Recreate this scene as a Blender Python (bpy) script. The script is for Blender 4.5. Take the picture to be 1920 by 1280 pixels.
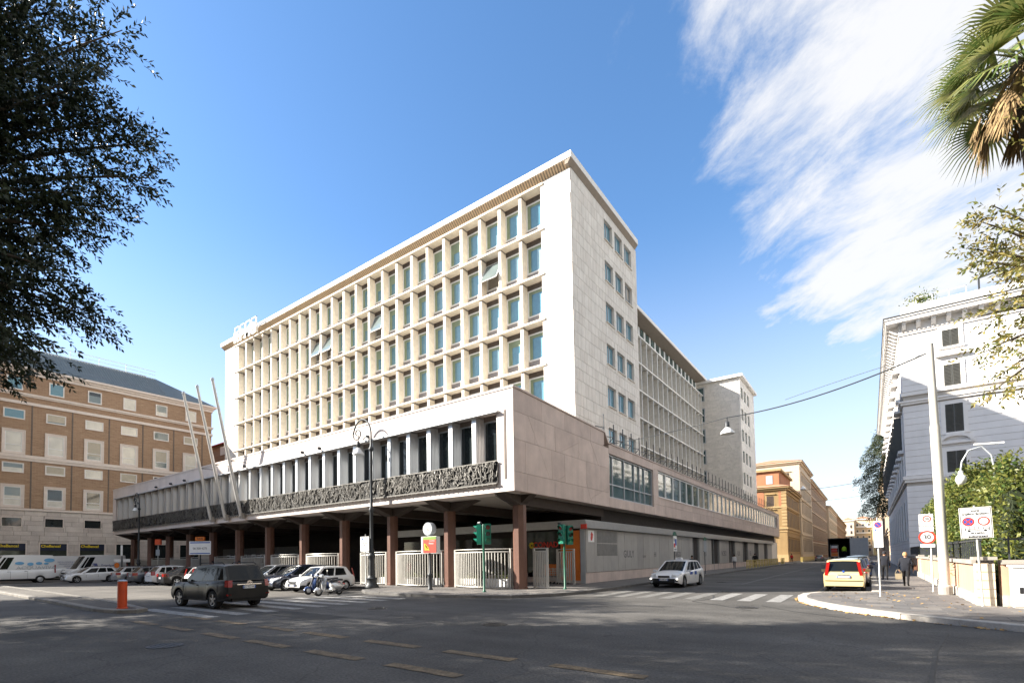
import bpy, bmesh, math, random
from math import sin, cos, pi, radians, sqrt, atan2, hypot
from mathutils import Vector, Matrix
for o in list(bpy.data.objects): bpy.data.objects.remove(o, do_unlink=True)
SC = bpy.context.scene
COL = SC.collection
RND = random.Random(7)

# ------------------------------------------------------------------ camera
cd = bpy.data.cameras.new('camera')
cam = bpy.data.objects.new('camera', cd); COL.objects.link(cam)
YAW, PIT, ROL = radians(37.32902), radians(2.33274), radians(-0.80277)
Fv = Vector((-sin(YAW)*cos(PIT), cos(YAW)*cos(PIT), sin(PIT)))
Rv = Vector((cos(YAW), sin(YAW), 0)); Uv = Rv.cross(Fv)
R2 = Rv*cos(ROL)+Uv*sin(ROL); U2 = -Rv*sin(ROL)+Uv*cos(ROL)
M = Matrix((R2, U2, -Fv)).transposed().to_4x4(); M.translation = Vector((0, 0, 1.8))
cam.matrix_world = M
cd.sensor_fit = 'HORIZONTAL'; cd.sensor_width = 36.0; cd.lens = 17.8134
cd.shift_x = 0.02858; cd.shift_y = 0.19131
cd.clip_start = 0.1; cd.clip_end = 3000
SC.camera = cam

# ------------------------------------------------------------------ light
SUN = Vector((-1.45, -1.0, 1.06)).normalized()        # towards the sun
EL = math.asin(SUN.z); AZ = atan2(SUN.x, SUN.y)
sl = bpy.data.lights.new('sun', 'SUN'); sl.energy = 5.0; sl.angle = radians(0.53); sl.color = (1.0, 0.93, 0.82)
so = bpy.data.objects.new('sun', sl); COL.objects.link(so)
so.rotation_euler = (-SUN).to_track_quat('-Z', 'Y').to_euler(); so.location = (-40, -30, 40)

W = bpy.data.worlds.new('World'); SC.world = W; W.use_nodes = True
nt = W.node_tree; N = nt.nodes; Lk = nt.links
for n in list(N): N.remove(n)
out = N.new('ShaderNodeOutputWorld'); bg = N.new('ShaderNodeBackground')
sky = N.new('ShaderNodeTexSky'); sky.sky_type = 'NISHITA'; sky.sun_disc = False
sky.sun_elevation = EL; sky.sun_rotation = AZ; sky.altitude = 50; sky.air_density = 1.0; sky.dust_density = 0.4; sky.ozone_density = 2.0
bg.inputs['Strength'].default_value = 0.125
def nd(t, **kw):
    n = N.new(t)
    for k, v in kw.items(): setattr(n, k, v)
    return n
def mth(op, a, b=None, clamp=False):
    n = nd('ShaderNodeMath', operation=op, use_clamp=clamp)
    for i, v in enumerate((a, b)):
        if v is None: continue
        if isinstance(v, (int, float)): n.inputs[i].default_value = v
        else: Lk.new(v, n.inputs[i])
    return n.outputs[0]
tc = nd('ShaderNodeTexCoord'); sep = nd('ShaderNodeSeparateXYZ'); Lk.new(tc.outputs['Generated'], sep.inputs[0])
zz = mth('ADD', mth('MAXIMUM', sep.outputs[2], 0.0), 0.12)
cmb = nd('ShaderNodeCombineXYZ')
Lk.new(mth('DIVIDE', sep.outputs[0], zz), cmb.inputs[0]); Lk.new(mth('DIVIDE', sep.outputs[1], zz), cmb.inputs[1])
mr_ = nd('ShaderNodeMapping'); mr_.inputs['Rotation'].default_value = (0, 0, radians(40)); Lk.new(cmb.outputs[0], mr_.inputs[0])
mp = nd('ShaderNodeMapping'); mp.inputs['Scale'].default_value = (0.9, 1.6, 1); mp.inputs['Location'].default_value = (2.1, 4.4, 0)
Lk.new(mr_.outputs[0], mp.inputs[0])
n1 = nd('ShaderNodeTexNoise'); n1.inputs['Scale'].default_value = 3.2; n1.inputs['Detail'].default_value = 9; n1.inputs['Roughness'].default_value = 0.66; n1.inputs['Distortion'].default_value = 0.25
Lk.new(mp.outputs[0], n1.inputs['Vector'])
# broad weather front: cloud on the side to the right of the street, clear towards the left
hs = nd('ShaderNodeSeparateXYZ'); Lk.new(cmb.outputs[0], hs.inputs[0])
front = nd('ShaderNodeMapRange', interpolation_type='SMOOTHSTEP'); Lk.new(hs.outputs[0], front.inputs[0])
front.inputs[1].default_value = -0.50; front.inputs[2].default_value = 0.02; front.inputs[3].default_value = -0.32; front.inputs[4].default_value = 0.245
low = nd('ShaderNodeMapRange', interpolation_type='SMOOTHSTEP'); Lk.new(hs.outputs[1], low.inputs[0])
low.inputs[1].default_value = 1.75; low.inputs[2].default_value = 2.6; low.inputs[3].default_value = 0.0; low.inputs[4].default_value = -0.30
dens = mth('ADD', mth('ADD', n1.outputs[0], front.outputs[0]), low.outputs[0])
cr = nd('ShaderNodeMapRange', interpolation_type='SMOOTHSTEP'); Lk.new(dens, cr.inputs[0])
cr.inputs[1].default_value = 0.44; cr.inputs[2].default_value = 0.80; cr.inputs[3].default_value = 0.0; cr.inputs[4].default_value = 0.9
hz = nd('ShaderNodeMapRange', interpolation_type='SMOOTHSTEP'); Lk.new(sep.outputs[2], hz.inputs[0])
hz.inputs[1].default_value = 0.0; hz.inputs[2].default_value = 0.56; hz.inputs[3].default_value = 0.72; hz.inputs[4].default_value = 0.0
allc = mth('MAXIMUM', cr.outputs[0], hz.outputs[0], True)
mixc = nd('ShaderNodeMix', data_type='RGBA'); Lk.new(allc, mixc.inputs[0]); hsv = nd('ShaderNodeHueSaturation'); hsv.inputs['Saturation'].default_value = 1.17; hsv.inputs['Value'].default_value = 0.74; Lk.new(sky.outputs[0], hsv.inputs['Color']); Lk.new(hsv.outputs[0], mixc.inputs[6])
mixc.inputs[7].default_value = (2.6, 2.58, 2.58, 1)
Lk.new(mixc.outputs[2], bg.inputs[0]); Lk.new(bg.outputs[0], out.inputs[0])

SC.view_settings.view_transform = 'Standard'; SC.view_settings.look = 'None'
SC.view_settings.exposure = 1.70; SC.view_settings.gamma = 1.0; SC.view_settings.use_curve_mapping = False

# ------------------------------------------------------------------ helpers
class MB:
    def __init__(s): s.v = []; s.f = []; s.m = []
    def add(s, vs, fs, mi=0):
        b = len(s.v); s.v.extend([tuple(v) for v in vs])
        for f in fs: s.f.append([b+i for i in f]); s.m.append(mi)
        return s
    def box(s, x0, x1, y0, y1, z0, z1, mi=0):
        return s.add([(x0,y0,z0),(x1,y0,z0),(x1,y1,z0),(x0,y1,z0),(x0,y0,z1),(x1,y0,z1),(x1,y1,z1),(x0,y1,z1)],
            [(0,3,2,1),(4,5,6,7),(0,1,5,4),(1,2,6,5),(2,3,7,6),(3,0,4,7)], mi)
    def obox(s, c, ax, ay, az, mi=0):      # box by centre and three half-axes
        c, ax, ay, az = map(Vector, (c, ax, ay, az)); vs = []
        for k in (-1, 1):
            for i, j in ((-1,-1),(1,-1),(1,1),(-1,1)): vs.append(c+ax*i+ay*j+az*k)
        return s.add(vs, [(0,3,2,1),(4,5,6,7),(0,1,5,4),(1,2,6,5),(2,3,7,6),(3,0,4,7)], mi)
    def bar(s, p, q, w, h=None, up=(0,0,1), mi=0):
        p, q = Vector(p), Vector(q); d = q-p; L = d.length
        if L < 1e-6: return s
        d /= L; u = Vector(up)
        if abs(d.dot(u)) > .98: u = Vector((1,0,0))
        a = d.cross(u).normalized(); b = a.cross(d)
        return s.obox((p+q)/2, d*L/2, a*w/2, b*(h or w)/2, mi)
    def quad(s, a, b, c, d, mi=0): return s.add([a,b,c,d], [(0,1,2,3)], mi)
    def prism(s, poly, axis, a, b, mi=0):  # poly in the other two axes (cyclic order)
        n = len(poly); vs = []
        for t in (a, b):
            for p in poly:
                vs.append({'x': (t,p[0],p[1]), 'y': (p[0],t,p[1]), 'z': (p[0],p[1],t)}[axis])
        fs = [tuple(range(n-1,-1,-1)), tuple(range(n,2*n))]+[(i,(i+1)%n,n+(i+1)%n,n+i) for i in range(n)]
        return s.add(vs, fs, mi)
    def tube(s, path, r, n=8, caps=True, mi=0):
        path = [Vector(p) for p in path]; m = len(path)
        rs = r if isinstance(r, (list, tuple)) else [r]*m
        vs = []; prev = None
        for i, p in enumerate(path):
            d = (path[min(i+1,m-1)]-path[max(i-1,0)])
            d = d.normalized() if d.length > 1e-9 else Vector((0,0,1))
            if prev is None:
                a = d.cross(Vector((0,0,1)));
                if a.length < 1e-3: a = d.cross(Vector((1,0,0)))
            else: a = prev - d*prev.dot(d)
            if a.length < 1e-6: a = d.orthogonal()
            a.normalize(); prev = a; b = d.cross(a)
            for k in range(n): t = 2*pi*k/n; vs.append(p+(a*cos(t)+b*sin(t))*rs[i])
        fs = [(i*n+k, i*n+(k+1)%n, (i+1)*n+(k+1)%n, (i+1)*n+k) for i in range(m-1) for k in range(n)]
        if caps: fs += [tuple(range(n-1,-1,-1)), tuple((m-1)*n+k for k in range(n))]
        return s.add(vs, fs, mi)
    def lathe(s, prof, c=(0,0,0), n=14, axis='z', mi=0, caps=True):   # prof: (r, h)
        vs = []; m = len(prof)
        for r, h in prof:
            for k in range(n):
                t = 2*pi*k/n; a, b = r*cos(t), r*sin(t)
                p = {'z': (a,b,h), 'y': (b,h,a), 'x': (h,a,b)}[axis]
                vs.append((p[0]+c[0], p[1]+c[1], p[2]+c[2]))
        fs = [(i*n+k, i*n+(k+1)%n, (i+1)*n+(k+1)%n, (i+1)*n+k) for i in range(m-1) for k in range(n)]
        if caps: fs += [tuple(range(n-1,-1,-1)), tuple((m-1)*n+k for k in range(n))]
        return s.add(vs, fs, mi)
    def grid(s, rows, mi=0, closed=False):
        n = len(rows[0]); vs = [p for r in rows for p in r]; fs = []
        for i in range(len(rows)-1):
            for k in range(n if closed else n-1): fs.append((i*n+k, i*n+(k+1)%n, (i+1)*n+(k+1)%n, (i+1)*n+k))
        return s.add(vs, fs, mi)
    def mesh(s, name, mats, off=(0,0,0), smooth=None, fixn=False):
        me = bpy.data.meshes.new(name)
        ox, oy, oz = off
        me.from_pydata([(v[0]-ox, v[1]-oy, v[2]-oz) for v in s.v], [], s.f)
        for mt in (mats if isinstance(mats, (list, tuple)) else [mats]): me.materials.append(mt)
        if any(s.m): me.polygons.foreach_set('material_index', s.m)
        if fixn:
            bm = bmesh.new(); bm.from_mesh(me); bmesh.ops.remove_doubles(bm, verts=bm.verts, dist=1e-4)
            bmesh.ops.recalc_face_normals(bm, faces=bm.faces); bm.to_mesh(me); bm.free()
        if smooth is not None:
            me.shade_smooth() if hasattr(me, 'shade_smooth') else None
            try: me.set_sharp_from_angle(angle=radians(smooth))
            except Exception: pass
        me.update(); return me
def woff(p):
    v = Vector((0,0,0))
    while p is not None: v += p.location; p = p.parent
    return v
def link(name, data, parent=None, loc=(0,0,0), rz=0.0):
    o = bpy.data.objects.new(name, data); COL.objects.link(o)
    if parent is not None: o.parent = parent
    o.location = loc; o.rotation_euler = (0,0,rz)
    return o
def tag(o, label=None, cat=None, group=None, kind=None):
    if label: o['label'] = label
    if cat: o['category'] = cat
    if group: o['group'] = group
    if kind: o['kind'] = kind
    return o
def thing(name, label, cat, loc=(0,0,0), rz=0.0, group=None):
    o = bpy.data.objects.new(name, None); COL.objects.link(o); o.location = loc; o.rotation_euler = (0,0,rz); o.empty_display_size = .3
    return tag(o, label, cat, group)
def part(name, mb, mat, parent=None, world=False, smooth=None, fixn=False, kind=None, label=None):
    off = woff(parent) if (world and parent is not None) else (0,0,0)
    o = link(name, mb.mesh(name, mat, off, smooth, fixn), parent)
    if kind: o['kind'] = kind
    if label: o['label'] = label
    return o
def solid(name, mb, mat, label, cat, group=None, loc=(0,0,0), rz=0, smooth=None):   # a thing of one mesh, local coordinates
    o = link(name, mb.mesh(name, mat, (0,0,0), smooth), None, loc, rz); return tag(o, label, cat, group)
def struct(name, mb, mat, smooth=None, kind='structure'):
    o = link(name, mb.mesh(name, mat, (0,0,0), smooth)); o['kind'] = kind; return o
def inst(name, me, parent, loc, rz=0.0, world=False):
    if world: loc = Vector(loc)-woff(parent)
    return link(name, me, parent, loc, rz)
def copy_tree(o, parent=None):
    c = o.copy(); COL.objects.link(c); c.parent = parent
    for ch in o.children: copy_tree(ch, c)
    return c
_txt = {}
def text_mesh(s, size, mat, ext=0.004, align='CENTER', bold=0.0):
    cu = bpy.data.curves.new('t', 'FONT'); cu.body = s; cu.size = size; cu.extrude = ext; cu.align_x = align; cu.align_y = 'CENTER'; cu.offset = bold; cu.resolution_u = 3
    ob = bpy.data.objects.new('t', cu); COL.objects.link(ob)
    dg = bpy.context.evaluated_depsgraph_get(); dg.update()
    me = bpy.data.meshes.new_from_object(ob.evaluated_get(dg)); me.name = 'lettering'
    bpy.data.objects.remove(ob); bpy.data.curves.remove(cu)
    me.materials.clear(); me.materials.append(mat); return me
def lettering(s, size, mat, parent, loc, face='-y', ext=0.004, align='CENTER', bold=0.0, world=False, sx=1.0, rz=None, name='lettering'):
    me = text_mesh(s, size, mat, ext, align, bold)
    if world: loc = Vector(loc)-woff(parent)
    o = link(name, me, parent, loc)
    zr = {'-y': 0, '+x': pi/2, '+y': pi, '-x': -pi/2}[face] if rz is None else rz
    o.rotation_euler = (pi/2, 0, zr); o.scale = (sx, 1, 1)
    return o

# ------------------------------------------------------------------ materials
MT = {}
def mat(name, col, rough=.7, metal=0.0, var=.12, scale=3.0, bump=0.0, bscale=40.0, spec=.4, streak=0.0, emit=0.0, coat=0.0, fine=0.0, stretch=(1,1,1), trans=0.0):
    m = bpy.data.materials.new(name); m.use_nodes = True; t = m.node_tree; p = t.nodes['Principled BSDF']
    c = (*col, 1) if len(col) == 3 else col
    p.inputs['Base Color'].default_value = c; p.inputs['Roughness'].default_value = rough; p.inputs['Metallic'].default_value = metal
    p.inputs['Specular IOR Level'].default_value = spec
    if coat: p.inputs['Coat Weight'].default_value = coat; p.inputs['Coat Roughness'].default_value = .04
    if emit: p.inputs['Emission Color'].default_value = c; p.inputs['Emission Strength'].default_value = emit
    if var or bump or streak or fine:
        g = t.nodes.new('ShaderNodeNewGeometry'); mpn = t.nodes.new('ShaderNodeMapping'); t.links.new(g.outputs['Position'], mpn.inputs[0]); mpn.inputs['Scale'].default_value = stretch
        cur = None
        def mult(fac_out, lo, hi):
            nonlocal cur
            mr = t.nodes.new('ShaderNodeMapRange'); t.links.new(fac_out, mr.inputs[0]); mr.inputs[1].default_value = .3; mr.inputs[2].default_value = .7; mr.inputs[3].default_value = lo; mr.inputs[4].default_value = hi
            mx = t.nodes.new('ShaderNodeMix'); mx.data_type = 'RGBA'; mx.blend_type = 'MULTIPLY'; mx.inputs[0].default_value = 1.0
            if cur is None: mx.inputs[6].default_value = c
            else: t.links.new(cur, mx.inputs[6])
            t.links.new(mr.outputs[0], mx.inputs[7]); cur = mx.outputs[2]
        def noise(sc, det, vec=None, ro=.6):
            n = t.nodes.new('ShaderNodeTexNoise'); n.inputs['Scale'].default_value = sc; n.inputs['Detail'].default_value = det; n.inputs['Roughness'].default_value = ro
            t.links.new(vec or mpn.outputs[0], n.inputs['Vector']); return n.outputs[0]
        if var: mult(noise(scale, 5), 1-var, 1+var*.6)
        if fine: mult(noise(bscale, 2), 1-fine, 1+fine)
        if streak:
            m2 = t.nodes.new('ShaderNodeMapping'); m2.inputs['Scale'].default_value = (1.2, 1.2, .09); t.links.new(g.outputs['Position'], m2.inputs[0])
            mult(noise(1.6, 6, m2.outputs[0], .65), 1-streak, 1.0)
        t.links.new(cur, p.inputs['Base Color']) if cur else None
        if bump:
            b = t.nodes.new('ShaderNodeBump'); b.inputs['Strength'].default_value = bump; b.inputs['Distance'].default_value = .02
            t.links.new(noise(bscale, 3), b.inputs['Height']); t.links.new(b.outputs[0], p.inputs['Normal'])
    MT[name] = m; return m
def leafmat(name, col, col2, rough=.5, tr=.25, scale=1.5):
    m = bpy.data.materials.new(name); m.use_nodes = True; t = m.node_tree; p = t.nodes['Principled BSDF']
    g = t.nodes.new('ShaderNodeNewGeometry'); n = t.nodes.new('ShaderNodeTexNoise'); n.inputs['Scale'].default_value = scale; n.inputs['Detail'].default_value = 4
    t.links.new(g.outputs['Position'], n.inputs['Vector'])
    mx = t.nodes.new('ShaderNodeMix'); mx.data_type = 'RGBA'; mx.inputs[6].default_value = (*col, 1); mx.inputs[7].default_value = (*col2, 1)
    mr = t.nodes.new('ShaderNodeMapRange'); mr.inputs[1].default_value = .35; mr.inputs[2].default_value = .65
    ad = t.nodes.new('ShaderNodeMath'); ad.operation = 'MULTIPLY_ADD'; ad.inputs[1].default_value = .35; t.links.new(g.outputs['Random Per Island'], ad.inputs[0]); 
    sb = t.nodes.new('ShaderNodeMath'); sb.operation = 'SUBTRACT'; sb.inputs[1].default_value = .17; t.links.new(n.outputs[0], sb.inputs[0]); t.links.new(sb.outputs[0], ad.inputs[2])
    t.links.new(ad.outputs[0], mr.inputs[0]); t.links.new(mr.outputs[0], mx.inputs[0])
    t.links.new(mx.outputs[2], p.inputs['Base Color']); p.inputs['Roughness'].default_value = rough; p.inputs['Specular IOR Level'].default_value = .35
    if tr:
        o = t.nodes['Material Output']; ms = t.nodes.new('ShaderNodeMixShader'); ts = t.nodes.new('ShaderNodeBsdfTranslucent'); ms.inputs[0].default_value = tr
        t.links.new(mx.outputs[2], ts.inputs[0]); t.links.new(p.outputs[0], ms.inputs[1]); t.links.new(ts.outputs[0], ms.inputs[2]); t.links.new(ms.outputs[0], o.inputs[0])
    MT[name] = m; return m
mat('asphalt', (.078,.074,.069), .85, var=.26, scale=.55, bump=.6, bscale=22, fine=.42)
def weather(m, amount=.35):
    """worn patches, faint tyre tracks along the street and dark oil spots on top of the base colour"""
    t = m.node_tree; p = t.nodes['Principled BSDF']; src = p.inputs['Base Color'].links[0].from_socket
    g = t.nodes.new('ShaderNodeNewGeometry')
    def mul(out, lo, hi, a=.35, b=.65):
        nonlocal src
        r = t.nodes.new('ShaderNodeMapRange'); r.inputs[1].default_value = a; r.inputs[2].default_value = b; r.inputs[3].default_value = lo; r.inputs[4].default_value = hi; t.links.new(out, r.inputs[0])
        x = t.nodes.new('ShaderNodeMix'); x.data_type = 'RGBA'; x.blend_type = 'MULTIPLY'; x.inputs[0].default_value = 1; t.links.new(src, x.inputs[6]); t.links.new(r.outputs[0], x.inputs[7]); src = x.outputs[2]
    def noise(sc, stretch, det=4):
        mp_ = t.nodes.new('ShaderNodeMapping'); mp_.inputs['Scale'].default_value = stretch; t.links.new(g.outputs['Position'], mp_.inputs[0])
        n = t.nodes.new('ShaderNodeTexNoise'); n.inputs['Scale'].default_value = sc; n.inputs['Detail'].default_value = det; n.inputs['Roughness'].default_value = .65; t.links.new(mp_.outputs[0], n.inputs['Vector']); return n.outputs[0]
    mul(noise(.16, (1,1,1), 6), 1-amount, 1+amount*.8)
    mul(noise(.5, (.08,1,1), 3), 1-amount*.5, 1+amount*.4)
    mul(noise(1.6, (1,1,1), 2), .62, 1.0, .22, .34)
    v = t.nodes.new('ShaderNodeTexVoronoi'); v.feature = 'DISTANCE_TO_EDGE'; v.inputs['Scale'].default_value = .33
    nn = t.nodes.new('ShaderNodeTexNoise'); nn.inputs['Scale'].default_value = .6; nn.inputs['Detail'].default_value = 5; t.links.new(g.outputs['Position'], nn.inputs['Vector'])
    ad = t.nodes.new('ShaderNodeMix'); ad.data_type = 'RGBA'; ad.blend_type = 'ADD'; ad.inputs[0].default_value = 1.0; t.links.new(g.outputs['Position'], ad.inputs[6]); t.links.new(nn.outputs['Color'], ad.inputs[7]); t.links.new(ad.outputs[2], v.inputs['Vector'])
    mul(v.outputs['Distance'], .68, 1.0, .0, .010)
    t.links.new(src, p.inputs['Base Color'])
weather(MT['asphalt'])
mat('asphalt_old', (.105,.096,.085), .88, var=.2, scale=.4, bump=.6, bscale=22, fine=.38)
weather(MT['asphalt_old'], .3)
mat('tar', (.035,.035,.036), .7, var=.2, fine=.2)
mat('paint_white', (.25,.246,.238), .7, var=.45, scale=5, fine=.3, bscale=25)
mat('paint_worn', (.15,.147,.14), .8, var=.4, scale=4, fine=.3, bscale=25)
mat('paint_yellow', (.15,.11,.065), .75, var=.55, scale=5, fine=.35, bscale=25)
mat('paving', (.135,.125,.118), .7, var=.25, scale=1.2, bump=.25, bscale=30, fine=.12)
mat('paving_b', (.165,.152,.14), .7, var=.25, scale=1.2, bump=.25, bscale=30, fine=.12)
mat('paving_c', (.115,.11,.108), .65, var=.25, scale=1.2, bump=.25, bscale=30, fine=.12)
mat('joint', (.06,.055,.05), .95, var=.2)
mat('kerb_light', (.42,.39,.35), .8, var=.25, scale=2, bump=.3, bscale=25, fine=.1)
mat('kerb_dark', (.12,.115,.11), .75, var=.25, scale=2, bump=.3, bscale=25, fine=.1)
mat('travertine', (.79,.745,.68), .65, var=.10, scale=.9, bump=.15, bscale=18, streak=.10, fine=.04)
mat('travertine_b', (.75,.70,.635), .65, var=.10, scale=.9, bump=.15, bscale=18, streak=.12, fine=.04)
mat('trav_joint', (.46,.42,.37), .9, var=.1)
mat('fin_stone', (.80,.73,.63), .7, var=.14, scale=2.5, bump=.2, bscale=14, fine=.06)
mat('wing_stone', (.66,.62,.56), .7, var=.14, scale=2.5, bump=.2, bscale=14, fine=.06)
mat('roof_white', (.78,.76,.72), .6, var=.06)
mat('soffit_wood', (.62,.47,.31), .7, var=.1)
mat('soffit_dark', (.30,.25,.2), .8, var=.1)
mat('pink_granite', (.58,.47,.415), .6, var=.16, scale=.8, bump=.1, bscale=60, fine=.14, streak=.14)
mat('pink_granite_b', (.535,.43,.38), .6, var=.16, scale=.8, bump=.1, bscale=60, fine=.14, streak=.16)
mat('band_stone', (.70,.615,.565), .6, var=.10, scale=.7, bump=.1, bscale=50, fine=.06, streak=.10)
mat('granite_joint', (.22,.175,.155), .9, var=.1)
mat('column_granite', (.15,.078,.058), .45, var=.15, scale=1.5, fine=.3, bscale=70)
mat('concrete_dark', (.105,.088,.075), .85, var=.15, scale=.7)
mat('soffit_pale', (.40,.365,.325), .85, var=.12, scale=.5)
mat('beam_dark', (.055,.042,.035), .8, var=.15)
mat('concrete_mid', (.33,.30,.265), .85, var=.15, scale=.7)
mat('bronze', (.17,.162,.148), .5, metal=.3, var=.3, scale=6)
mat('bronze_dark', (.012,.011,.010), .6, var=.2)
mat('aluminium', (.60,.615,.63), .32, metal=.75, var=.08, scale=2, stretch=(4,4,.3))
mat('aluminium_matt', (.56,.57,.575), .5, metal=.3, var=.10)
mat('frame_white', (.74,.75,.75), .45, var=.04)
mat('frame_grey', (.42,.45,.48), .4, metal=.3, var=.05)
mat('blind_green', (.23,.29,.19), .5, var=.1)
mat('grille_brown', (.14,.115,.10), .7, var=.2)
mat('spandrel_grey', (.25,.235,.235), .8, var=.2, scale=6)
mat('panel_grey', (.40,.385,.36), .55, metal=.15, var=.08, scale=1.2, streak=.12)
mat('panel_grey_b', (.365,.35,.33), .55, metal=.15, var=.08, scale=1.2, streak=.12)
mat('ribbed_metal', (.50,.50,.49), .4, metal=.5, var=.08)
mat('mesh_grey', (.20,.20,.195), .7, var=.2)
mat('black', (.012,.012,.012), .6, var=0)
mat('shadow_wall', (.035,.03,.027), .9, var=.2)  # near-black, with the deep shade under the podium put into the colour
mat('glass_dark', (.02,.026,.028), .04, var=0, spec=.9)
mat('glass_shop', (.05,.06,.05), .05, var=.2, spec=.8)
mat('glass_lit', (.16,.20,.20), .05, var=.15, scale=.6, spec=.9)
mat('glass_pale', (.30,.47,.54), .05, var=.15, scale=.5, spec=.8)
mat('glass_blue', (.10,.235,.30), .04, var=.1, spec=.95)
mat('glass_teal', (.07,.12,.12), .05, var=.2, scale=.7, spec=.95)
mat('rail_metal', (.47,.455,.42), .45, metal=.3, var=.1)
mat('iron_dark', (.045,.05,.055), .5, metal=.2, var=.2)
mat('pole_grey', (.40,.41,.40), .45, metal=.4, var=.1)
mat('pole_cream', (.55,.53,.47), .6, var=.1, streak=.15)
mat('green_signal', (.012,.17,.115), .35, var=.1)
mat('green_pole', (.012,.10,.06), .4, var=.1)
mat('lens_dark', (.02,.02,.02), .15, var=0)
mat('lens_red', (.22,.015,.01), .2, var=0)
mat('lens_green', (.05,.30,.16), .2, var=0)
mat('sign_white', (.75,.75,.74), .5, var=.05)
mat('sign_red', (.58,.05,.03), .5, var=.05)
mat('sign_blue', (.02,.08,.36), .5, var=.05)
mat('sign_black', (.02,.02,.022), .5, var=0)
mat('sign_grey', (.30,.33,.36), .5, var=.25, scale=9)
mat('orange', (.62,.16,.02), .5, var=.1)
mat('orange_red', (.66,.085,.02), .5, var=.12, streak=.15)
mat('yellow', (.72,.55,.03), .5, var=.05)
mat('rail_yellow', (.55,.42,.12), .6, var=.2)
mat('lime', (.17,.28,.05), .6, var=.15)
mat('navy', (.012,.018,.045), .5, var=.1)
mat('ochre_metal', (.55,.53,.5), .4, metal=.3, var=.1)
mat('bark', (.10,.08,.06), .9, var=.3, scale=6, bump=.6, bscale=12)
mat('hedge_core', (.02,.03,.01), .95, var=.3)
mat('soil', (.09,.065,.045), .95, var=.3)
mat('leaf_dry', (.42,.26,.09), .8, var=.4, scale=8)
mat('graffiti', (.10,.10,.105), .7, var=.2)
leafmat('oak_leaf', (.012,.021,.010), (.032,.045,.017), .45, .12)
leafmat('hedge_leaf', (.055,.095,.02), (.21,.215,.05), .45, .3)
leafmat('maple_leaf', (.13,.15,.035), (.30,.24,.075), .5, .35)
leafmat('palm_leaf', (.10,.15,.04), (.27,.27,.09), .4, .3, .9)
leafmat('palm_dead', (.36,.25,.12), (.19,.125,.06), .8, .2)
leafmat('cedar_leaf', (.022,.04,.022), (.075,.085,.035), .6, .15)
leafmat('shrub_leaf', (.05,.09,.025), (.16,.17,.05), .5, .25)
# ================================================================== GROUND
g = MB(); g.quad((-700,-350,0),(700,-350,0),(700,1200,0),(-700,1200,0)); struct('ground', g, MT['asphalt'])
g = MB(); g.add([(-100,9.6,.004),(-60,9.4,.004),(-40,8.95,.004),(-24,8.3,.004),(-23.4,21,.004),(-100,21,.004)], [(0,1,2,3,4,5)])
struct('parking_asphalt', g, MT['asphalt_old'])
# tar joints and patched strips
g = MB()
def crack(pts, w):
    for a, b in zip(pts, pts[1:]):
        d = Vector((b[0]-a[0], b[1]-a[1], 0)); n = Vector((-d.y, d.x, 0)).normalized()*w/2
        A, B = Vector((*a, .008)), Vector((*b, .008)); g.quad(A-n, B-n, B+n, A+n)
crack([(1.3,15.2),(.9,12.4),(.62,9.5),(.55,7.6),(.5,5.2)], .05)
crack([(-5.6,24.3),(-5.2,22.4),(-5.6,20.8),(-4.3,19.6),(-3.1,18.2)], .05)
crack([(-9.5,27),(-7.2,40),(-6.4,70),(-6.2,110)], .05)
crack([(-18,11.0),(-13,11.4),(-9,10.6),(-6,11.8)], .03)
crack([(-3.1,20.2),(-2.0,18.6),(-.4,17.2)], .04)
struct('tar_joints', g, MT['tar'])
# manhole covers and patched strips
mat('iron_cover', (.05,.048,.046), .55, metal=.5, var=.3, scale=20)
mat('patch', (.045,.044,.043), .9, var=.2, scale=2, fine=.25, bscale=50)
for x, y in ((-8.2,11.2),(-3.4,19.2),(-14.6,12.6),(-12.2,4.6),(-5.6,26.8),(-7.8,36.0)):
    b = MB(); b.lathe([(.02,.004),(.36,.004),(.36,.011),(.30,.011),(.30,.008),(.02,.008)], (x,y,0), 20)
    for q in range(5): b.box(x-.24,x+.24,y-.22+.1*q,y-.18+.1*q,.008,.013)
    struct('manhole_cover', b, MT['iron_cover'])
for x0,x1,y0,y1 in ((-17.5,-13.2,9.2,10.3),(-9.8,-8.9,20.5,34.0)):
    b = MB(); n = 12; lo_ = [(x0+(x1-x0)*k/n, y0+RND.uniform(-.05,.05), .0045) for k in range(n+1)]; hi_ = [(x0+(x1-x0)*k/n, y1+RND.uniform(-.05,.05), .0045) for k in range(n+1)]; b.grid([lo_, hi_]); struct('asphalt_patch', b, MT['patch'])
def road_marking(name, rects, m, label, z=.009):
    for i, (x0, x1, y0, y1) in enumerate(rects):
        b = MB()
        xs = [x0+(x1-x0)*k/8 for k in range(9)]
        lo = [(x, y0+RND.uniform(-.02,.02), z) for x in xs]; hi = [(x, y1+RND.uniform(-.02,.02), z) for x in xs]
        b.grid([lo, hi]); struct(name, b, m)
road_marking('zebra_stripe', [(-22.4+.02*i, -17.0, 7.55+1.05*i, 8.05+1.05*i) for i in range(9)], MT['paint_white'], '')
road_marking('zebra_stripe', [(x, x+.5, 21.75, 25.9) for x in (-3.2,-4.2,-5.2)], MT['paint_white'], '')
road_marking('zebra_stripe', [(x, x+.5, 21.6, 25.6) for x in (-6.2,-7.2,-8.2,-9.2,-10.2)], MT['paint_worn'], '')
road_marking('yellow_dash', [(x, x+1.6, y-.13, y+.13) for y in (6.0, 7.48) for x in (-18.2,-16.0,-13.5,-11.35,-9.0,-6.65,-4.3) if not (y == 6.0 and x > -6)], MT['paint_yellow'], '')
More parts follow.
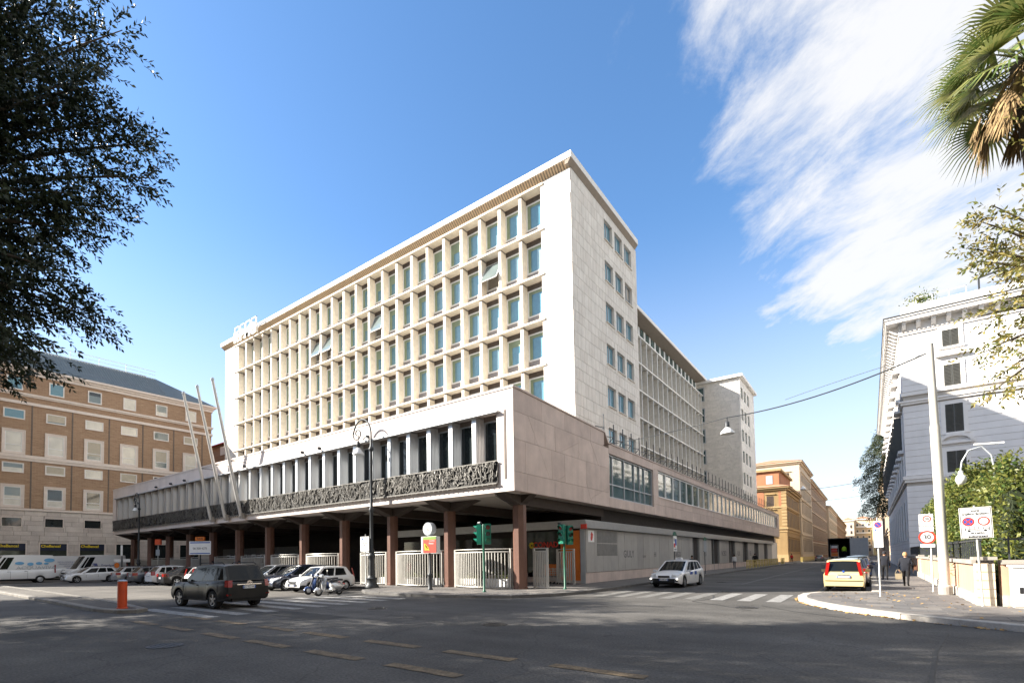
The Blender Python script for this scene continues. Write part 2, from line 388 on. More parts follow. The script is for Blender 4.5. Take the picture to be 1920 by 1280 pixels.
road_marking('lane_line', [(-6.3, -6.18, 34, 150), (-3.3,-3.2, 60, 140)], MT['paint_worn'], '')
road_marking('parking_line', [(-2.05,-1.93,27.2,33.0)], MT['paint_yellow'], '')
road_marking('parking_line', [(x, x+.12, 11.5, 16.4) for x in (-56.2,-52.6,-49.0,-45.4,-41.8,-38.2)], MT['paint_worn'], '')

def kerb_run(parent, pts, m, w=.28, h=.15, step=1.0, inner=1):
    # individual kerb stones along a polyline; pts in order, stones on the 'inner' side
    seg = []
    for a, b in zip(pts, pts[1:]):
        a, b = Vector((*a,0)), Vector((*b,0)); L = (b-a).length; n = max(1, round(L/step))
        for k in range(n): seg.append((a.lerp(b, k/n), a.lerp(b, (k+1)/n)))
    for a, b in seg:
        d = (b-a); L = d.length; d.normalize(); n = Vector((-d.y, d.x, 0))*inner
        L2 = L/2-.006; mb = MB(); hw = w/2; dz = RND.uniform(-.004,.006); jo = RND.uniform(-.008,.008)
        vs = []
        for z, e in ((-.02,0),(h-.025+dz,0),(h+dz,.025)):
            for sx, sy in ((-1,0),(1,0),(1,1),(-1,1)):
                off = d*(sx*(L2-e*.4)) + n*((e if sy == 0 else w)+jo); vs.append((off.x, off.y, z))
        mb.add(vs, [(0,1,5,4),(1,2,6,5),(2,3,7,6),(3,0,4,7),(4,5,9,8),(5,6,10,9),(6,7,11,10),(7,4,8,11),(8,9,10,11),(0,3,2,1)])
        c = (a+b)/2
        link('kerb_stone', mb.mesh('kerb_stone', m), parent, c - woff(parent))
def in_poly(x, y, P):
    r = False; j = len(P)-1
    for i in range(len(P)):
        if (P[i][1] > y) != (P[j][1] > y) and x < (P[j][0]-P[i][0])*(y-P[i][1])/(P[j][1]-P[i][1])+P[i][0]: r = not r
        j = i
    return r
# ---- pavement round the main building
PM = [(-11.2,112),(-11.2,30),(-11.1,25.5),(-11.2,22.4),(-11.7,20.3),(-12.75,18.85),(-14.3,18.1),(-16.2,17.6),(-17.6,17.35),(-19.0,17.5),(-21.4,17.7),(-22.8,18.6),(-23.3,20.6),(-40,20.75),(-68,20.9),(-74,20.9),(-74,112)]
g = MB(); n = len(PM); g.add([(x,y,.128) for x, y in PM], [tuple(range(n))])
pav = struct('pavement', g, MT['paving_c'])
kerb_run(pav, list(reversed(PM[:15])), MT['kerb_dark'], .3, .14, 1.15, inner=1)
smesh = []
for k, mm in enumerate(('paving','paving_b','paving_c')):
    b = MB(); b.box(-.445,.445,-.295,.295,-.02,.012); smesh.append(b.mesh('paving_slab', MT[mm]))
cnt = 0
for j in range(22):
    for i in range(17):
        x = -11.6-.9*i-(.45 if j % 2 else 0); y = 17.9+.6*j
        if cnt < 230 and all(in_poly(x+dx, y+dy, PM) for dx in (-.62,.62) for dy in (-.55,.55)) and y < 28.5 and not (y > 24.6 and x < -14.0):
            inst('paving_slab', RND.choice(smesh), pav, (x, y, .128+RND.uniform(-.003,.003))); cnt += 1
# ---- pavement on the right, round the garden corner
PR = [(0,300),(0,27.4),(-.9,27.0),(-1.9,26.4),(-2.32,25.2),(-2.36,24.0),(-2.2,22.6),(-1.75,21.2),(-1.0,19.7),(-.2,18.6),(.6,17.75),(1.67,16.85),(2.7,16.15),(4.2,15.4),(6.5,14.5),(10,13.6),(30,10.5),(30,300)]
g = MB(); n = len(PR); g.add([(x,y,.138) for x, y in PR], [tuple(range(n))])
pvr = struct('pavement', g, MT['paving'])
kerb_run(pvr, [(0,90),(0,27.4)]+PR[2:16], MT['kerb_light'], .30, .15, 1.25, inner=1)
smesh = []
for k, mm in enumerate(('paving','paving_b','paving_c')):
    b = MB(); b.box(-.345,.345,-.345,.345,-.02,.012); smesh.append(b.mesh('paving_slab', MT[mm]))
cnt = 0
for j in range(34):
    for i in range(14):
        x = -1.9+.7*i+(.35 if j % 2 else 0); y = 16.2+.7*j
        if cnt < 260 and x < 6.5 and all(in_poly(x+dx, y+dy, PR) for dx in (-.66,.66) for dy in (-.66,.66)) and not (x > 2.4 and y > 21.6):
            inst('paving_slab', RND.choice(smesh), pvr, (x, y, .138+RND.uniform(-.003,.003))); cnt += 1
# ---- far pavement on the left side of the street and by the brick building
g = MB(); g.add([(-11.2,126,.128),(-11.2,480,.128),(-16,480,.128),(-16,126,.128)], [(0,1,2,3)])
pf = struct('pavement', g, MT['paving']); kerb_run(pf, [(-11.2,126),(-11.2,260)], MT['kerb_dark'], .3, .14, 6.0, inner=1)
g = MB(); g.add([(-90,-20,.128),(-76.6,-20,.128),(-76.0,46,.128),(-90,46,.128)], [(0,1,2,3)])
pb = struct('pavement', g, MT['paving_b'])
mat('kerb_mid', (.20,.185,.165), .8, var=.3, scale=2, bump=.3, bscale=25, fine=.15)
# ---- traffic island with red bollard
PI_ = [(-62,9.5),(-62,7.7),(-44,7.0),(-30,6.55),(-23.2,6.3),(-21.6,6.55),(-21.1,7.0),(-21.5,7.5),(-26,8.05),(-40,8.8)]
g = MB(); n = len(PI_); g.add([(x,y,.10) for x, y in PI_], [tuple(range(n))])
isl = struct('traffic_island', g, MT['asphalt_old'])
kerb_run(isl, PI_[1:]+[PI_[0]], MT['kerb_mid'], .3, .13, 1.2, inner=1)
# fallen leaves
g = MB()
path = PR[4:16]
for k in range(430):
    i = RND.randrange(len(path)-1); t = RND.random(); a, b = path[i], path[i+1]
    x = a[0]+(b[0]-a[0])*t; y = a[1]+(b[1]-a[1])*t
    if k % 3: off = abs(RND.gauss(0,.10)); x -= off*.6; y -= off*.8; z = .012
    else: x += RND.uniform(.4,3.2); y += RND.uniform(.4,4.5); z = .156
    if z > .1 and (not in_poly(x, y, PR) or (x > 2.6 and y > 21)): continue
    s = RND.uniform(.03,.075); r = RND.uniform(0,6.3); tl = RND.uniform(0,.035)
    pts = [(x+cos(r+q)*s*(1 if q in (0,pi) else .55), y+sin(r+q)*s*(1 if q in (0,pi) else .55), z+(tl if q < 2 else 0)) for q in (0,pi/2,pi,3*pi/2)]
    g.quad(*pts)
struct('fallen_leaves', g, MT['leaf_dry'], kind='stuff')
# ================================================================== MAIN OFFICE BUILDING
OB = thing('office_building', 'large pale stone office building with tower of windows above a projecting podium on brown columns', 'office building', (-14,21,0))
def P(name, mb, m, parent=OB, **k): return part(name, mb, m, parent, world=True, **k)
XP, YP, XL = -13.85, 20.8, -70.3
# --- podium core, front bands
b = MB(); b.box(-70.0,-14.2,22.6,113.4,5.22,9.3); P('podium_core', b, MT['concrete_dark'])
b = MB(); b.box(XL,XP-.37,YP,22.0,5.13,5.62); b.box(XP-.37,XP-.004,YP,YP+.018,5.13,5.62); P('sill_band', b, MT['band_stone'])
b = MB(); b.box(XL,XP-.37,YP,22.0,9.27,10.30); b.box(XP-.37,XP-.004,YP,YP+.018,9.27,10.30); P('upper_band', b, MT['band_stone'])
b = MB(); b.box(XL-.04,XP+.04,YP-.04,22.2,10.304,10.41); P('coping', b, MT['band_stone'])
b = MB(); b.box(-14.88,XP-.37,YP,22.0,5.623,9.267); b.box(XP-.37,XP-.004,YP,YP+.018,5.623,9.267); P('jamb', b, MT['band_stone'])
b = MB(); b.box(XL,-69.3,YP,22.0,5.623,9.267); P('jamb', b, MT['band_stone'])
b = MB(); b.box(-14.42,-14.30,YP-.02,YP-.002,5.76,9.25); P('vertical_slot', b, MT['grille_brown'])
b = MB(); b.box(-69.3,-14.7,YP-.22,YP-.003,9.18,9.265); P('canopy_strip', b, MT['aluminium_matt'])
b = MB(); b.box(-69.3,-14.88,21.5,21.6,5.63,9.26); P('recess_wall', b, MT['bronze_dark'])
# aluminium pods, one mesh shared
BW = 1.6385
pod = MB(); flute = [(-.14,0),(.14,0)]
x, y = .14, 0.0
for k in range(5):                      # fluted side running back and to the right
    t0, t1 = (k+.3)/5, (k+.75)/5; t2 = (k+1)/5
    for t, o in ((t0,.0),(t0+.001,.05),(t1,.05),(t1+.001,0),(t2,0)):
        flute.append((.14+.16*t+o*.6, .06+.44*t-o*.5))
flute += [(.30,.52),(-.14,.52)]
pod.prism(flute, 'z', 0, 3.55); podm = pod.mesh('aluminium_fin', MT['aluminium'])
wf = MB(); wf.box(0,.06,0,.06,0,3.22); wf.box(1.13,1.19,0,.06,0,3.22); wf.box(.06,1.13,.0,.06,3.14,3.22); wf.box(.06,1.13,0,.06,0,.08); wfm = wf.mesh('window', MT['frame_grey'])
pn = MB(); pn.box(.06,1.13,.025,.035,.08,3.14); pnm = pn.mesh('pane', MT['glass_dark'])
hd = MB(); hd.box(0,1.19,-.02,.08,3.223,3.48); hdm = hd.mesh('blind_box', MT['grille_brown'])
for k in range(34):
    fx = -14.88-BW*(k+1)+.14 if k < 33 else -14.88-BW*33-.0
    if k < 33:
        inst('aluminium_fin', podm, OB, (fx, YP+.03, 5.64), world=True)
        w = inst('window', wfm, OB, (fx+.305, 21.34, 5.78), world=True); inst('pane', pnm, w, (0,0,0)); inst('blind_box', hdm, w, (0,0,0))
# --- sculpted bronze balustrade (a tangle of cast branches)
fr = MB(); fr.box(-69.9,-14.78,YP-.09,YP-.05,5.57,6.68); P('balustrade_backing', fr, MT['bronze_dark'])
rr = random.Random(3)
for sec in range(6):
    x0 = -14.80-9.17*sec; x1 = x0-9.10
    b = MB()
    b.box(x1,x0,YP-.19,YP-.12,5.53,5.60); b.box(x1,x0,YP-.17,YP-.13,6.68,6.73)
    for k in range(360):
        x = rr.uniform(x1+.1, x0-.1); z = rr.uniform(5.6,6.55); a = rr.gauss(pi/2,.55); L = rr.uniform(.18,.7); c2 = rr.uniform(-.9,.9)
        y = YP-.12-rr.uniform(-.02,.08); w = rr.uniform(.016,.042); px_, pz_ = x, z
        for sgm in range(2):
            nx_, nz_ = px_+cos(a)*L/2, min(6.70, max(5.56, pz_+sin(a)*L/2)); nx_ = min(x0-.03, max(x1+.03, nx_))
            b.bar((px_,y,pz_), (nx_,y-rr.uniform(-.03,.03),nz_), w, w*1.2, up=(0,1,0)); px_, pz_ = nx_, nz_; a += c2
    for k in range(26):
        b.obox((x0-.2-.34*k, YP-.17, 5.52), (.02,0,0), (0,.03,0), (0,0,.035))
    P('sculpted_balustrade', b, MT['bronze'], kind='stuff')
# --- podium right-hand (street) wall: irregular granite panels
b = MB(); b.prism([(YP+.02,5.14),(113.6,5.14),(113.6,9.44),(32.25,9.44),(31.72,10.08),(YP+.02,10.31)], 'x', -14.45, XP-.36); P('street_wall_core', b, MT['granite_joint'])
b = MB(); b.prism([(YP+.01,10.315),(31.72,10.085),(31.72,10.17),(YP+.01,10.40)], 'x', -14.5, XP+.05); P('coping', b, MT['pink_granite_b'])
b = MB(); b.prism([(31.722,10.085),(32.26,9.44),(32.30,9.52),(31.76,10.17)], 'x', -14.5, XP+.05); P('coping', b, MT['pink_granite_b'])
b = MB(); b.box(-14.5,XP+.05,32.30,113.9,9.445,9.53); P('coping', b, MT['pink_granite_b'])
def clip(poly, a, bb, c):     # keep side a*x+b*y<=c
    o = []
    for i in range(len(poly)):
        p, q = poly[i], poly[(i+1)%len(poly)]; dp = a*p[0]+bb*p[1]-c; dq = a*q[0]+bb*q[1]-c
        if dp <= 0: o.append(p)
        if dp*dq < 0: t = dp/(dp-dq); o.append((p[0]+(q[0]-p[0])*t, p[1]+(q[1]-p[1])*t))
    return o
def area(p): return abs(sum(p[i][0]*p[(i+1)%len(p)][1]-p[(i+1)%len(p)][0]*p[i][1] for i in range(len(p))))/2
def inset(poly, d):
    A = sum(poly[i][0]*poly[(i+1)%len(poly)][1]-poly[(i+1)%len(poly)][0]*poly[i][1] for i in range(len(poly)))
    if A < 0: poly = poly[::-1]
    r = poly
    for i in range(len(poly)):
        p, q = poly[i], poly[(i+1)%len(poly)]; ex, ey = q[0]-p[0], q[1]-p[1]; L = hypot(ex, ey)
        if L < 1e-6: continue
        nx, ny = ey/L, -ex/L; r = clip(r, nx, ny, nx*p[0]+ny*p[1]-d)
        if len(r) < 3: return None
    return r
def panels(polys, x0, x1, mats, name, gap=.007, par=OB):
    for p in polys:
        q = inset(p, gap)
        if not q or area(q) < .01: continue
        mb = MB(); mb.prism(q, 'x', x0, x1+RND.uniform(-.004,.004)); P(name, mb, RND.choice(mats), par)
def split(polys, p, q, test=None):
    a, bb = -(q[1]-p[1]), q[0]-p[0]; c = a*p[0]+bb*p[1]; o = []
    for pl in polys:
        cx = sum(v[0] for v in pl)/len(pl); cz = sum(v[1] for v in pl)/len(pl)
        if test and not test(cx, cz): o.append(pl); continue
        for s in (1,-1):
            r = clip(pl, a*s, bb*s, c*s)
            if len(r) > 2 and area(r) > .02: o.append(r)
    return o
top = lambda y: 10.31-(y-YP)*.0205
ps = []
for (z0, z1, cuts) in ((5.14,6.1,(20.82,22.0,24.9,28.4,30.1,32.4)),(6.1,7.75,(20.82,21.9,24.6,26.1,28.9,31.0,32.4)),(7.75,9.15,(20.82,22.8,23.9,25.0,27.9,30.0,32.4)),(9.15,10.4,(20.82,23.6,26.2,29.6,31.7))):
    for a0, a1 in zip(cuts, cuts[1:]):
        zt0, zt1 = (min(z1, top(a0)), min(z1, top(a1)))
        ps.append([(a0,z0),(a1,z0),(a1,zt1),(a0,zt0)])
ps = split(ps, (22.2,9.1), (24.0,6.6), lambda y, z: 21.5 < y < 24.8 and 6 < z < 9.2)
ps = split(ps, (24.6,7.4), (28.4,8.9), lambda y, z: 24.3 < y < 28.6 and 7.0 < z < 9.2)
ps = split(ps, (23.9,5.6), (26.4,6.6), lambda y, z: 23.5 < y < 26.6 and z < 7.5)
ps = split(ps, (28.1,7.9), (29.3,5.7), lambda y, z: 27.5 < y < 30 and 5.4 < z < 8.6)
ps = split(ps, (30.2,5.7), (32.4,6.5), lambda y, z: y > 29.4 and z < 7.2)
ps = split(ps, (29.6,9.1), (30.6,7.9), lambda y, z: 28.5 < y < 31.4 and 7.7 < z < 9.3)
ps = [q for q in ps]
# keep clear of the chamfer at the step
ps2 = []
for pl in ps:
    r = clip(pl, .74, .62, .74*31.70+.62*10.07) if max(v[0] for v in pl) > 31.3 else pl
    if len(r) > 2: ps2.append(r)
panels(ps2, XP-.36, XP, (MT['pink_granite'], MT['pink_granite_b']), 'granite_panel')
ps = []
for z0, z1 in ((5.14,5.80),(8.80,9.44)):
    y = 32.42
    while y < 41.3: ps.append([(y,z0),(min(y+2.2,41.3),z0),(min(y+2.2,41.3),z1),(y,z1)]); y += 2.2
ps.append([(32.26,5.80),(32.44,5.80),(32.44,8.8),(32.26,8.8)]) 
for z0, z1 in ((5.14,6.05),(6.05,6.70),(8.95,9.44)):
    y = 41.3 if z1 < 9.4 else 41.3; k = 0
    while y < 113.5:
        yy = min(y+2.84, 113.6); ps.append([(y,z0),(yy,z0),(yy,z1),(y,z1)]); y = yy
ps.append([(41.3,6.70),(42.5,6.70),(42.5,8.95),(41.3,8.95)]); ps.append([(111.4,6.70),(113.6,6.70),(113.6,8.95),(111.4,8.95)])
panels(ps, XP-.36, XP, (MT['pink_granite'], MT['pink_granite_b']), 'granite_panel')
# large street window
b = MB(); b.box(XP-.30,XP-.12,32.46,32.52,5.82,8.78); b.box(XP-.30,XP-.12,41.22,41.28,5.82,8.78); b.box(XP-.30,XP-.12,32.52,41.22,5.82,5.9); b.box(XP-.30,XP-.12,32.52,41.22,8.70,8.78); b.box(XP-.28,XP-.14,32.52,41.22,6.72,6.80)
for y in (33.27,35.38,37.37,38.51,39.55): b.box(XP-.29,XP-.13,y-.04,y+.04,5.9,8.70)
bw = P('street_window', b, MT['frame_grey'])
ys = (32.52,33.27,35.38,37.37,38.51,39.55,41.22)
for y0, y1 in zip(ys, ys[1:]):
    for z0, z1 in ((5.9,6.72),(6.8,8.70)): p = MB(); p.box(XP-.23,XP-.22,y0+.04,y1-.04,z0,z1); P('pane', p, MT['glass_teal'], bw)
# ribbon of street windows
wf = MB(); wf.box(-.1,.08,0,.14,0,2.2); wf.box(-.1,.08,.14,2.15,0,.1); wf.box(-.1,.08,.14,2.15,2.1,2.2); rib_f = wf.mesh('window', MT['frame_white'])
pn = MB(); pn.box(-.02,-.01,.14,2.15,.1,2.1); rib_p = pn.mesh('pane', MT['glass_lit']); rib_p2 = pn.mesh('pane', MT['glass_teal'])
for k in range(32):
    y = 42.52+2.151*k
    w = inst('window', rib_f, OB, (XP-.18, y, 6.72), world=True); inst('pane', rib_p2 if k < 6 or k % 5 == 2 else rib_p, w, (0,0,0))
b = MB(); b.box(XP-.14,XP+.06,42.5,111.4,6.66,6.715); P('window_sill', b, MT['band_stone'])
# metal frames along the podium roof edge
fm = MB(); fm.box(-.03,.03,-.03,.03,0,1.9); fm.bar((0,0,.95),(-.0,-1.35,.80),.05); fm.bar((0,0,.55),(0,-1.2,1.75*.2),.035); fm.bar((0,0,1.0),(-.9,.1,0.1),.035); frame_m = fm.mesh('roof_edge_frame', MT['iron_dark'])
for k in range(46):
    y = 33.3+1.72*k; inst('roof_edge_frame', frame_m, OB, (-14.55, y, 9.5 if k else 9.9), world=True)
b = MB(); b.box(-70.2,-14.5,22.0,113.4,9.32,9.42); P('podium_roof', b, MT['concrete_mid'])
# --- soffit, tapered beams, columns
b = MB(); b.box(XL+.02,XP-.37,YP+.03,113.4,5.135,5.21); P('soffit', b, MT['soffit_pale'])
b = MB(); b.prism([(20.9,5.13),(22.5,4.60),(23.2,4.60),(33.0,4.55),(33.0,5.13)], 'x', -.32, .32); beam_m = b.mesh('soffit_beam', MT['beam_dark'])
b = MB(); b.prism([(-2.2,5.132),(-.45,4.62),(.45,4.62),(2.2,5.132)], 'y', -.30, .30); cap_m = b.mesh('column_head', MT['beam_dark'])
oc = MB(); oc.lathe([(.37,.0),(.37,4.50)], n=8); col_m = oc.mesh('column', MT['column_granite'])
cb = MB(); cb.lathe([(.40,0),(.40,.12),(.375,.14)], n=8); colb = cb.mesh('base_ring', MT['column_granite'])
for k in range(12):
    x = -14.9-4.97*k
    inst('soffit_beam', beam_m, OB, (x, 0, 0), world=True)
    o = inst('column', col_m, OB, (x, 22.82, .12), rz=pi/8, world=True); inst('base_ring', colb, o, (0,0,.0))
    q = inst('column_head', cap_m, OB, (x, 22.82, 0), world=True)
    if k == 0: q.scale = (.42,1,1)
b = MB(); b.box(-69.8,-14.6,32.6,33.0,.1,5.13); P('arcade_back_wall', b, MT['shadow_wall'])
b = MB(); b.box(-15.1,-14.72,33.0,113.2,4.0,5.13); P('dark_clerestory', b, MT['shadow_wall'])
# --- tower
TX0, TX1, TY, TB = -68.8, -16.56, 33.0, 46.2
def sub(r, w):
    (a0,a1,b0,b1), (c0,c1,d0,d1) = r, w
    if c0 >= a1 or c1 <= a0 or d0 >= b1 or d1 <= b0: return [r]
    o = []
    if c0 > a0: o.append((a0,c0,b0,b1))
    if c1 < a1: o.append((c1,a1,b0,b1))
    m0, m1 = max(a0,c0), min(a1,c1)
    if d0 > b0: o.append((m0,m1,b0,d0))
    if d1 < b1: o.append((m0,m1,d1,b1))
    return o
def slab_wall(name, u0, u1, z0, z1, rows, wid, wins, emit, m2, gap=.010, par=OB, seed=1):
    r = random.Random(seed); out = [MB(), MB()]; z = z0; ri = 0
    while z < z1-.05:
        zz = min(z+rows[ri % len(rows)], z1); u = u0 - r.uniform(0, wid)
        while u < u1:
            uu = u+wid*r.choice((.8,1,1,1.25)); a, bb = max(u,u0), min(uu,u1); u = uu
            if bb-a < .08: continue
            cells = [(a,bb,z,zz)]
            for w in wins:
                nx = []
                for c in cells: nx += sub(c, w)
                cells = nx
            for c in cells:
                if c[1]-c[0] > .03 and c[3]-c[2] > .03: emit(r.choice(out), c[0]+gap, c[1]-gap, c[2]+gap, c[3]-gap, r.uniform(0,.006))
        z = zz; ri += 1
    for mbx, mm in zip(out, m2):
        if mbx.f: P(name, mbx, mm, par, kind='stuff')
b = MB(); b.box(TX0+.3,TX1-.3,33.95,TB-.1,9.3,30.56); P('tower_core', b, MT['trav_joint'])
LZ = [30.3-3.505*i for i in range(7)]            # ledge undersides, top first
# piers beside the window field
tw = [(MT['travertine']), (MT['travertine_b'])]
b = MB(); b.box(-19.12,TX1-.27,33.03,34.2,9.35,30.56); P('pier', b, MT['trav_joint'])
b = MB(); b.box(TX0+.02,-65.60,33.03,34.2,9.35,30.56); P('pier', b, MT['trav_joint'])
slab_wall('stone_cladding', -19.14, TX1, 9.4, 30.57, (.92,.83), .62, [], lambda m, a, c, z0, z1, d: m.box(a, c, 33.0-d*.3, 33.025, z0, z1), tw, seed=2)
slab_wall('stone_cladding', TX0, -65.55, 9.4, 30.57, (.92,.83), .62, [], lambda m, a, c, z0, z1, d: m.box(a, c, 33.0-d*.3, 33.025, z0, z1), tw, seed=3)
wins = [(y, y+1.66, zt-1.72, zt) for y in (38.92,41.1,43.26) for zt in [29.86-3.505*i for i in range(6)]]
slab_wall('stone_cladding', 33.03, TB, 9.4, 30.57, (.86,1.05,.86,.735), .60, wins, lambda m, a, c, z0, z1, d: m.box(TX1-.26, TX1-.004+d*.5, a, c, z0, z1), tw, gap=.011, seed=4)
b = MB(); b.box(TX0, TX1-.27, TB-.1, TB, 9.4, 30.5); P('tower_rear_wall', b, MT['travertine_b'])
fw = MB(); fw.box(-.08,.02,0,.07,0,1.72); fw.box(-.08,.02,1.59,1.66,0,1.72); fw.box(-.08,.02,.07,1.59,0,.07); fw.box(-.08,.02,.07,1.59,1.65,1.72); fw.box(-.07,.01,.75,.83,.07,1.65); fwm = fw.mesh('window', MT['frame_grey'])
pw = MB(); pw.box(-.04,-.03,.07,1.59,.07,1.65); pwm = pw.mesh('pane', MT['glass_blue'])
sw = MB(); sw.box(-.10,.30,-.02,1.68,-.06,-.005); swm = sw.mesh('sill', MT['travertine_b'])
for i in range(6):
    for y in (38.92,41.1,43.26):
        w = inst('window', fwm, OB, (TX1-.20, y, 29.86-3.505*i-1.72), world=True)
        pa = inst('pane', pwm, w, (0,0,0)); inst('sill', swm, w, (0,0,0))
        if i == 1 and y > 43: pa.location = (.09,0,.0); pa.rotation_euler = (0, radians(-14), 0)
# window field
fin = MB(); fin.box(0,.27,0,.72,0,3.20); fin_m = fin.mesh('fin', MT['fin_stone'])
cp = MB(); cp.box(.03,.24,.10,.70,3.203,3.36); cp_m = cp.mesh('fin_cap', MT['spandrel_grey'])
wfr = MB()
for (x0,x1,z0,z1) in ((0,.07,0,2.15),(1.67,1.74,0,2.15),(.07,1.67,0,.07),(.07,1.67,2.08,2.15)): wfr.box(x0,x1,0,.09,z0,z1)
wfr.box(.07,.11,.02,.07,.07,2.08); wfr.box(1.63,1.67,.02,.07,.07,2.08); wfr.box(.11,1.63,.02,.07,2.04,2.08); wfr.box(.11,1.63,.02,.07,.07,.11)
wfr_m = wfr.mesh('window', MT['frame_white'])
pn_ = MB(); pn_.box(.11,1.63,.045,.055,.11,2.04); pane_m = pn_.mesh('pane', MT['glass_blue'])
refl = []  # pale strips painting the lit, reflecting right part of the panes
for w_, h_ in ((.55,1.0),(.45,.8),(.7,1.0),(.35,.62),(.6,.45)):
    q_ = MB(); q_.box(1.63-w_,1.63,.038,.0445,.11,.11+1.93*h_); refl.append(q_.mesh('painted_reflection', MT['glass_pale']))
blind_v = []
for w_, d_ in ((.31,.24),(.28,.2),(.34,.5),(.31,.9),(.25,.24),(.31,.24)):
    bl = MB(); bl.box(.11,.11+w_,.034,.037,.11,2.04); bl.box(.11+w_,1.63,.034,.037,2.04-d_,2.04); blind_v.append(bl.mesh('blind', MT['blind_green']))
wvr = random.Random(8)
gr = MB()
for k in range(5): gr.box(0,1.74,-.02+.0*k,.06,2.16+.085*k,2.16+.085*k+.06)
gr.box(0,1.74,.03,.09,2.15,2.60); gr_m = gr.mesh('louvre_grille', MT['grille_brown'])
spn = MB(); spn.box(0,1.74,.02,.10,-.80,-.003); sp_m = spn.mesh('spandrel', MT['travertine_b'])
vnt = MB(); vnt.box(.05,1.0,-.01,.018,-.50,-.06); vnt_m = vnt.mesh('vent_grille', MT['spandrel_grey'])
opn = MB()
for (x0,x1,z0,z1) in ((0,.06,-2.05,0),(1.62,1.68,-2.05,0),(.06,1.62,-2.05,-1.99),(.06,1.62,-.06,0)): opn.box(x0,x1,-.05,0,z0,z1)
opn_m = opn.mesh('open_sash', MT['frame_white']); opg = MB(); opg.box(.06,1.62,-.03,-.02,-1.99,-.06); opg_m = opg.mesh('sash_pane', MT['glass_lit'])
OPEN = {(1,2):28, (1,9):22, (1,14):24, (1,13):24}
for i, zl in enumerate(LZ):
    b = MB(); b.box(-66.5,-18.9,32.90,33.95,zl,zl+.145); P('floor_ledge', b, MT['fin_stone'])
    if i == 0: continue
    z0 = zl+.147
    for k in range(24):
        x = -19.14-2.018*k
        if k > 0:
            f = inst('fin', fin_m, OB, (x, 33.0, z0), world=True); inst('fin_cap', cp_m, f, (0,0,0))
        if k < 23:
            w = inst('window', wfr_m, OB, (x-2.018+.272, 33.72, z0+.80), world=True)
            inst('louvre_grille', gr_m, w, (0,0,0)); inst('spandrel', sp_m, w, (0,0,0)); inst('vent_grille', vnt_m, w, (0,0,0))
            if (i-1, k) in OPEN:
                inst('pane', pane_m, w, (0,.25,0))
                o = inst('open_sash', opn_m, w, (.03,-.02,2.1)); o.rotation_euler = (-radians(OPEN[(i-1,k)]),0,0)
                q = inst('sash_pane', opg_m, w, (.03,-.02,2.1)); q.rotation_euler = o.rotation_euler
            else:
                inst('pane', pane_m, w, (0,0,0)); inst('blind', wvr.choice(blind_v), w, (0,0,0))
                if wvr.random() < .8: inst('painted_reflection', wvr.choice(refl), w, (0,0,0))
b = MB(); b.box(-66.6,-65.50,33.3,34.1,9.4,30.3); P('corner_strip', b, MT['fin_stone'])
b = MB(); b.tube([(-66.0,33.22,10.5),(-66.0,33.22,30.2)], .09, 8); P('downpipe', b, MT['spandrel_grey'])
# roof slab with slatted eaves
b = MB(); b.box(-69.3,-16.28,32.55,46.05,30.97,31.45); P('roof_slab', b, MT['roof_white'])
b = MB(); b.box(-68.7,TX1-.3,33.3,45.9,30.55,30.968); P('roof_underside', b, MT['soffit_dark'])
sl_ = MB()
for k in range(230):
    x = -16.62-.2285*k; sl_.prism([(32.58,30.955),(33.02,30.575),(33.02,30.54),(32.58,30.92)], 'x', x-.125, x)
P('eaves_slats', sl_, MT['soffit_wood'], kind='stuff')
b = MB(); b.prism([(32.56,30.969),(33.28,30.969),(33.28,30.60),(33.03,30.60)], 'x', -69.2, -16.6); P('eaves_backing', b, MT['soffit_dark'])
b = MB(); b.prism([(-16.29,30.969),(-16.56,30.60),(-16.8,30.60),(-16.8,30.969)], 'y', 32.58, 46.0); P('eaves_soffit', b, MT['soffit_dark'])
b = MB(); b.box(-66.5,-19.13,33.0,33.9,30.447,30.57); P('eaves_beam', b, MT['fin_stone'])
b = MB(); b.box(-60,-24,37,43,31.45,31.9); P('roof_plant_room', b, MT['travertine_b'])
# rooftop sign
sg = thing('rooftop_sign', 'white rooftop letters with four open square frames at the left end of the tower roof', 'sign', (-61.4,31.9,29.9))
for k, ch in enumerate('KPMG'):
    x0 = -2.65+1.36*k; f = MB()
    f.box(x0,x0+.09,-.06,.06,.55,1.95); f.box(x0+1.16,x0+1.25,-.06,.06,.55,1.95); f.box(x0,x0+1.25,-.06,.06,1.86,1.95); f.box(x0+.09,x0+1.16,-.06,.06,.55,.63)
    part('letter_frame', f, MT['roof_white'], sg)
    lettering(ch, 1.85, MT['roof_white'], sg, (x0+.62,-.12,.48), '-y', .05, bold=.07, name='letter')
f = MB()
for k in range(6): f.box(-2.5+1.0*k,-2.44+1.0*k,-.06,.24,.0,.72)
part('support_bracket', f, MT['roof_white'], sg)
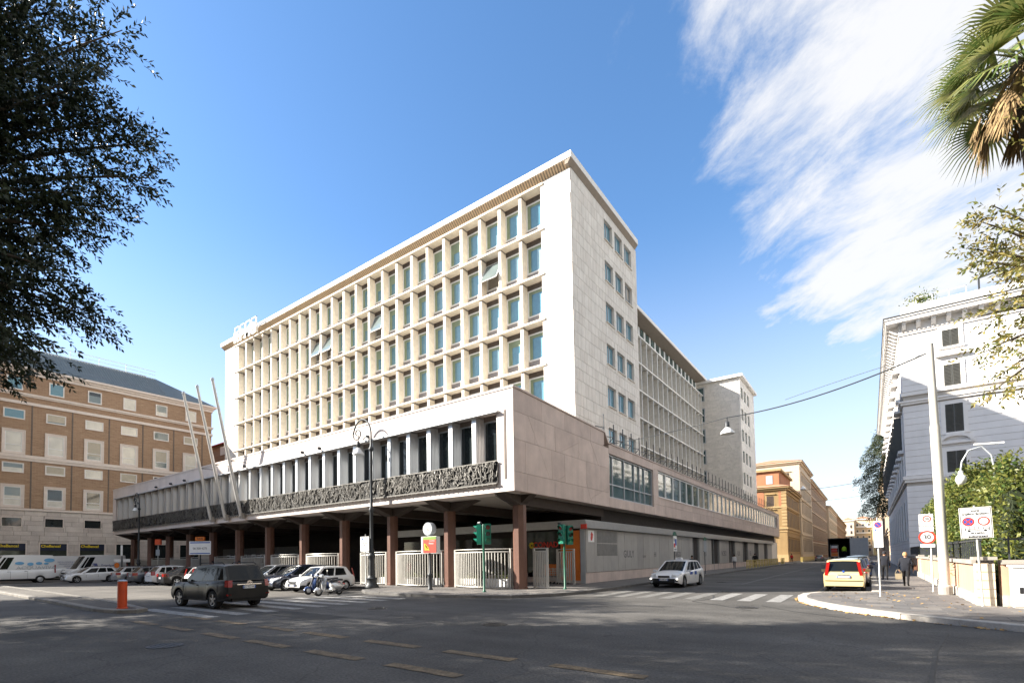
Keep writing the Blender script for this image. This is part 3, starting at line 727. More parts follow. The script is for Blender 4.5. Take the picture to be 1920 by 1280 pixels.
# --- rear wing and end block
WX = -21.5
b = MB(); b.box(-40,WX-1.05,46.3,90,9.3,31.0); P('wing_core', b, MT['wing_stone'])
b = MB(); b.box(-41,WX+.75,46.3,90.2,31.05,31.42); P('wing_roof', b, MT['roof_white'])
b = MB(); b.box(WX-1.0,WX+.70,46.3,90.1,30.98,31.045); P('wing_eaves', b, MT['soffit_dark'])
wl = [28.55-3.38*i for i in range(6)]
for z in wl: b = MB(); b.box(WX-1.04,WX+.10,46.3,90,z,z+.15); P('wing_ledge', b, MT['roof_white'])
wf_ = MB(); wf_.box(-.9,0,-.05,.05,0,3.2); wfin_m = wf_.mesh('wing_fin', MT['wing_stone'])
ed = MB(); ed.box(0,.03,-.06,.06,0,3.2); ed_m = ed.mesh('fin_edge', MT['frame_white'])
wp = MB(); wp.box(-.98,-.94,.06,1.95,.9,3.0); wp_m = wp.mesh('pane', MT['glass_teal'])
cw = MB(); cw.box(-.08,.02,0,1.45,0,2.1); cw_m = cw.mesh('clerestory_pane', MT['glass_teal'])
cj = MB(); cj.box(-.2,.06,1.45,2.02,0,2.1); cj_m = cj.mesh('clerestory_mullion', MT['frame_white'])
for k in range(21):
    y = 48.6+2.035*k
    for z in wl[1:]:
        f = inst('wing_fin', wfin_m, OB, (WX, y, z+.155), world=True); inst('fin_edge', ed_m, f, (0,0,0)); inst('pane', wp_m, f, (0,0,0))
    if y < 88: q = inst('clerestory_mullion', cj_m, OB, (WX-.85, y, 28.75), world=True); inst('clerestory_pane', cw_m, q, (0,0,0))
EX = -15.8
b = MB(); b.box(-30,EX-.26,90.27,102.6,9.3,30.55); P('end_block_core', b, MT['trav_joint'])
ew = [(-22.66,-21.2,zt-2.45,zt) for zt in [30.1-3.55*i for i in range(6)]]
slab_wall('stone_cladding', -24.5, EX-.26, 9.4, 30.56, (.28,), .85, ew, lambda m, a, c, z0, z1, d: m.box(a, c, 90.0-d, 90.26, z0, z1), [MT['wing_stone'], MT['travertine_b']], gap=.009, seed=5)
es = [(y, y+1.6, zt-1.9, zt) for y in (90.8,93.4,96.2) for zt in [29.2-3.5*i for i in range(6)]]
slab_wall('stone_cladding', 90.0, 102.6, 9.4, 30.56, (.86,1.05,.86,.735), 1.0, es, lambda m, a, c, z0, z1, d: m.box(EX-.255, EX+d, a, c, z0, z1), tw, seed=6)
b = MB(); b.box(-24.6,EX+.5,89.5,102.9,30.6,31.05); P('end_block_roof', b, MT['roof_white'])
for zt in [30.1-3.55*i for i in range(6)]:
    b = MB(); b.box(-22.66,-22.5,90.02,90.2,zt-2.45,zt); b.box(-21.36,-21.2,90.02,90.2,zt-2.45,zt); b.box(-22.5,-21.36,90.02,90.2,zt-.16,zt); b.box(-22.5,-21.36,90.02,90.2,zt-2.45,zt-2.3); w = P('window', b, MT['frame_grey'])
    b = MB(); b.box(-22.5,-21.36,90.1,90.12,zt-2.3,zt-.16); P('pane', b, MT['glass_teal'], w)
for (y0,y1,z0,z1) in es:
    b = MB(); b.box(EX-.2,EX-.15,y0,y1,z0,z1); P('window', b, MT['glass_teal'])
# --- ground floor: grey metal-panelled shop block along the street
KX, KY, KE = -14.3, 29.4, 106.5
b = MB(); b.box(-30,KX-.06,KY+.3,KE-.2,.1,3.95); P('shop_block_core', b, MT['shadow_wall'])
b = MB(); b.box(-22,KX+.02,KY+.02,KE-.1,.1,.78); P('plinth', b, MT['pink_granite'])
gaps = [(54.1,55.9),(62.7,64.7),(71.6,73.6),(80.3,82.5),(89.3,91.1),(98.2,100.4)]
for k in range(0, 60):
    y0 = 29.45+1.28*k; y1 = y0+1.27
    if y1 > KE: break
    if any(y0 < g1 and y1 > g0 for g0, g1 in gaps): continue
    b = MB(); b.box(KX-.05,KX+.05+RND.uniform(-.004,.004),y0,y1-.012,.80,3.60); P('metal_panel', b, RND.choice((MT['panel_grey'],MT['panel_grey_b'])))
for g0, g1 in gaps:
    b = MB(); b.box(KX-.45,KX-.38,g0-.1,g1+.1,.12,3.6); d = P('shop_door', b, MT['grille_brown'])
    b = MB(); b.box(KX-.37,KX-.34,g0+.3,g1-.3,1.2,3.0); P('door_pane', b, MT['glass_dark'], d)
    b = MB(); b.box(KX-.1,KX+.03,g0-.12,g0,.12,3.6); b.box(KX-.1,KX+.03,g1,g1+.12,.12,3.6); P('door_jamb', b, MT['mesh_grey'], d)
b = MB()
for k in range(7): b.prism([(KX+.32-.02*k,3.62+.075*k),(KX+.36-.02*k,3.64+.075*k),(KX+.36-.02*k,3.685+.075*k),(KX-.3,3.685+.075*k),(KX-.3,3.62+.075*k)], 'y', KY-.35, KE)
P('ribbed_canopy', b, MT['ribbed_metal'])
b = MB(); b.prism([(-32.0,3.62),(KX-.31,3.62),(KX-.31,4.14),(-32.0,4.14)], 'y', KY-.35, KY-.02); P('front_canopy', b, MT['ribbed_metal'])
for z0 in (2.75,1.88):
    b = MB()
    for k in range(10): b.box(KX+.05,KX+.075,31.1,34.4,z0+.079*k,z0+.079*k+.055)
    P('vent_louvre', b, MT['mesh_grey'])
b = MB(); b.box(KX+.055,KX+.07,29.75,30.65,2.75,3.5); s_ = P('arrow_sign', b, MT['sign_white'])
b = MB(); b.prism([(30.12,2.85),(30.28,2.85),(30.40,3.05),(30.42,3.25),(30.5,3.2),(30.25,3.42),(30.08,3.2),(30.16,3.25),(30.1,3.02)], 'x', KX+.071, KX+.08); P('arrow', b, MT['sign_red'], s_)
b = MB(); b.box(KX-.05,KX+.34,KY-.45,KY-.355,3.55,3.85); P('alarm_box', b, MT['sign_red'])
for (t, y, z, s) in (('GIULY',36.6,1.95,.75),('zone',39.8,1.8,.36),('HI',42.4,1.9,.6),('SAIGO',48.6,1.9,.7),('TEX',58.5,1.95,.8),('NOBO',67.6,1.95,.9),('ROK',76.5,1.95,.9),('SEL',85,1.95,.9)):
    lettering(t, s, MT['graffiti'], OB, (KX+.056, y, z), '+x', .001, world=True, name='graffiti')
b = MB(); b.box(-17.5,KX-.02,KE,113.3,.1,4.0); P('end_wall', b, MT['fin_stone'])
# shop front facing the piazza
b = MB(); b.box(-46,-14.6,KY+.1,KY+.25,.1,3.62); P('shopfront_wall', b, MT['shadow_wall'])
b = MB(); b.box(-18.6,-16.15,KY+.02,KY+.06,.5,3.5); sw_ = P('shop_window', b, MT['glass_shop'])
b = MB(); b.box(-16.05,-14.66,KY+.01,KY+.09,.3,3.5); P('orange_panel', b, MT['orange'])
b = MB(); b.box(-17.3,-16.2,KY-.01,KY+.015,.6,1.35); P('orange_counter', b, MT['orange'])
b = MB(); b.box(-14.62,-14.3,KY-.02,KY+.2,.1,3.6); P('corner_post', b, MT['frame_grey'])
lettering('CONAD', .52, MT['sign_red'], OB, (-17.15,KY-.03,2.62), '-y', .02, bold=.012, world=True, name='shop_letters')
b = MB()
for k in range(8): a = k*pi/4; b.obox((-18.22+cos(a)*.14,KY-.03,2.62+sin(a)*.14), (.07*cos(a),0,.07*sin(a)), (0,.02,0), (-.05*sin(a),0,.05*cos(a)))
P('flower_emblem', b, MT['yellow'])
for (x0, x1) in ((-22.6,-19.4),(-26.6,-23.4),(-30.6,-27.4)):
    b = MB(); b.box(x0,x1,KY+.0,KY+.05,.6,3.2); P('shop_window', b, MT['glass_shop'])
b = MB(); b.box(-37.5,-31.4,30.5,30.8,.1,3.6); P('brown_partition', b, MT['orange_red'])
b = MB(); b.box(-62,-38,29.6,32,.1,3.3); kk = P('white_cabin', b, MT['mesh_grey'])
for k in range(12):
    b = MB(); b.box(-61-.0+1.9*k,-60.2+1.9*k,29.56,29.6,1.5,2.6); w_ = P('window', b, MT['frame_white'])
    b = MB(); b.box(-60.9+1.9*k,-60.3+1.9*k,29.54,29.56,1.6,2.5); P('pane', b, MT['glass_dark'], w_)
# loose cable under the soffit
b = MB(); b.tube([(-14.9,20.78,5.55),(-15.1,20.9,5.0),(-15.0,21.6,4.75),(-14.95,22.4,4.65)], .02, 6); P('loose_cable', b, MT['iron_dark'])
# spotlights along the canopy strip
b = MB(); b.lathe([(.03,0),(.10,.05),(.11,.22),(.05,.28)], n=8, axis='y'); b.bar((0,.1,0),(0,.4,-.12),.04); spm = b.mesh('spotlight', MT['iron_dark'])
for x in (-24.5,-29.5,-31.5,-39.5,-50.5,-53.5,-57): inst('spotlight', spm, OB, (x, YP-.45, 9.42), world=True)
# antennas etc
# --- railings between the columns
def railing(x0, x1, y0, bulge, label, n=None):
    L = x1-x0; n = n or int(L/.16)
    t = thing('railing', label, 'railing', ((x0+x1)/2, y0, .13), 0, 'curved metal railings between the columns')
    pt = lambda u: ((u-.5)*L, -bulge*sin(pi*u)**.8, 0)
    bars = MB()
    for k in range(n+1): x, y, _ = pt(k/n); bars.box(x-.022,x+.022,y-.03,y+.03,.12,1.98)
    part('bars', bars, MT['rail_metal'], t, kind='stuff')
    for nm, z, w in (('bottom_rail',.10,.05),('top_rail',2.0,.07),('hand_rail',2.16,.05)):
        b = MB(); b.tube([(pt(k/16)[0],pt(k/16)[1],z) for k in range(17)], w*.6, 6); part(nm, b, MT['rail_metal'], t)
    for u in (.02,.98):
        b = MB(); x, y, _ = pt(u); b.box(x-.05,x+.05,y-.05,y+.05,0,2.18); part('post', b, MT['rail_metal'], t)
names = ['nearest the corner column','second from the corner','third from the corner','fourth from the corner','fifth from the corner','sixth from the corner','seventh from the corner','eighth from the corner','ninth from the corner','tenth from the corner','farthest along the arcade']
for k in range(11):
    x1 = -14.9-4.97*k-.45; x0 = -14.9-4.97*(k+1)+.45
    railing(x0+ (1.4 if k == 2 else 0), x1, 22.75, .75 if k in (0,1,3,4) else .25, 'curved light metal railing under the podium, %s' % names[k])
railing(-14.4, -13.55, 23.4, .0, 'short light metal railing just right of the corner column', 8)
railing(-15.6, -14.4, 28.1, .0, 'free standing metal gate panel in front of the orange shop panel', 9)
# ================================================================== OTHER BUILDINGS
mat('brick', (.235,.155,.095), .85, var=.10, scale=.5)
def brickify(m):
    t = m.node_tree; p = t.nodes['Principled BSDF']; g_ = t.nodes.new('ShaderNodeNewGeometry'); s = t.nodes.new('ShaderNodeSeparateXYZ'); c = t.nodes.new('ShaderNodeCombineXYZ')
    t.links.new(g_.outputs['Position'], s.inputs[0]); t.links.new(s.outputs[1], c.inputs[0]); t.links.new(s.outputs[2], c.inputs[1])
    bt = t.nodes.new('ShaderNodeTexBrick'); bt.inputs['Scale'].default_value = 1.0; bt.inputs['Brick Width'].default_value = .55; bt.inputs['Row Height'].default_value = .115; bt.inputs['Mortar Size'].default_value = .009
    bt.inputs['Color1'].default_value = (.335,.22,.145,1); bt.inputs['Color2'].default_value = (.255,.16,.10,1); bt.inputs['Mortar'].default_value = (.38,.30,.22,1); bt.inputs['Bias'].default_value = -.15
    t.links.new(c.outputs[0], bt.inputs['Vector'])
    n = t.nodes.new('ShaderNodeTexNoise'); mp_ = t.nodes.new('ShaderNodeMapping'); mp_.inputs['Scale'].default_value = (1,1.2,9); t.links.new(g_.outputs['Position'], mp_.inputs[0]); t.links.new(mp_.outputs[0], n.inputs['Vector']); n.inputs['Scale'].default_value = 1.1; n.inputs['Detail'].default_value = 5
    r = t.nodes.new('ShaderNodeMapRange'); r.inputs[1].default_value = .62; r.inputs[2].default_value = .72; r.inputs[3].default_value = 0; r.inputs[4].default_value = .55; t.links.new(n.outputs[0], r.inputs[0])
    mx = t.nodes.new('ShaderNodeMix'); mx.data_type = 'RGBA'; t.links.new(r.outputs[0], mx.inputs[0]); t.links.new(bt.outputs[0], mx.inputs[6]); mx.inputs[7].default_value = (.55,.43,.30,1)
    t.links.new(mx.outputs[2], p.inputs['Base Color'])
brickify(MT['brick'])
mat('ashlar', (.60,.55,.51), .75, var=.14, scale=1.2, bump=.2, bscale=12, fine=.08)
mat('ashlar_b', (.54,.49,.455), .75, var=.14, scale=1.2, bump=.2, bscale=12, fine=.08)
mat('trim_pale', (.68,.61,.56), .7, var=.08)
mat('roof_zinc', (.12,.15,.165), .6, metal=.0, var=.12, scale=1)
mat('palazzo_white', (.82,.80,.785), .75, var=.06, scale=.8, streak=.06)
mat('palazzo_trim', (.82,.79,.755), .7, var=.05)
mat('shutter_dark', (.075,.075,.068), .6, var=.15)
mat('shutter_brown', (.05,.033,.025), .6, var=.2)
mat('shutter_green', (.06,.08,.055), .6, var=.2)
mat('ochre', (.285,.185,.08), .8, var=.14, scale=.6, streak=.15)
mat('ochre_trim', (.37,.255,.125), .8, var=.12)
mat('terracotta', (.36,.15,.075), .8, var=.14, scale=.5, streak=.12)
mat('cream', (.52,.44,.34), .8, var=.1, streak=.12)
mat('cream_trim', (.58,.48,.36), .8, var=.08)
mat('brown_plaster', (.285,.16,.095), .8, var=.12, streak=.15)
mat('pale_beige', (.60,.485,.36), .8, var=.1, streak=.1)
mat('pink_plaster', (.56,.36,.25), .8, var=.12, scale=.7, streak=.16)
mat('roof_tile', (.38,.20,.12), .85, var=.2, scale=2)
mat('roof_red', (.33,.045,.03), .6, var=.15)
mat('yellow_plaster', (.62,.47,.22), .8, var=.1)
mat('curtain', (.62,.60,.53), .25, var=.18, scale=.9, spec=.8)
# ------------------------------------------------------------ brick building on the left
BB = thing('brick_building', 'brown brick palazzo with stone base, bank shopfronts and grey hipped roof at the left', 'building', (-80,10,0), radians(-1.5))
def Q(name, mb, m, parent=BB, **k): return part(name, mb, m, parent, **k)
S0, S1 = -3.0, 26.0
b = MB(); b.box(-22,0,S0,S1,8.3,25.0); Q('brick_wall', b, MT['brick'])
b = MB(); b.box(-22,-.12,S0,S1,.05,8.3); Q('base_core', b, MT['granite_joint'])
wc = [3.65+3.88*k for k in range(-1,6)]
holes = []
for k, c in enumerate(wc):
    holes.append((c-.93,c+.93,6.28,7.42)); holes.append((c+.0-1.42, c+1.42, .0, 4.42))
mmz = {}
rng = random.Random(11)
z = .12; rows = [.62,.62,.7,.55,.62,.95,.48,.62,.5,.72,.55,.62,.65]
ri = 0
while z < 8.2:
    zz = min(z+rows[ri % len(rows)], 8.25); u = S0-rng.uniform(0,1)
    while u < S1:
        uu = u+rng.uniform(1.1,2.3); cells = [(max(u,S0),min(uu,S1),z,zz)]; u = uu
        for w in holes:
            nx = []
            for c in cells: nx += sub(c, w)
            cells = nx
        for c in cells:
            if c[1]-c[0] > .1 and c[3]-c[2] > .1:
                mb = MB(); mb.box(-.12, rng.uniform(-.006,.012), c[0]+.012, c[1]-.012, c[2]+.012, c[3]-.012); Q('stone_block', mb, rng.choice((MT['ashlar'],MT['ashlar_b'])))
    z = zz; ri += 1
def band(z0, z1, d, nm='string_course', m='trim_pale', parent=BB):
    b = MB(); b.box(-.05,d,S0-.02,S1+d,z0,z1); b.box(-22,.0,S1,S1+d,z0,z1); return Q(nm, b, MT[m], parent)
band(8.25,8.5,.14); band(14.2,14.5,.10); band(14.5,14.88,.2); band(20.95,21.3,.14); band(21.95,22.12,.10); band(22.12,22.32,.22); band(24.6,24.95,.15,'cornice'); band(24.95,25.2,.32,'cornice'); band(25.2,25.45,.55,'cornice')
mat('blind_sand', (.45,.41,.33), .6, var=.1)
brw = random.Random(12)
def bwin(c, w, z0, z1, sur, glass, nm='window', rec=.10, d=.07):
    b = MB()
    for (y0,y1,a0,a1) in ((c-w/2,c-w/2+sur,z0,z1),(c+w/2-sur,c+w/2,z0,z1),(c-w/2+sur,c+w/2-sur,z0,z0+sur),(c-w/2+sur,c+w/2-sur,z1-sur,z1)): b.box(-.02,d,y0,y1,a0,a1)
    if sur > .2:
        for (y0,y1,a0,a1) in ((c-w/2-.0,c-w/2+.1,z0,z1),(c+w/2-.1,c+w/2,z0,z1),(c-w/2+.1,c+w/2-.1,z1-.1,z1)): b.box(d,d+.05,y0,y1,a0,a1)
    fo = Q(nm, b, MT['trim_pale'])
    b = MB(); i0, i1, j0, j1 = c-w/2+sur, c+w/2-sur, z0+sur, z1-sur
    b.box(.012,.05,i0,i0+.06,j0,j1); b.box(.012,.05,i1-.06,i1,j0,j1); b.box(.012,.05,i0+.06,i1-.06,j0,j0+.06); b.box(.012,.05,i0+.06,i1-.06,j1-.06,j1)
    if sur > .2: b.box(.012,.05,i0+.06,i1-.06,(j0*.66+j1*.34)-.04,(j0*.66+j1*.34)+.04)
    Q('casement', b, MT['frame_white'], fo)
    b = MB(); b.box(.008,.02,i0+.06,i1-.06,j0+.06,j1-.06); Q('pane', b, glass, fo)
    f_ = brw.choice((0,.3,.45,.6,.75)) if glass is not MT['glass_blue'] else 0
    if f_: b = MB(); b.box(.021,.026,i0+.07,i1-.07,j1-.07-(j1-j0)*f_,j1-.07); Q('blind', b, brw.choice((MT['curtain'],MT['blind_sand'],MT['glass_dark'],MT['glass_lit'])), fo)
gl = [MT['curtain'], MT['glass_lit'], MT['glass_blue'], MT['curtain'], MT['glass_lit']]
for k, c in enumerate(wc):
    bwin(c, 1.5, 22.6, 24.2, .07, [MT['glass_blue'],MT['glass_blue'],MT['glass_blue'],MT['glass_lit'],MT['curtain'],MT['curtain'],MT['curtain']][k])
    bwin(c, 1.95, 19.1, 20.3, .07, [MT['glass_blue'],MT['glass_blue'],MT['glass_lit'],MT['curtain'],MT['curtain'],MT['glass_lit'],MT['curtain']][k])
    bwin(c, 2.1, 14.92, 17.85, .30, [MT['curtain'],MT['curtain'],MT['curtain'],MT['glass_lit'],MT['curtain'],MT['glass_lit'],MT['curtain']][k])
    bwin(c, 1.95, 12.7, 13.9, .07, [MT['curtain'],MT['curtain'],MT['curtain'],MT['curtain'],MT['glass_dark'],MT['glass_lit'],MT['glass_dark']][k])
    bwin(c, 2.1, 8.55, 11.3, .30, MT['curtain'] if k % 3 else MT['glass_lit'])
    b = MB(); b.box(-.10,.05,c-.93,c-.85,6.28,7.42); b.box(-.10,.05,c+.85,c+.93,6.28,7.42); b.box(-.10,.05,c-.85,c+.85,6.28,6.36); b.box(-.10,.05,c-.85,c+.85,7.34,7.42); w = Q('window', b, MT['trim_pale'])
    b = MB(); b.box(-.11,-.08,c-.85,c+.85,6.36,7.34); Q('pane', b, MT['glass_dark'], w)
    # shopfront
    b = MB(); b.box(-.10,.03,c-1.42,c-1.28,.1,4.42); b.box(-.10,.03,c+1.28,c+1.42,.1,4.42); b.box(-.10,.03,c-1.28,c+1.28,4.32,4.42); w = Q('shopfront', b, MT['trim_pale'])
    b = MB(); b.box(-.11,-.07,c-1.28,c+1.28,.1,3.55 if k < 4 else 4.3); Q('pane', b, MT['glass_dark'] if k >= 4 else MT['glass_shop'], w)
    if k < 4:
        b = MB(); b.box(-.09,-.02,c-1.28,c+1.28,3.5,4.32); Q('fascia_sign', b, MT['navy'], w)
        lettering('CheBanca!', .44, MT['yellow'], w, (.0, c-.25, 4.02), '+x', .004, bold=.014, name='sign_letters')
for k in range(7):
    s = 1.39+3.88*k; b = MB(); b.box(-.01,.03,s-.07,s+.07,8.5,14.2); b.box(-.01,.03,s-.07,s+.07,14.88,20.95); Q('brick_joint_strip', b, MT['grille_brown'])
rf = MB(); rf.add([(.5,S0,25.46),(.5,S1+.5,25.46),(-22.5,S1+.5,25.46),(-22.5,S0,25.46),(-5,S0,29.4),(-5,S1-6.0,29.4),(-17,S1-6.0,29.4),(-17,S0,29.4)], [(0,1,5,4),(1,2,6,5),(4,5,6,7),(2,3,7,6),(3,0,4,7)]); ro_ = Q('roof', rf, MT['roof_zinc'])
rbm = MB()
for k in range(90):
    s = S0+.3+.32*k
    if s > S1-6.0: break
    rbm.bar((.48,s,25.49),(-4.98,s,29.43),.04,.05)
Q('roof_ribs', rbm, MT['roof_zinc'], ro_, kind='stuff')
rl = MB(); 
for k in range(7): rl.box(-5.03,-4.97,S0+3.2*k,S0+3.2*k+.06,29.4,30.5)
rl.box(-5.03,-4.97,S0,S1-6.0,30.46,30.52); rl.box(-5.03,-4.97,S0,S1-6.0,29.95,29.99); Q('roof_railing', rl, MT['frame_white'], ro_)
b = MB(); b.box(-16,-5.6,S0,S1-7,29.4,29.72); Q('roof_terrace', b, MT['frame_grey'], ro_)
# ------------------------------------------------------------ unseen block outside the frame, added to shade the far end of the podium
NB = thing('shade_block', 'plain unseen block added beside the brick building at the far left to shade the podium', 'building', (-81,4,0))
b = MB(); b.box(-11,11,-5,4.8,0,27.5); part('wall', b, MT['pale_beige'], NB)
b = MB(); b.box(-11.4,11.4,-5.4,5.1,27.5,28.3); part('roof', b, MT['roof_tile'], NB)
for i in range(7):
    for j in range(3):
        b = MB(); b.box(11,11.06,-4+3*j,-2.8+3*j,2+3.5*i,4+3.5*i); part('window', b, MT['shutter_dark'], NB)
# ------------------------------------------------------------ generic street palazzo
def palazzo(name, label, x, y0, y1, H, wall, trim, rows, bay, shut, side=-1, depth=14, sur=None, base=None, cornice=.7, roofm='roof_tile', first=None, endwin=True, group=None, bands=()):
    """street front on plane X=x facing +X (side=1) or -X (side=-1); rows: list of (z0, z1, w)"""
    L = y1-y0; t = thing(name, label, 'building', (x, y0, 0), 0, group); sd = side
    xb = lambda a, b_: (min(a*sd,b_*sd), max(a*sd,b_*sd))
    def bx(mb, a0, a1, *r): q = xb(a0, a1); mb.box(q[0], q[1], *r)
    m = MB(); bx(m,-depth,0,0,L,0,H); part('wall', m, wall, t)
    m = MB(); bx(m,-depth-cornice,cornice,-cornice,L+.1,H+.002,H+.3); bx(m,-depth-cornice*.5,cornice*.5,-cornice*.5,L,H-.4,H); part('cornice', m, trim, t)
    m = MB(); c_ = cornice+.15; a, bq = xb(-depth-c_, c_); m.add([(a,-c_,H+.31),(bq,-c_,H+.31),(bq,L+.05,H+.31),(a,L+.05,H+.31),(-depth*sd/2,5,H+2.0),(-depth*sd/2,L-4,H+2.0)], [(0,1,4),(1,2,5,4),(2,3,5),(3,0,4,5),(0,3,2,1)]); part('roof', m, MT[roofm], t)
    for z0, z1, d in bands: m = MB(); bx(m,-depth-d,d,-d,L,z0,z1); part('string_course', m, trim, t)
    if base: m = MB(); bx(m,-.3,.06,-.06,L,.1,base[0]); bx(m,-depth,-.31,-.06,.3,.1,base[0]); part('base', m, base[1], t)
    for (z0, z1, w) in rows:
        h = z1-z0; w = w*1.3
        a = MB()
        for (p0,p1,q0,q1) in ((-w/2-.12,-w/2,-.1,h+.15),(w/2,w/2+.12,-.1,h+.15),(-w/2,w/2,h,h+.15),(-w/2-.2,w/2+.2,-.22,-.1)): bx(a,0,.045,p0,p1,q0,q1)
        bx(a,0,.28,-w/2-.3,w/2+.3,h+.3,h+.42)
        wm = a.mesh('window', sur or trim)
        a = MB(); bx(a,.0,.03,-w/2,-.015,-.1,h); bx(a,.0,.03,.015,w/2,-.1,h)
        nsl = 7
        for q in range(nsl): bx(a,.03,.04,-w/2+.06,-.08,h*(q+.15)/nsl,h*(q+.6)/nsl); bx(a,.03,.04,.08,w/2-.06,h*(q+.15)/nsl,h*(q+.6)/nsl)
        sm = a.mesh('shutters', shut)
        n = int((L-1.6)/bay); off = (L-(n-1)*bay)/2 if first is None else first
        for k in range(n):
            wi = inst('window', wm, t, (0, off+k*bay, z0)); inst('shutters', sm, wi, (0,0,0))
        if endwin:
            for k in range(max(1, int((depth-3)/4.2))):
                e = inst('window', wm, t, (-sd*(3.0+4.2*k), 0, z0), rz=-pi/2 if sd > 0 else pi/2); inst('shutters', sm, e, (0,0,0))
    return t
OP = palazzo('ochre_palazzo', 'ochre palazzo with rusticated walls and red attic, just past the office building', -14, 127, 152, 16.2, MT['ochre'], MT['ochre_trim'], [(12.4,14.6,1.1),(7.9,11.2,1.1),(2.4,5.2,1.2)], 2.75, MT['shutter_brown'], 1, 9, base=(1.7,MT['ochre_trim']), bands=((11.9,12.2,.15),(7.2,7.6,.2),(6.6,6.8,.12)))
b = MB(); b.box(-8.0,-1.4,1.5,22,16.5,20.2); at = part('attic', b, MT['terracotta'], OP)
b = MB(); b.box(-8.6,-.9,1.0,22.5,20.21,20.7); part('attic_cornice', b, MT['ochre_trim'], at)
b = MB(); b.box(-3.9,-2.6,1.42,1.50,17.4,19.3); part('attic_window', b, MT['frame_grey'], at)
b = MB(); b.box(-7.6,-4.2,-.05,0,12.2,15.6); b.box(-1.4,-.9,-.05,0,12.2,15.6); part('red_wall_panel', b, MT['terracotta'], OP)
for k in range(11):
    b = MB(); b.box(-.9,.06,-.07,-.01,8+.7*k,8.45+.7*k); b.box(.0,.07,-.06,.9,8+.7*k,8.45+.7*k); part('quoin', b, MT['ochre_trim'], OP)
palazzo('cream_palazzo', 'tall cream palazzo with brown shutters rising behind the ochre palazzo', -13.6, 152.2, 184, 25.4, MT['cream'], MT['cream_trim'], [(20.8,22.8,1.2),(16.6,18.9,1.2),(12.2,15.2,1.2),(7.6,10.6,1.2),(2.4,5.6,1.3)], 3.4, MT['shutter_brown'], 1, 13, base=(1.7,MT['pale_beige']), bands=((15.9,16.2,.15),(11.2,11.5,.15),(6.6,6.9,.2)))
palazzo('brown_palazzo', 'long brown palazzo with rows of shutters, fifth along the street', -14, 184.3, 258, 24.3, MT['brown_plaster'], MT['cream_trim'], [(20.4,22.2,1.2),(15.9,18.6,1.3),(11.5,14.4,1.3),(6.4,9.9,1.3),(1.6,4.4,1.4)], 3.9, MT['shutter_brown'], 1, 13, bands=((19.6,19.9,.15),(14.9,15.2,.15),(10.6,10.9,.15),(5.2,5.5,.2)))
palazzo('beige_palazzo', 'pale beige palazzo with a bright end wall beyond the brown one', -13.2, 259, 325, 21.5, MT['pale_beige'], MT['cream_trim'], [(17.4,19.6,1.3),(12.4,15.2,1.3),(7.4,10.4,1.3),(2.2,5,1.4)], 4.2, MT['shutter_green'], 1, 13, bands=((16.3,16.6,.15),(11.2,11.5,.15)), endwin=False)
palazzo('orange_palazzo', 'orange brown palazzo far down the left side of the street', -13.4, 326, 455, 21.5, MT['brown_plaster'], MT['ochre_trim'], [(17.4,19.6,1.4),(12.4,15.2,1.4),(7.4,10.4,1.4)], 5.0, MT['shutter_brown'], 1, 13, bands=((16.3,16.6,.15),), endwin=False)
# end of the street
def end_house(name, label, x0, x1, y, H, wall, trim, shut, rows, cols, roofm='roof_tile', balcony=False):
    t = thing(name, label, 'building', ((x0+x1)/2, y, 0)); w = (x1-x0)/2
    m = MB(); m.box(-w,w,0,12,0,H); part('wall', m, wall, t)
    m = MB(); m.box(-w-.3,w+.3,-.8,12.5,H+.003,H+.6); part('cornice', m, trim, t)
    m = MB(); m.add([(-w-.5,-1,H+.62),(w+.5,-1,H+.62),(w+.5,13,H+.62),(-w-.5,13,H+.62),(0,6,H+3)], [(0,1,4),(1,2,4),(2,3,4),(3,0,4),(3,2,1,0)]); part('roof', m, MT[roofm], t)
    for i in range(rows):
        z = 3+(H-4)*i/rows
        for j in range(cols):
            x = -w+2*w*(j+.5)/cols
            m = MB(); m.box(x-.8,x+.8,-.12,0,z-.1,z+2.6); o = part('window', m, trim, t)
            m = MB(); m.box(x-.6,x+.6,-.2,-.125,z+.05,z+2.4); part('shutters', m, shut, o)
        if balcony and i: m = MB(); m.box(-w+1,w-1,-1.3,0,z-.4,z-.2); m.box(-w+1,w-1,-1.3,-1.2,z-.2,z+.7); part('balcony', m, trim, t)
end_house('end_house', 'narrow cream house closing the street at its left', -15.5,-8.5,462,25.5, MT['cream_trim'], MT['palazzo_trim'], MT['shutter_brown'], 5, 2)
end_house('end_house', 'pale balconied house in the middle of the street end', -8.4,2.0,470,26.5, MT['pale_beige'], MT['palazzo_trim'], MT['shutter_dark'], 5, 3, balcony=True)
end_house('end_house', 'ochre house with red tiled roof closing the street behind the white van', 2.1,16.5,464,26, MT['yellow_plaster'], MT['cream_trim'], MT['shutter_dark'], 5, 3)
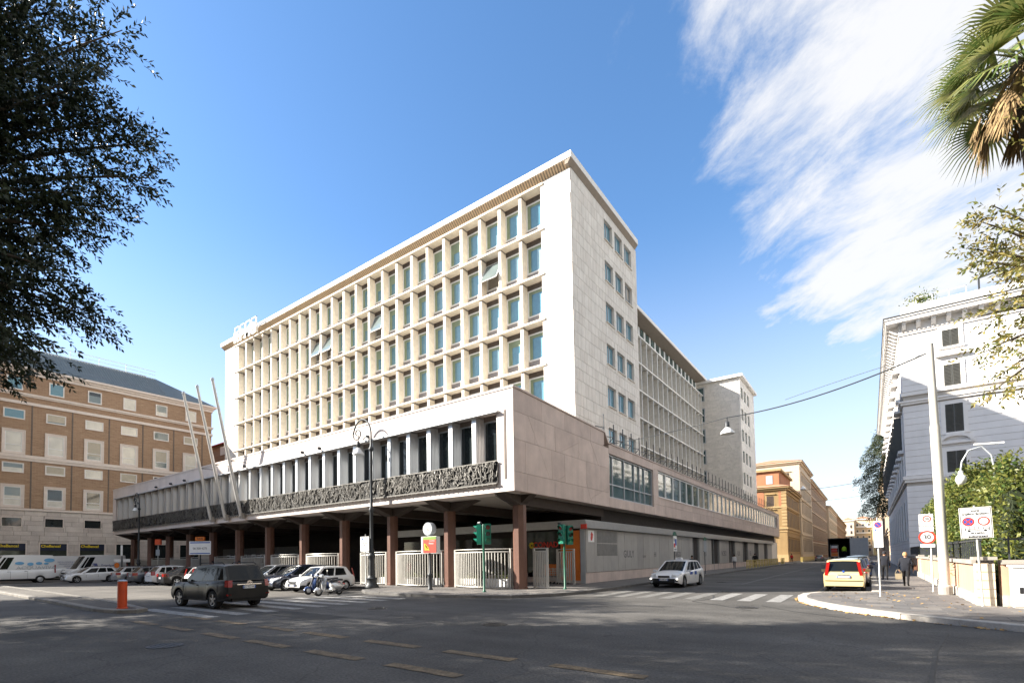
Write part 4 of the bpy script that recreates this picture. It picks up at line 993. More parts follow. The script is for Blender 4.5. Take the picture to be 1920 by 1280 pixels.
# ------------------------------------------------------------ white palazzo on the right
WP = thing('white_palazzo', 'large white rendered palazzo with bracketed cornice and dark shutters on the right', 'building', (2.8,58,0))
H = 21.0; DX, DY = 34, 52
b = MB(); b.box(0.04,DX,.04,DY,0,H); part('wall', b, MT['trav_joint'], WP)
zc = .1; k = 0
while zc < 20.5:
    h = .50 if zc < 8 else .56
    if any(a < zc+h and zc < bq for a, bq in ((8.0,8.5),(14.75,15.1),(15.55,15.9))): zc += .06; continue
    b = MB(); b.box(0,DX,0,DY,zc+.014,zc+h-.014); part('render_course', b, MT['palazzo_white'], WP); zc += h; k += 1
for z0, z1, d in ((7.9,8.15,.12),(8.15,8.45,.22),(14.75,14.95,.16),(14.95,15.1,.26),(15.55,15.85,.12),(20.98,21.12,.1),(.1,1.4,.06)):
    b = MB(); b.box(-d,DX,-d,DY,z0,z1); part('string_course', b, MT['palazzo_trim'], WP)
b = MB(); b.box(-.06,DX,-.06,DY,21.15,22.0); part('frieze', b, MT['palazzo_trim'], WP)
b = MB(); b.box(-.95,DX,-.85,DY+.5,22.0,22.35); b.box(-1.05,DX,-.95,DY+.6,22.352,22.5); part('cornice', b, MT['palazzo_trim'], WP)
b = MB(); b.box(-1.12,DX,-1.02,DY+.7,22.503,22.56); part('gutter', b, MT['shutter_dark'], WP)
b = MB(); b.box(.2,DX,.2,DY,22.56,23.6); part('attic_parapet', b, MT['palazzo_white'], WP)
br = MB(); br.prism([(0,21.35),(-.25,21.4),(-.55,21.75),(-.62,22.0),(0,22.0)], 'x', -.14, .14); brm = br.mesh('bracket', MT['palazzo_trim'])
br2 = MB(); br2.prism([(0,21.35),(-.25,21.4),(-.6,21.75),(-.75,22.0),(0,22.0)], 'y', -.14, .14); brm2 = br2.mesh('bracket', MT['palazzo_trim'])
for k in range(34): inst('bracket', brm, WP, (.3+.98*k, -.06, 0))
for k in range(52): inst('bracket', brm2, WP, (-.06, .5+.98*k, 0))
dn = MB()
for k in range(110): dn.box(.05+.3*k,.2+.3*k,-.16,-.06,21.2,21.34)
part('dentils', dn, MT['palazzo_trim'], WP, kind='stuff')
def pwin(x, z0, z1, hood, w=1.05):
    b = MB(); s = .28; h0 = -.07
    b.box(x-w/2-s,x-w/2,h0,0,z0-.1,z1+s); b.box(x+w/2,x+w/2+s,h0,0,z0-.1,z1+s); b.box(x-w/2,x+w/2,h0,0,z1,z1+s); b.box(x-w/2-.35,x+w/2+.35,h0-.08,0,z0-.25,z0-.1)
    o = part('window', b, MT['palazzo_trim'], WP)
    for sg_ in (-1,1):
        a0, a1 = (x-w/2,x-.012) if sg_ < 0 else (x+.012,x+w/2)
        b = MB(); b.box(a0,a1,-.05,-.002,z0-.1,z1); n_ = int((z1-z0)/.12)
        for q in range(n_): b.add([(a0+.06,-.05,z0+.05+.12*q),(a1-.06,-.05,z0+.05+.12*q),(a1-.06,-.085,z0+.1+.12*q),(a0+.06,-.085,z0+.1+.12*q)], [(0,1,2,3)])
        part('shutter', b, MT['shutter_dark'], o)
    if hood == 1: b = MB(); b.box(x-w/2-.5,x+w/2+.5,-.32,0,z1+.75,z1+.92); part('hood', b, MT['palazzo_trim'], o)
    if hood == 2:
        b = MB(); pts = [(x+(w/2+.55)*cos(a), z1+.75+.75*sin(a)) for a in [pi*q/10 for q in range(11)]]; inn = [(x+(w/2+.3)*cos(a), z1+.75+.5*sin(a)) for a in [pi*q/10 for q in range(10,-1,-1)]]
        for q in range(10): b.prism([pts[q],pts[q+1],inn[9-q],inn[10-q]], 'y', -.3, 0)
        b.box(x-w/2-.55,x+w/2+.55,-.25,0,z1+.62,z1+.78); part('pediment', b, MT['palazzo_trim'], o)
for x in (3.3,8.5,13.7,18.9,24.1):
    pwin(x, 19.35, 20.7, 0)
    pwin(x, 15.95, 17.7, 1); pwin(x, 12.0, 14.3, 0, 1.12); pwin(x, 8.6, 10.3, 2, 1.2); pwin(x, 3.2, 6.2, 0, 1.2)
for k in range(11):
    y = 3.0+4.6*k
    for (z0, z1, hood) in ((19.3,20.7,0),(15.95,17.9,1),(11.2,14.2,1),(8.6,10.4,0),(3.0,6.4,0)):
        b = MB(); b.box(-.08,0,y-.85,y-.6,z0-.1,z1+.2); b.box(-.08,0,y+.6,y+.85,z0-.1,z1+.2); b.box(-.08,0,y-.6,y+.6,z1,z1+.2)
        if hood: b.box(-.55,0,y-1.05,y+1.05,z1+.4,z1+.6); b.box(-.4,0,y-1.0,y+1.0,z0-.35,z0-.1)
        o = part('window', b, MT['palazzo_trim'], WP)
        b = MB(); b.box(-.06,-.005,y-.6,y-.01,z0,z1); b.box(-.06,-.005,y+.01,y+.6,z0,z1); part('shutters', b, MT['shutter_dark'], o)
        if hood and z0 < 15: b = MB(); b.obox((-.32,y-.66,(z0+z1)/2), (.30,0,0), (0,.03,0), (0,0,(z1-z0)/2)); part('open_shutter', b, MT['shutter_dark'], o)
# roof terrace things
b = MB(); b.box(1.2,4.5,.25,.3,23.6,23.66); b.box(1.2,4.5,.25,.3,24.2,24.26)
for k in range(4): b.box(1.2+1.08*k,1.26+1.08*k,.25,.31,23.6,24.26)
part('terrace_railing', b, MT['frame_white'], WP)
b = MB(); b.box(5.3,5.42,1.0,1.12,23.6,24.9); b.bar((5.36,1.06,24.9),(11.2,1.06,25.9),.1,.14); part('awning_arm', b, MT['iron_dark'], WP)
# ------------------------------------------------------------ beyond the white palazzo
palazzo('pink_palazzo', 'pinkish beige palazzo beyond the cedar on the right of the street', 3.4, 123, 200, 20.5, MT['pale_beige'], MT['cream_trim'], [(16.4,18.6,1.2),(11.8,14.6,1.2),(7.2,10.2,1.2),(2.4,5.2,1.3)], 4.0, MT['shutter_brown'], -1, 13, bands=((15.6,15.9,.15),(6.2,6.5,.15)))
palazzo('far_palazzo', 'grey beige palazzo far down the right side of the street', 4.0, 205, 440, 20, MT['pale_beige'], MT['cream_trim'], [(15.6,18.0,1.4),(10.8,13.6,1.4),(5.8,8.8,1.4)], 7.0, MT['shutter_dark'], -1, 13, bands=((14.6,14.9,.15),), endwin=False)
# ------------------------------------------------------------ slivers behind the brick building
RH = thing('red_roof_house', 'brick house with dark red metal roof seen between brick building and tower', 'house', (-84,41,0))
b = MB(); b.box(-7,9,0,8,0,21.6); part('wall', b, MT['brick'], RH)
b = MB(); b.prism([(-.5,21.62),(4,23.9),(8.5,21.62)], 'x', -7.4, 9.4); rr_ = part('roof', b, MT['roof_red'], RH)
for k in range(38):
    pass
b = MB(); 
for k in range(38): b.bar((-7.2+.44*k,-.5,21.66),(-7.2+.44*k,3.9,23.9),.06,.06)
part('roof_seams', b, MT['roof_red'], rr_)
for k in range(3): b = MB(); b.box(-3+2.4*k,-1.4+2.4*k,-.06,0,19.8,21.2); part('window', b, MT['frame_white'], RH)
YH = thing('yellow_house', 'yellow plastered house rising behind the red roof', 'house', (-104,57,0))
b = MB(); b.box(-10,10,0,10,0,37); part('wall', b, MT['yellow_plaster'], YH)
b = MB(); b.box(-10.4,10.4,-.4,10.4,37,37.8); part('cornice', b, MT['cream_trim'], YH)
for k in range(3):
    for i in range(3): b = MB(); b.box(-6+5*k,-4.6+5*k,-.06,0,24+4*i,26.4+4*i); part('window', b, MT['shutter_brown'], YH)

# ------------------------------------------------------------ the side of the piazza behind the viewer (seen only in reflections)
PZ = thing('piazza_palazzo', 'long cream palazzo closing the piazza behind the viewer', 'building', (-40,-70,0))
b = MB(); b.box(-90,90,-14,0,0,23); part('wall', b, MT['cream'], PZ)
b = MB(); b.box(-90.6,90.6,-14.6,.7,23,23.8); part('cornice', b, MT['cream_trim'], PZ)
a = MB(); a.box(-.75,.75,0,.08,0,2.6); wm_ = a.mesh('window', MT['shutter_brown'])
for i in range(4):
    for k in range(36): inst('window', wm_, PZ, (-87+5*k, 0, 2.6+5.2*i))
PE = thing('side_palazzo', 'ochre palazzo on the right side of the piazza behind the viewer', 'building', (48,-25,0))
b = MB(); b.box(0,14,-30,30,0,21); part('wall', b, MT['ochre'], PE)
b = MB(); b.box(-.7,14.6,-30.6,30.6,21,21.8); part('cornice', b, MT['ochre_trim'], PE)
# ================================================================== VEHICLES
def carpaint(name, col, metal=.0, rough=.28): return mat(name, col, rough, metal=metal, var=0, spec=.5, coat=.8)
mat('car_grey', (.007,.0066,.0064), .36, metal=.0, var=0, spec=.3, coat=.15); carpaint('car_white', (.74,.75,.76)); carpaint('car_cream', (.66,.55,.27)); carpaint('car_black', (.010,.010,.012)); carpaint('car_navy', (.012,.018,.04), .3)
carpaint('car_silver', (.42,.44,.47), .6); carpaint('car_midgrey', (.13,.14,.16), .5); carpaint('car_blue', (.02,.05,.16), .3); carpaint('scooter_silver', (.62,.63,.64), .6, .2)
mat('car_glass', (.008,.010,.011), .04, var=0, spec=.24); mat('tyre', (.016,.016,.017), .85, var=.1); mat('rim', (.45,.46,.48), .3, metal=.7, var=0); mat('rim_dark', (.06,.06,.065), .4, metal=.5, var=0)
mat('plastic_dark', (.022,.022,.024), .6, var=.1); mat('tail_red', (.27,.010,.008), .12, var=0, spec=.7); mat('lamp_clear', (.62,.64,.66), .08, var=0, spec=.9); mat('chrome', (.7,.71,.73), .12, metal=1, var=0)
mat('plate_white', (.72,.72,.70), .4, var=0); mat('van_panel_blue', (.16,.42,.68), .5, var=.1); mat('van_text', (.12,.14,.30), .5, var=0); mat('skin', (.48,.27,.18), .6, var=.05); mat('amber', (.6,.2,.02), .2, var=0)
def cr_interp(pts, x):      # monotone piecewise smooth interpolation through (x, v)
    if x <= pts[0][0]: return pts[0][1]
    if x >= pts[-1][0]: return pts[-1][1]
    for i in range(len(pts)-1):
        if pts[i][0] <= x <= pts[i+1][0]:
            x0, y0 = pts[i]; x1, y1 = pts[i+1]; t = (x-x0)/(x1-x0)
            m0 = (y1-pts[i-1][1])/(x1-pts[i-1][0])*(x1-x0) if i > 0 else (y1-y0)
            m1 = (pts[i+2][1]-y0)/(pts[i+2][0]-x0)*(x1-x0) if i+2 < len(pts) else (y1-y0)
            for m in (0,): pass
            s = (y1-y0)
            if s == 0: return y0
            m0 = max(min(m0, 3*s), 0) if s > 0 else min(max(m0, 3*s), 0); m1 = max(min(m1, 3*s), 0) if s > 0 else min(max(m1, 3*s), 0)
            return (2*t**3-3*t*t+1)*y0+(t**3-2*t*t+t)*m0+(-2*t**3+3*t*t)*y1+(t**3-t*t)*m1
def wheel(parent, x, y, r, w, rimm, steel=False):
    side = 1 if y > 0 else -1
    b = MB(); b.lathe([(r*.64,-w/2),(r*.93,-w/2),(r,-w*.32),(r,w*.32),(r*.93,w/2),(r*.64,w/2),(r*.64,-w/2)], n=22, axis='y', caps=False); o = part('wheel', b, MT['tyre'], parent, smooth=40); o.location = (x, y, r)
    b = MB(); yo = side*w*.42; b.lathe([(r*.60,-w*.45),(r*.655,-w*.47),(r*.655,w*.47),(r*.60,w*.45),(r*.60,-w*.45)], n=22, axis='y', caps=False)
    b.lathe([(.01,yo-.012),(r*.17,yo-.012),(r*.17,yo+.012),(.01,yo+.012)], n=10, axis='y')
    if steel: b.lathe([(.01,yo-.02*side),(r*.6,yo-.03*side),(r*.6,yo-.02*side),(.01,yo)], n=16, axis='y')
    else:
        for k in range(5):
            a = 2*pi*k/5+.3; b.obox((cos(a)*r*.36, yo-.012*side, sin(a)*r*.36), (cos(a)*r*.27,0,sin(a)*r*.27), (0,.016,0), (-sin(a)*r*.095,0,cos(a)*r*.095))
    part('rim', b, MT[rimm], o)
    b = MB(); b.lathe([(.01,-w*.3),(r*.6,-w*.3),(r*.6,-w*.25),(.01,-w*.25)] if side > 0 else [(.01,w*.25),(r*.6,w*.25),(r*.6,w*.3),(.01,w*.3)], n=16, axis='y'); part('brake', b, MT['plastic_dark'], o)
def make_car(name, label, paint, c, loc, rz, group=None, rim='rim', steel=False, low=None, plate=('EK 922 NK','EK 922 NK'), detail=True):
    L, Wd, H = c['L'], c['W'], c['H']; hw = Wd/2; r = c['r']; xf, xr = c['xf'], c['xr']; belt = c['belt']; sill = c['sill']
    t = thing(name, label, 'van' if 'van' in name else 'car', loc, rz, group)
    X0, X1 = -L/2, L/2; ra = r*1.13
    st = set([X0, X0+.03, X0+.10, X0+.22, X1-.22, X1-.10, X1-.03, X1])
    for k in range(31): st.add(X0+.25+(L-.5)*k/30)
    for xw in (xf, xr):
        for k in range(13): st.add(xw-ra*cos(pi*k/12))
        st.add(xw-ra-.005); st.add(xw+ra+.005)
    st = sorted(st); S = [st[0]]
    for x in st[1:]:
        if x-S[-1] > .004: S.append(x)
    top = c['top']; ends = c.get('round', .12)
    def halfw(x):
        d = min(x-X0, X1-x); k = 1.0
        if d < .55: k = 1-ends*(1-d/.55)**2.4
        return hw*k
    rows = []; tr = c.get('trim', 0)
    for x in S:
        zb = sill
        e = min(x-X0, X1-x)
        if e < .35: zb = sill+.10*(1-e/.35)
        for xw in (xf, xr):
            if abs(x-xw) < ra: zb = max(zb, r+sqrt(max(0, ra*ra-(x-xw)**2)))
        w = halfw(x); zt = cr_interp(top, x); be = min(belt(x), zt-.03); zs = [zb, zb+(be-zb)*.10, zb+(be-zb)*.38, zb+(be-zb)*.70, be-.05, be, be+(zt-be)*.55, be+(zt-be)*.9, zt]
        ys = [w*.955, w*.975, w, w*.992, w*.962, w*.925, w*.80, w*.45, 0]
        if c.get('flare') and any(abs(x-q) < ra*1.25 for q in (xf, xr)): ys[0] += .03; ys[1] += .035; ys[2] += .015
        nose = 0
        rows.append([(x, y, z) for y, z in zip(ys, zs)])
    full = [rw+[(x, -y, z) for (x, y, z) in reversed(rw[:-1])] for rw in rows]
    b = MB(); b.grid(full)
    n = len(full[0]); b.f.append(list(range(n))); b.m.append(0); b.f.append([(len(full)-1)*n+k for k in range(n)][::-1]); b.m.append(0)
    mats_ = [paint, MT['plastic_dark']]
    if tr:
        for fi, f in enumerate(b.f):
            zc = sum(b.v[i][2] for i in f)/len(f)
            if zc < tr and len(f) == 4: b.m[fi] = 1
    body = part('body', b, mats_, t, smooth=34, fixn=True)
    # greenhouse
    gh = c['gh']; xc, xrf, xrr, xrd = gh['cowl'], gh['rf'], gh['rr'], gh['rd']; zr = H; us = gh['us']; yt = hw*gh.get('tumble', .74)
    zb_f = min(belt(xc), cr_interp(top, xc))-.02; zb_r = gh.get('zrd', belt(xrd)-.02)
    def roofz(x):
        u = (x-xrr)/(xrf-xrr); return zr-.05*(abs(u-.55)/.55)**2
    def Pt(u, v):       # side surface
        xb = xc+(xrd-xc)*u; xt = xrf+(xrr-xrf)*u; x = xb+(xt-xb)*v
        zbot = belt(xb)-.03 if 0 < u < 1 else (zb_f if u <= 0 else zb_r); zt = roofz(xt)-.045
        y0 = hw*.915*(1-.05*max(0, (u-.7))/.3); y = y0+(yt-y0)*(v**1.15)
        return Vector((x, y, zbot+(zt-zbot)*v))
    vs = [0,.10,.86,1]
    paint_b = MB(); ug = sorted(set([0]+[q for p in us for q in p]+[1]))
    def fine(a, bq):
        k = max(1, int((bq-a)/.06)); return [a+(bq-a)*i/k for i in range(k)]
    uu = []
    for a, bq in zip(ug, ug[1:]): uu += fine(a, bq)
    uu.append(1)
    glass = {p: {1: MB(), -1: MB()} for p in us}
    for sgn in (1,-1):
        f = lambda p: (p.x, p.y*sgn, p.z)
        for a, bq in zip(uu, uu[1:]):
            for v0, v1 in zip(vs, vs[1:]):
                q = [f(Pt(a,v0)), f(Pt(bq,v0)), f(Pt(bq,v1)), f(Pt(a,v1))]
                pan = [p for p in us if p[0]-1e-6 <= a and bq <= p[1]+1e-6]
                if v0 == .10 and pan: glass[pan[0]][sgn].quad(*q)
                else: paint_b.quad(*q)
    # roof
    ny = 7
    rr_ = []
    for u in uu:
        e = Pt(u,1); xt = e.x; zt = roofz(xt)
        rr_.append([(xt, yt*k/ny*1.0, zt-.045*(abs(k)/ny)**3) for k in range(-ny, ny+1)])
    paint_b.grid(rr_)
    # windscreen and rear glass
    def screen(u, nm, inset_=.10):
        gl_ = MB(); nyy = 8
        lo, hi = Pt(u,0), Pt(u,1); bowx = .10 if u == 0 else -.06
        g_ = []
        for v in [0,.06,.25,.5,.75,.94,1]:
            p = lo.lerp(hi, v); row = []
            for k in range(-nyy, nyy+1):
                s = k/nyy; row.append((p.x+bowx*(1-s*s)*(1-v), p.y*s, p.z+.03*(1-s*s)*v*(1 if v == 1 else 1)))
            g_.append(row)
        for i in range(len(g_)-1):
            for k in range(2*nyy):
                q = [g_[i][k], g_[i][k+1], g_[i+1][k+1], g_[i+1][k]]
                edge = i == len(g_)-2 or k == 0 or k == 2*nyy-1 or (i == 0 and u == 1)
                (paint_b if edge else gl_).quad(*q)
        part(nm, gl_, MT['car_glass'], t, smooth=60)
    screen(0, 'windscreen'); screen(1, 'rear_window')
    part('roof', paint_b, paint, t, smooth=40, fixn=True)
    for p in us:
        for sgn in (1,-1):
            if not c.get('panel') or p in c['panel']: part('side_window', glass[p][sgn], MT['car_glass'], t, smooth=60)
            else: part('side_panel', glass[p][sgn], paint, t, smooth=60)
    # underbody, wells
    b = MB(); b.box(X0+.15,X1-.15,-hw*.62,hw*.62,sill-.02,min(belt(0),sill+.5)); b.box(X0+.25,X1-.25,-hw*.86,hw*.86,sill+.02,sill+.12)
    for xw in (xf, xr): b.box(xw-ra,xw+ra,-hw*.80,hw*.80,r*.9,r+ra*.98)
    part('underbody', b, MT['black'], t)
    ww = c.get('ww', .20)
    for xw in (xf, xr):
        for sg_ in (1,-1): wheel(t, xw, sg_*(hw-ww/2-.012), r, ww, rim, steel)
    # bumpers, lamps, plates
    zl = c['lamp_z']; tl = c['tail']
    fw = halfw(X1-.02)
    b = MB(); b.box(X1-.05,X1+.015,-fw*.62,fw*.62,sill+.14,sill+.30); part('lower_grille', b, MT['plastic_dark'], t)
    b = MB(); b.box(X1-.05,X1+.02,-fw*.42,fw*.42,zl-.12,zl-.02); part('grille', b, MT['plastic_dark'], t)
    for sg_ in (1,-1):
        b = MB(); y1_ = sg_*fw*.99; y0_ = sg_*fw*.56; hl = c.get('head_h', .13)
        b.add([(X1+.012,y0_,zl-hl*.5),(X1-.10,y1_,zl-hl*.4),(X1-.42,sg_*hw*.985,zl+hl*.45),(X1-.38,sg_*hw*.95,zl+hl*.8),(X1-.03,sg_*fw*.6,zl+hl*.55),
               (X1-.12,y0_,zl-hl*.5),(X1-.2,y1_*.97,zl-hl*.4),(X1-.45,sg_*hw*.93,zl+hl*.45)], [(0,1,2,3,4),(0,5,6,1),(1,6,7,2)])
        part('headlight', b, MT['lamp_clear'], t)
        z0, z1, w0, dx = tl; b = MB(); lean = c.get('tail_lean', 0); be_ = belt(X0+.1)
        yk = lambda z, x: halfw(x)*((.985 if z < be_-.2 else .95) if z < be_ else .925+(gh.get('tumble',.74)-.925)*((z-be_)/(H-be_))**1.15)
        e0, e1 = yk(z0,X0+.03), yk(z1,X0+.03); d0, d1 = yk(z0,X0+dx), yk(z1,X0+dx)
        b.add([(X0-.016,sg_*(e0-w0),z0),(X0-.010,sg_*(e0+.010),z0),(X0+dx,sg_*(d0+.014),z0+.02),(X0-.016+lean,sg_*(e1-w0),z1),(X0-.010+lean,sg_*(e1+.012),z1),(X0+dx+lean,sg_*(d1+.014),z1)], [(0,1,4,3),(1,2,5,4),(3,4,5),(0,2,1)]); part('tail_light', b, MT['tail_red'], t)
        mx_ = gh['cowl']-.32
        b = MB(); b.obox((mx_, sg_*(hw+.09), belt(mx_)+.08), (.05,0,0), (0,.10,0), (0,0,.065)); b.obox((mx_+.02, sg_*(hw-.01), belt(mx_)+.03), (.03,0,0), (0,.06,0), (0,0,.02)); part('mirror', b, paint, t)
    for (xx, s_) in ((X1+.022,1),(X0-.022,-1)):
        zp = c['plate_f'] if s_ > 0 else c['plate_r']; b = MB(); b.box(xx-.008,xx+.008,-.26,.26,zp-.055,zp+.055); pl = part('plate', b, MT['plate_white'], t)
        b = MB(); b.box(xx+.009*s_-.003,xx+.009*s_+.003,-.258,-.215,zp-.05,zp+.05); b.box(xx+.009*s_-.003,xx+.009*s_+.003,.215,.258,zp-.05,zp+.05); part('plate_band', b, MT['sign_blue'], pl)
        lettering(plate[0] if s_ > 0 else plate[1], .09, MT['sign_black'], pl, (xx+.010*s_,0,zp), '+x' if s_ > 0 else '-x', .001, name='plate_letters')
    # door seams and handles
    b = MB()
    for xd in c.get('doors', ()):
        for sg_ in (1,-1):
            for z0, z1, k0, k1 in ((sill+.06,sill+.3,.972,1.0),(sill+.3,belt(xd)-.22,1.0,.994),(belt(xd)-.22,belt(xd)-.04,.994,.955)):
                y0_, y1_ = hw*k0+.002, hw*k1+.002; b.quad((xd-.008,sg_*y0_,z0),(xd+.008,sg_*y0_,z0),(xd+.008,sg_*y1_,z1),(xd-.008,sg_*y1_,z1))
    if b.f: part('door_seams', b, MT['black'], t)
    for xd in c.get('handles', ()):
        for sg_ in (1,-1): b = MB(); b.box(xd-.09,xd+.09,sg_*hw*.985-.02,sg_*hw*.985+.03,belt(xd)-.14,belt(xd)-.11); part('door_handle', b, MT['plastic_dark'] if c.get('dark_handle') else paint, t)
    if c.get('rails'):
        for sg_ in (1,-1): b = MB(); b.tube([(xrf-.1,sg_*yt*.93,H-.03),(xrf-.25,sg_*yt*.93,H+.05),(xrr+.25,sg_*yt*.93,H+.05),(xrr+.1,sg_*yt*.93,H-.03)], .018, 6); part('roof_rail', b, MT['plastic_dark'], t)
    return t
lin = lambda a, b_: (lambda x: a+(b_)*x)
C_SUV = dict(L=4.4, W=1.86, H=1.72, r=.355, xf=1.33, xr=-1.23, sill=.30, belt=lambda x: 1.03-.035*x+.0*x, trim=.44, flare=1, ww=.23, round=.10,
    top=[(-2.2,.96),(-2.12,1.06),(-1.9,1.10),(.6,1.06),(1.0,1.08),(1.7,1.0),(2.05,.90),(2.2,.72)], gh=dict(cowl=1.02, rf=.30, rr=-1.72, rd=-2.08, us=[(.10,.42),(.46,.72),(.76,.93)], tumble=.75),
    lamp_z=.82, head_h=.17, tail=(.84,1.10,.15,.16), tail_lean=.03, plate_f=.5, plate_r=.83, doors=(.78,-.22,-1.05), handles=(-.05,-.85), rails=True)
C_PRIUS = dict(L=4.62, W=1.78, H=1.57, r=.325, xf=1.42, xr=-1.36, sill=.20, belt=lambda x: .90-.055*x, ww=.2, round=.16,
    top=[(-2.31,.92),(-2.2,1.02),(-1.9,1.06),(.7,.98),(1.35,.95),(1.9,.82),(2.2,.68),(2.31,.55)], gh=dict(cowl=1.38, rf=.22, rr=-1.55, rd=-2.1, us=[(.10,.26),(.28,.52),(.55,.74),(.77,.92)], tumble=.74),
    lamp_z=.70, head_h=.13, tail=(.72,1.05,.26,.3), plate_f=.46, plate_r=.78, doors=(.75,-.35,-1.2), handles=(-.15,-1.0))
C_PANDA = dict(L=3.54, W=1.58, H=1.55, r=.29, xf=1.14, xr=-1.16, sill=.22, belt=lambda x: .90-.03*x, ww=.17, round=.09,
    top=[(-1.77,.86),(-1.72,.93),(-1.5,.96),(.5,.93),(.9,.95),(1.4,.86),(1.68,.76),(1.77,.6)], gh=dict(cowl=1.0, rf=.30, rr=-1.48, rd=-1.70, us=[(.10,.42),(.46,.72),(.76,.90)], tumble=.78),
    lamp_z=.74, head_h=.17, tail=(.80,1.40,.105,.10), tail_lean=.12, plate_f=.45, plate_r=.74, doors=(.65,-.3,-1.0), handles=(-.15,-.85))
C_PUNTO = dict(L=3.84, W=1.66, H=1.48, r=.285, xf=1.22, xr=-1.20, sill=.20, belt=lambda x: .86-.03*x, ww=.17, round=.11, trim=.36,
    top=[(-1.92,.84),(-1.86,.93),(-1.6,.96),(.5,.90),(.95,.92),(1.5,.80),(1.82,.68),(1.92,.5)], gh=dict(cowl=1.08, rf=.32, rr=-1.35, rd=-1.72, us=[(.10,.50),(.54,.86)], tumble=.76),
    lamp_z=.64, head_h=.15, tail=(.8,1.32,.10,.10), tail_lean=.10, plate_f=.4, plate_r=.55, doors=(.7,-.45), handles=(-.3,), rails=True)
C_MPV = dict(L=4.3, W=1.78, H=1.58, r=.32, xf=1.34, xr=-1.26, sill=.2, belt=lambda x: .93-.05*x, ww=.19, round=.14,
    top=[(-2.15,.92),(-2.05,1.02),(-1.8,1.04),(.7,.96),(1.2,.95),(1.75,.80),(2.06,.66),(2.15,.5)], gh=dict(cowl=1.32, rf=.2, rr=-1.5, rd=-1.95, us=[(.10,.26),(.29,.52),(.55,.76),(.79,.92)], tumble=.75),
    lamp_z=.68, head_h=.15, tail=(.78,1.1,.2,.22), plate_f=.42, plate_r=.72, doors=(.7,-.3,-1.1), handles=(-.12,-.95))
C_SEDAN = dict(L=4.5, W=1.78, H=1.45, r=.32, xf=1.38, xr=-1.36, sill=.2, belt=lambda x: .92-.04*x, ww=.2, round=.13,
    top=[(-2.25,.9),(-2.18,1.0),(-1.6,1.05),(-1.3,1.0),(.7,.95),(1.1,.94),(1.75,.82),(2.15,.68),(2.25,.5)], gh=dict(cowl=1.1, rf=.25, rr=-1.0, rd=-1.72, us=[(.10,.42),(.46,.82)], tumble=.73),
    lamp_z=.68, head_h=.13, tail=(.72,.95,.36,.3), plate_f=.42, plate_r=.62, doors=(.65,-.35,-1.1), handles=(-.2,-.95))
C_WAGON = dict(L=4.4, W=1.8, H=1.52, r=.325, xf=1.36, xr=-1.28, sill=.22, belt=lambda x: .93-.04*x, ww=.2, round=.13,
    top=[(-2.2,.92),(-2.12,1.0),(-1.9,1.04),(.7,.95),(1.1,.96),(1.75,.83),(2.1,.7),(2.2,.5)], gh=dict(cowl=1.12, rf=.28, rr=-1.55, rd=-2.0, us=[(.10,.40),(.43,.68),(.71,.92)], tumble=.74),
    lamp_z=.68, head_h=.14, tail=(.74,.98,.30,.28), plate_f=.42, plate_r=.7, doors=(.65,-.3,-1.1), handles=(-.15,-.9), rails=True)
C_VAN = dict(L=5.7, W=2.02, H=2.78, r=.35, xf=1.85, xr=-1.65, sill=.34, belt=lambda x: 1.28-.02*x, trim=.52, ww=.22, round=.05,
    top=[(-2.8,1.3),(-2.75,1.35),(1.3,1.32),(1.75,1.36),(2.3,1.18),(2.7,.98),(2.8,.8)], gh=dict(cowl=1.98, rf=1.08, rr=-2.62, rd=-2.78, us=[(.05,.10),(.115,.24),(.27,.60),(.63,.97)], tumble=.90, zrd=1.25),
    lamp_z=.92, head_h=.2, tail=(.95,1.75,.10,.10), plate_f=.5, plate_r=.75, doors=(1.5,.55,-.7), handles=(.7,-.55), panel=((.05,.10),(.115,.24)), dark_handle=True)
R90 = pi/2
suv = make_car('suv', 'dark grey five door SUV driving over the zebra crossing, seen from behind', MT['car_grey'], C_SUV, (-21.42,10.05,0), pi+radians(3.5), plate=('EK 922 NK','EK 922 NK'))
b = MB(); b.box(-2.235,-2.2,-.5,.5,.92,.95); part('chrome_strip', b, MT['chrome'], suv)
b = MB()
for k in range(14): a = 2*pi*k/14; a2 = 2*pi*(k+1)/14; b.bar((-2.24,.10*cos(a),1.0+.06*sin(a)), (-2.24,.10*cos(a2),1.0+.06*sin(a2)), .014); b.bar((-2.24,.045*cos(a),1.01+.045*sin(a)), (-2.24,.045*cos(a2),1.01+.045*sin(a2)), .012)
part('badge', b, MT['chrome'], suv)
b = MB(); b.box(-2.2,-2.1,-.86,-.70,.52,.58); b.box(-2.2,-2.1,.70,.86,.52,.58); part('bumper_reflectors', b, MT['tail_red'], suv)
b = MB(); b.tube([(-1.45,.05,1.72),(-1.6,.05,1.90)], .012, 6); part('aerial', b, MT['plastic_dark'], suv)
taxi = make_car('taxi', 'white taxi estate car coming out of the side street with lights on', MT['car_white'], C_PRIUS, (-9.15,31.2,0), -R90-radians(3), plate=('FE 388 GT','FE 388 GT'))
b = MB(); b.prism([(-.20,1.57),(.20,1.57),(.16,1.68),(-.16,1.68)], 'x', -.35, -.15); ts = part('roof_sign', b, MT['sign_white'], taxi); lettering('TAXI', .10, MT['sign_black'], ts, (-.148,0,1.625), '+x', .001)
b = MB(); b.box(2.29,2.335,-.62,.62,.30,.52); b.box(2.27,2.32,-.78,-.64,.36,.5); b.box(2.27,2.32,.64,.78,.36,.5); part('bumper_intake', b, MT['black'], taxi)
for s_ in (1,-1): b = MB(); b.lathe([(.01,0),(.06,.0),(.05,.03),(.01,.035)], (2.315,s_*.74,.50), 8, 'x'); part('running_light', b, mat('lamp_on', (1,.95,.85), .3, var=0, emit=.8) if 'lamp_on' not in MT else MT['lamp_on'], taxi)
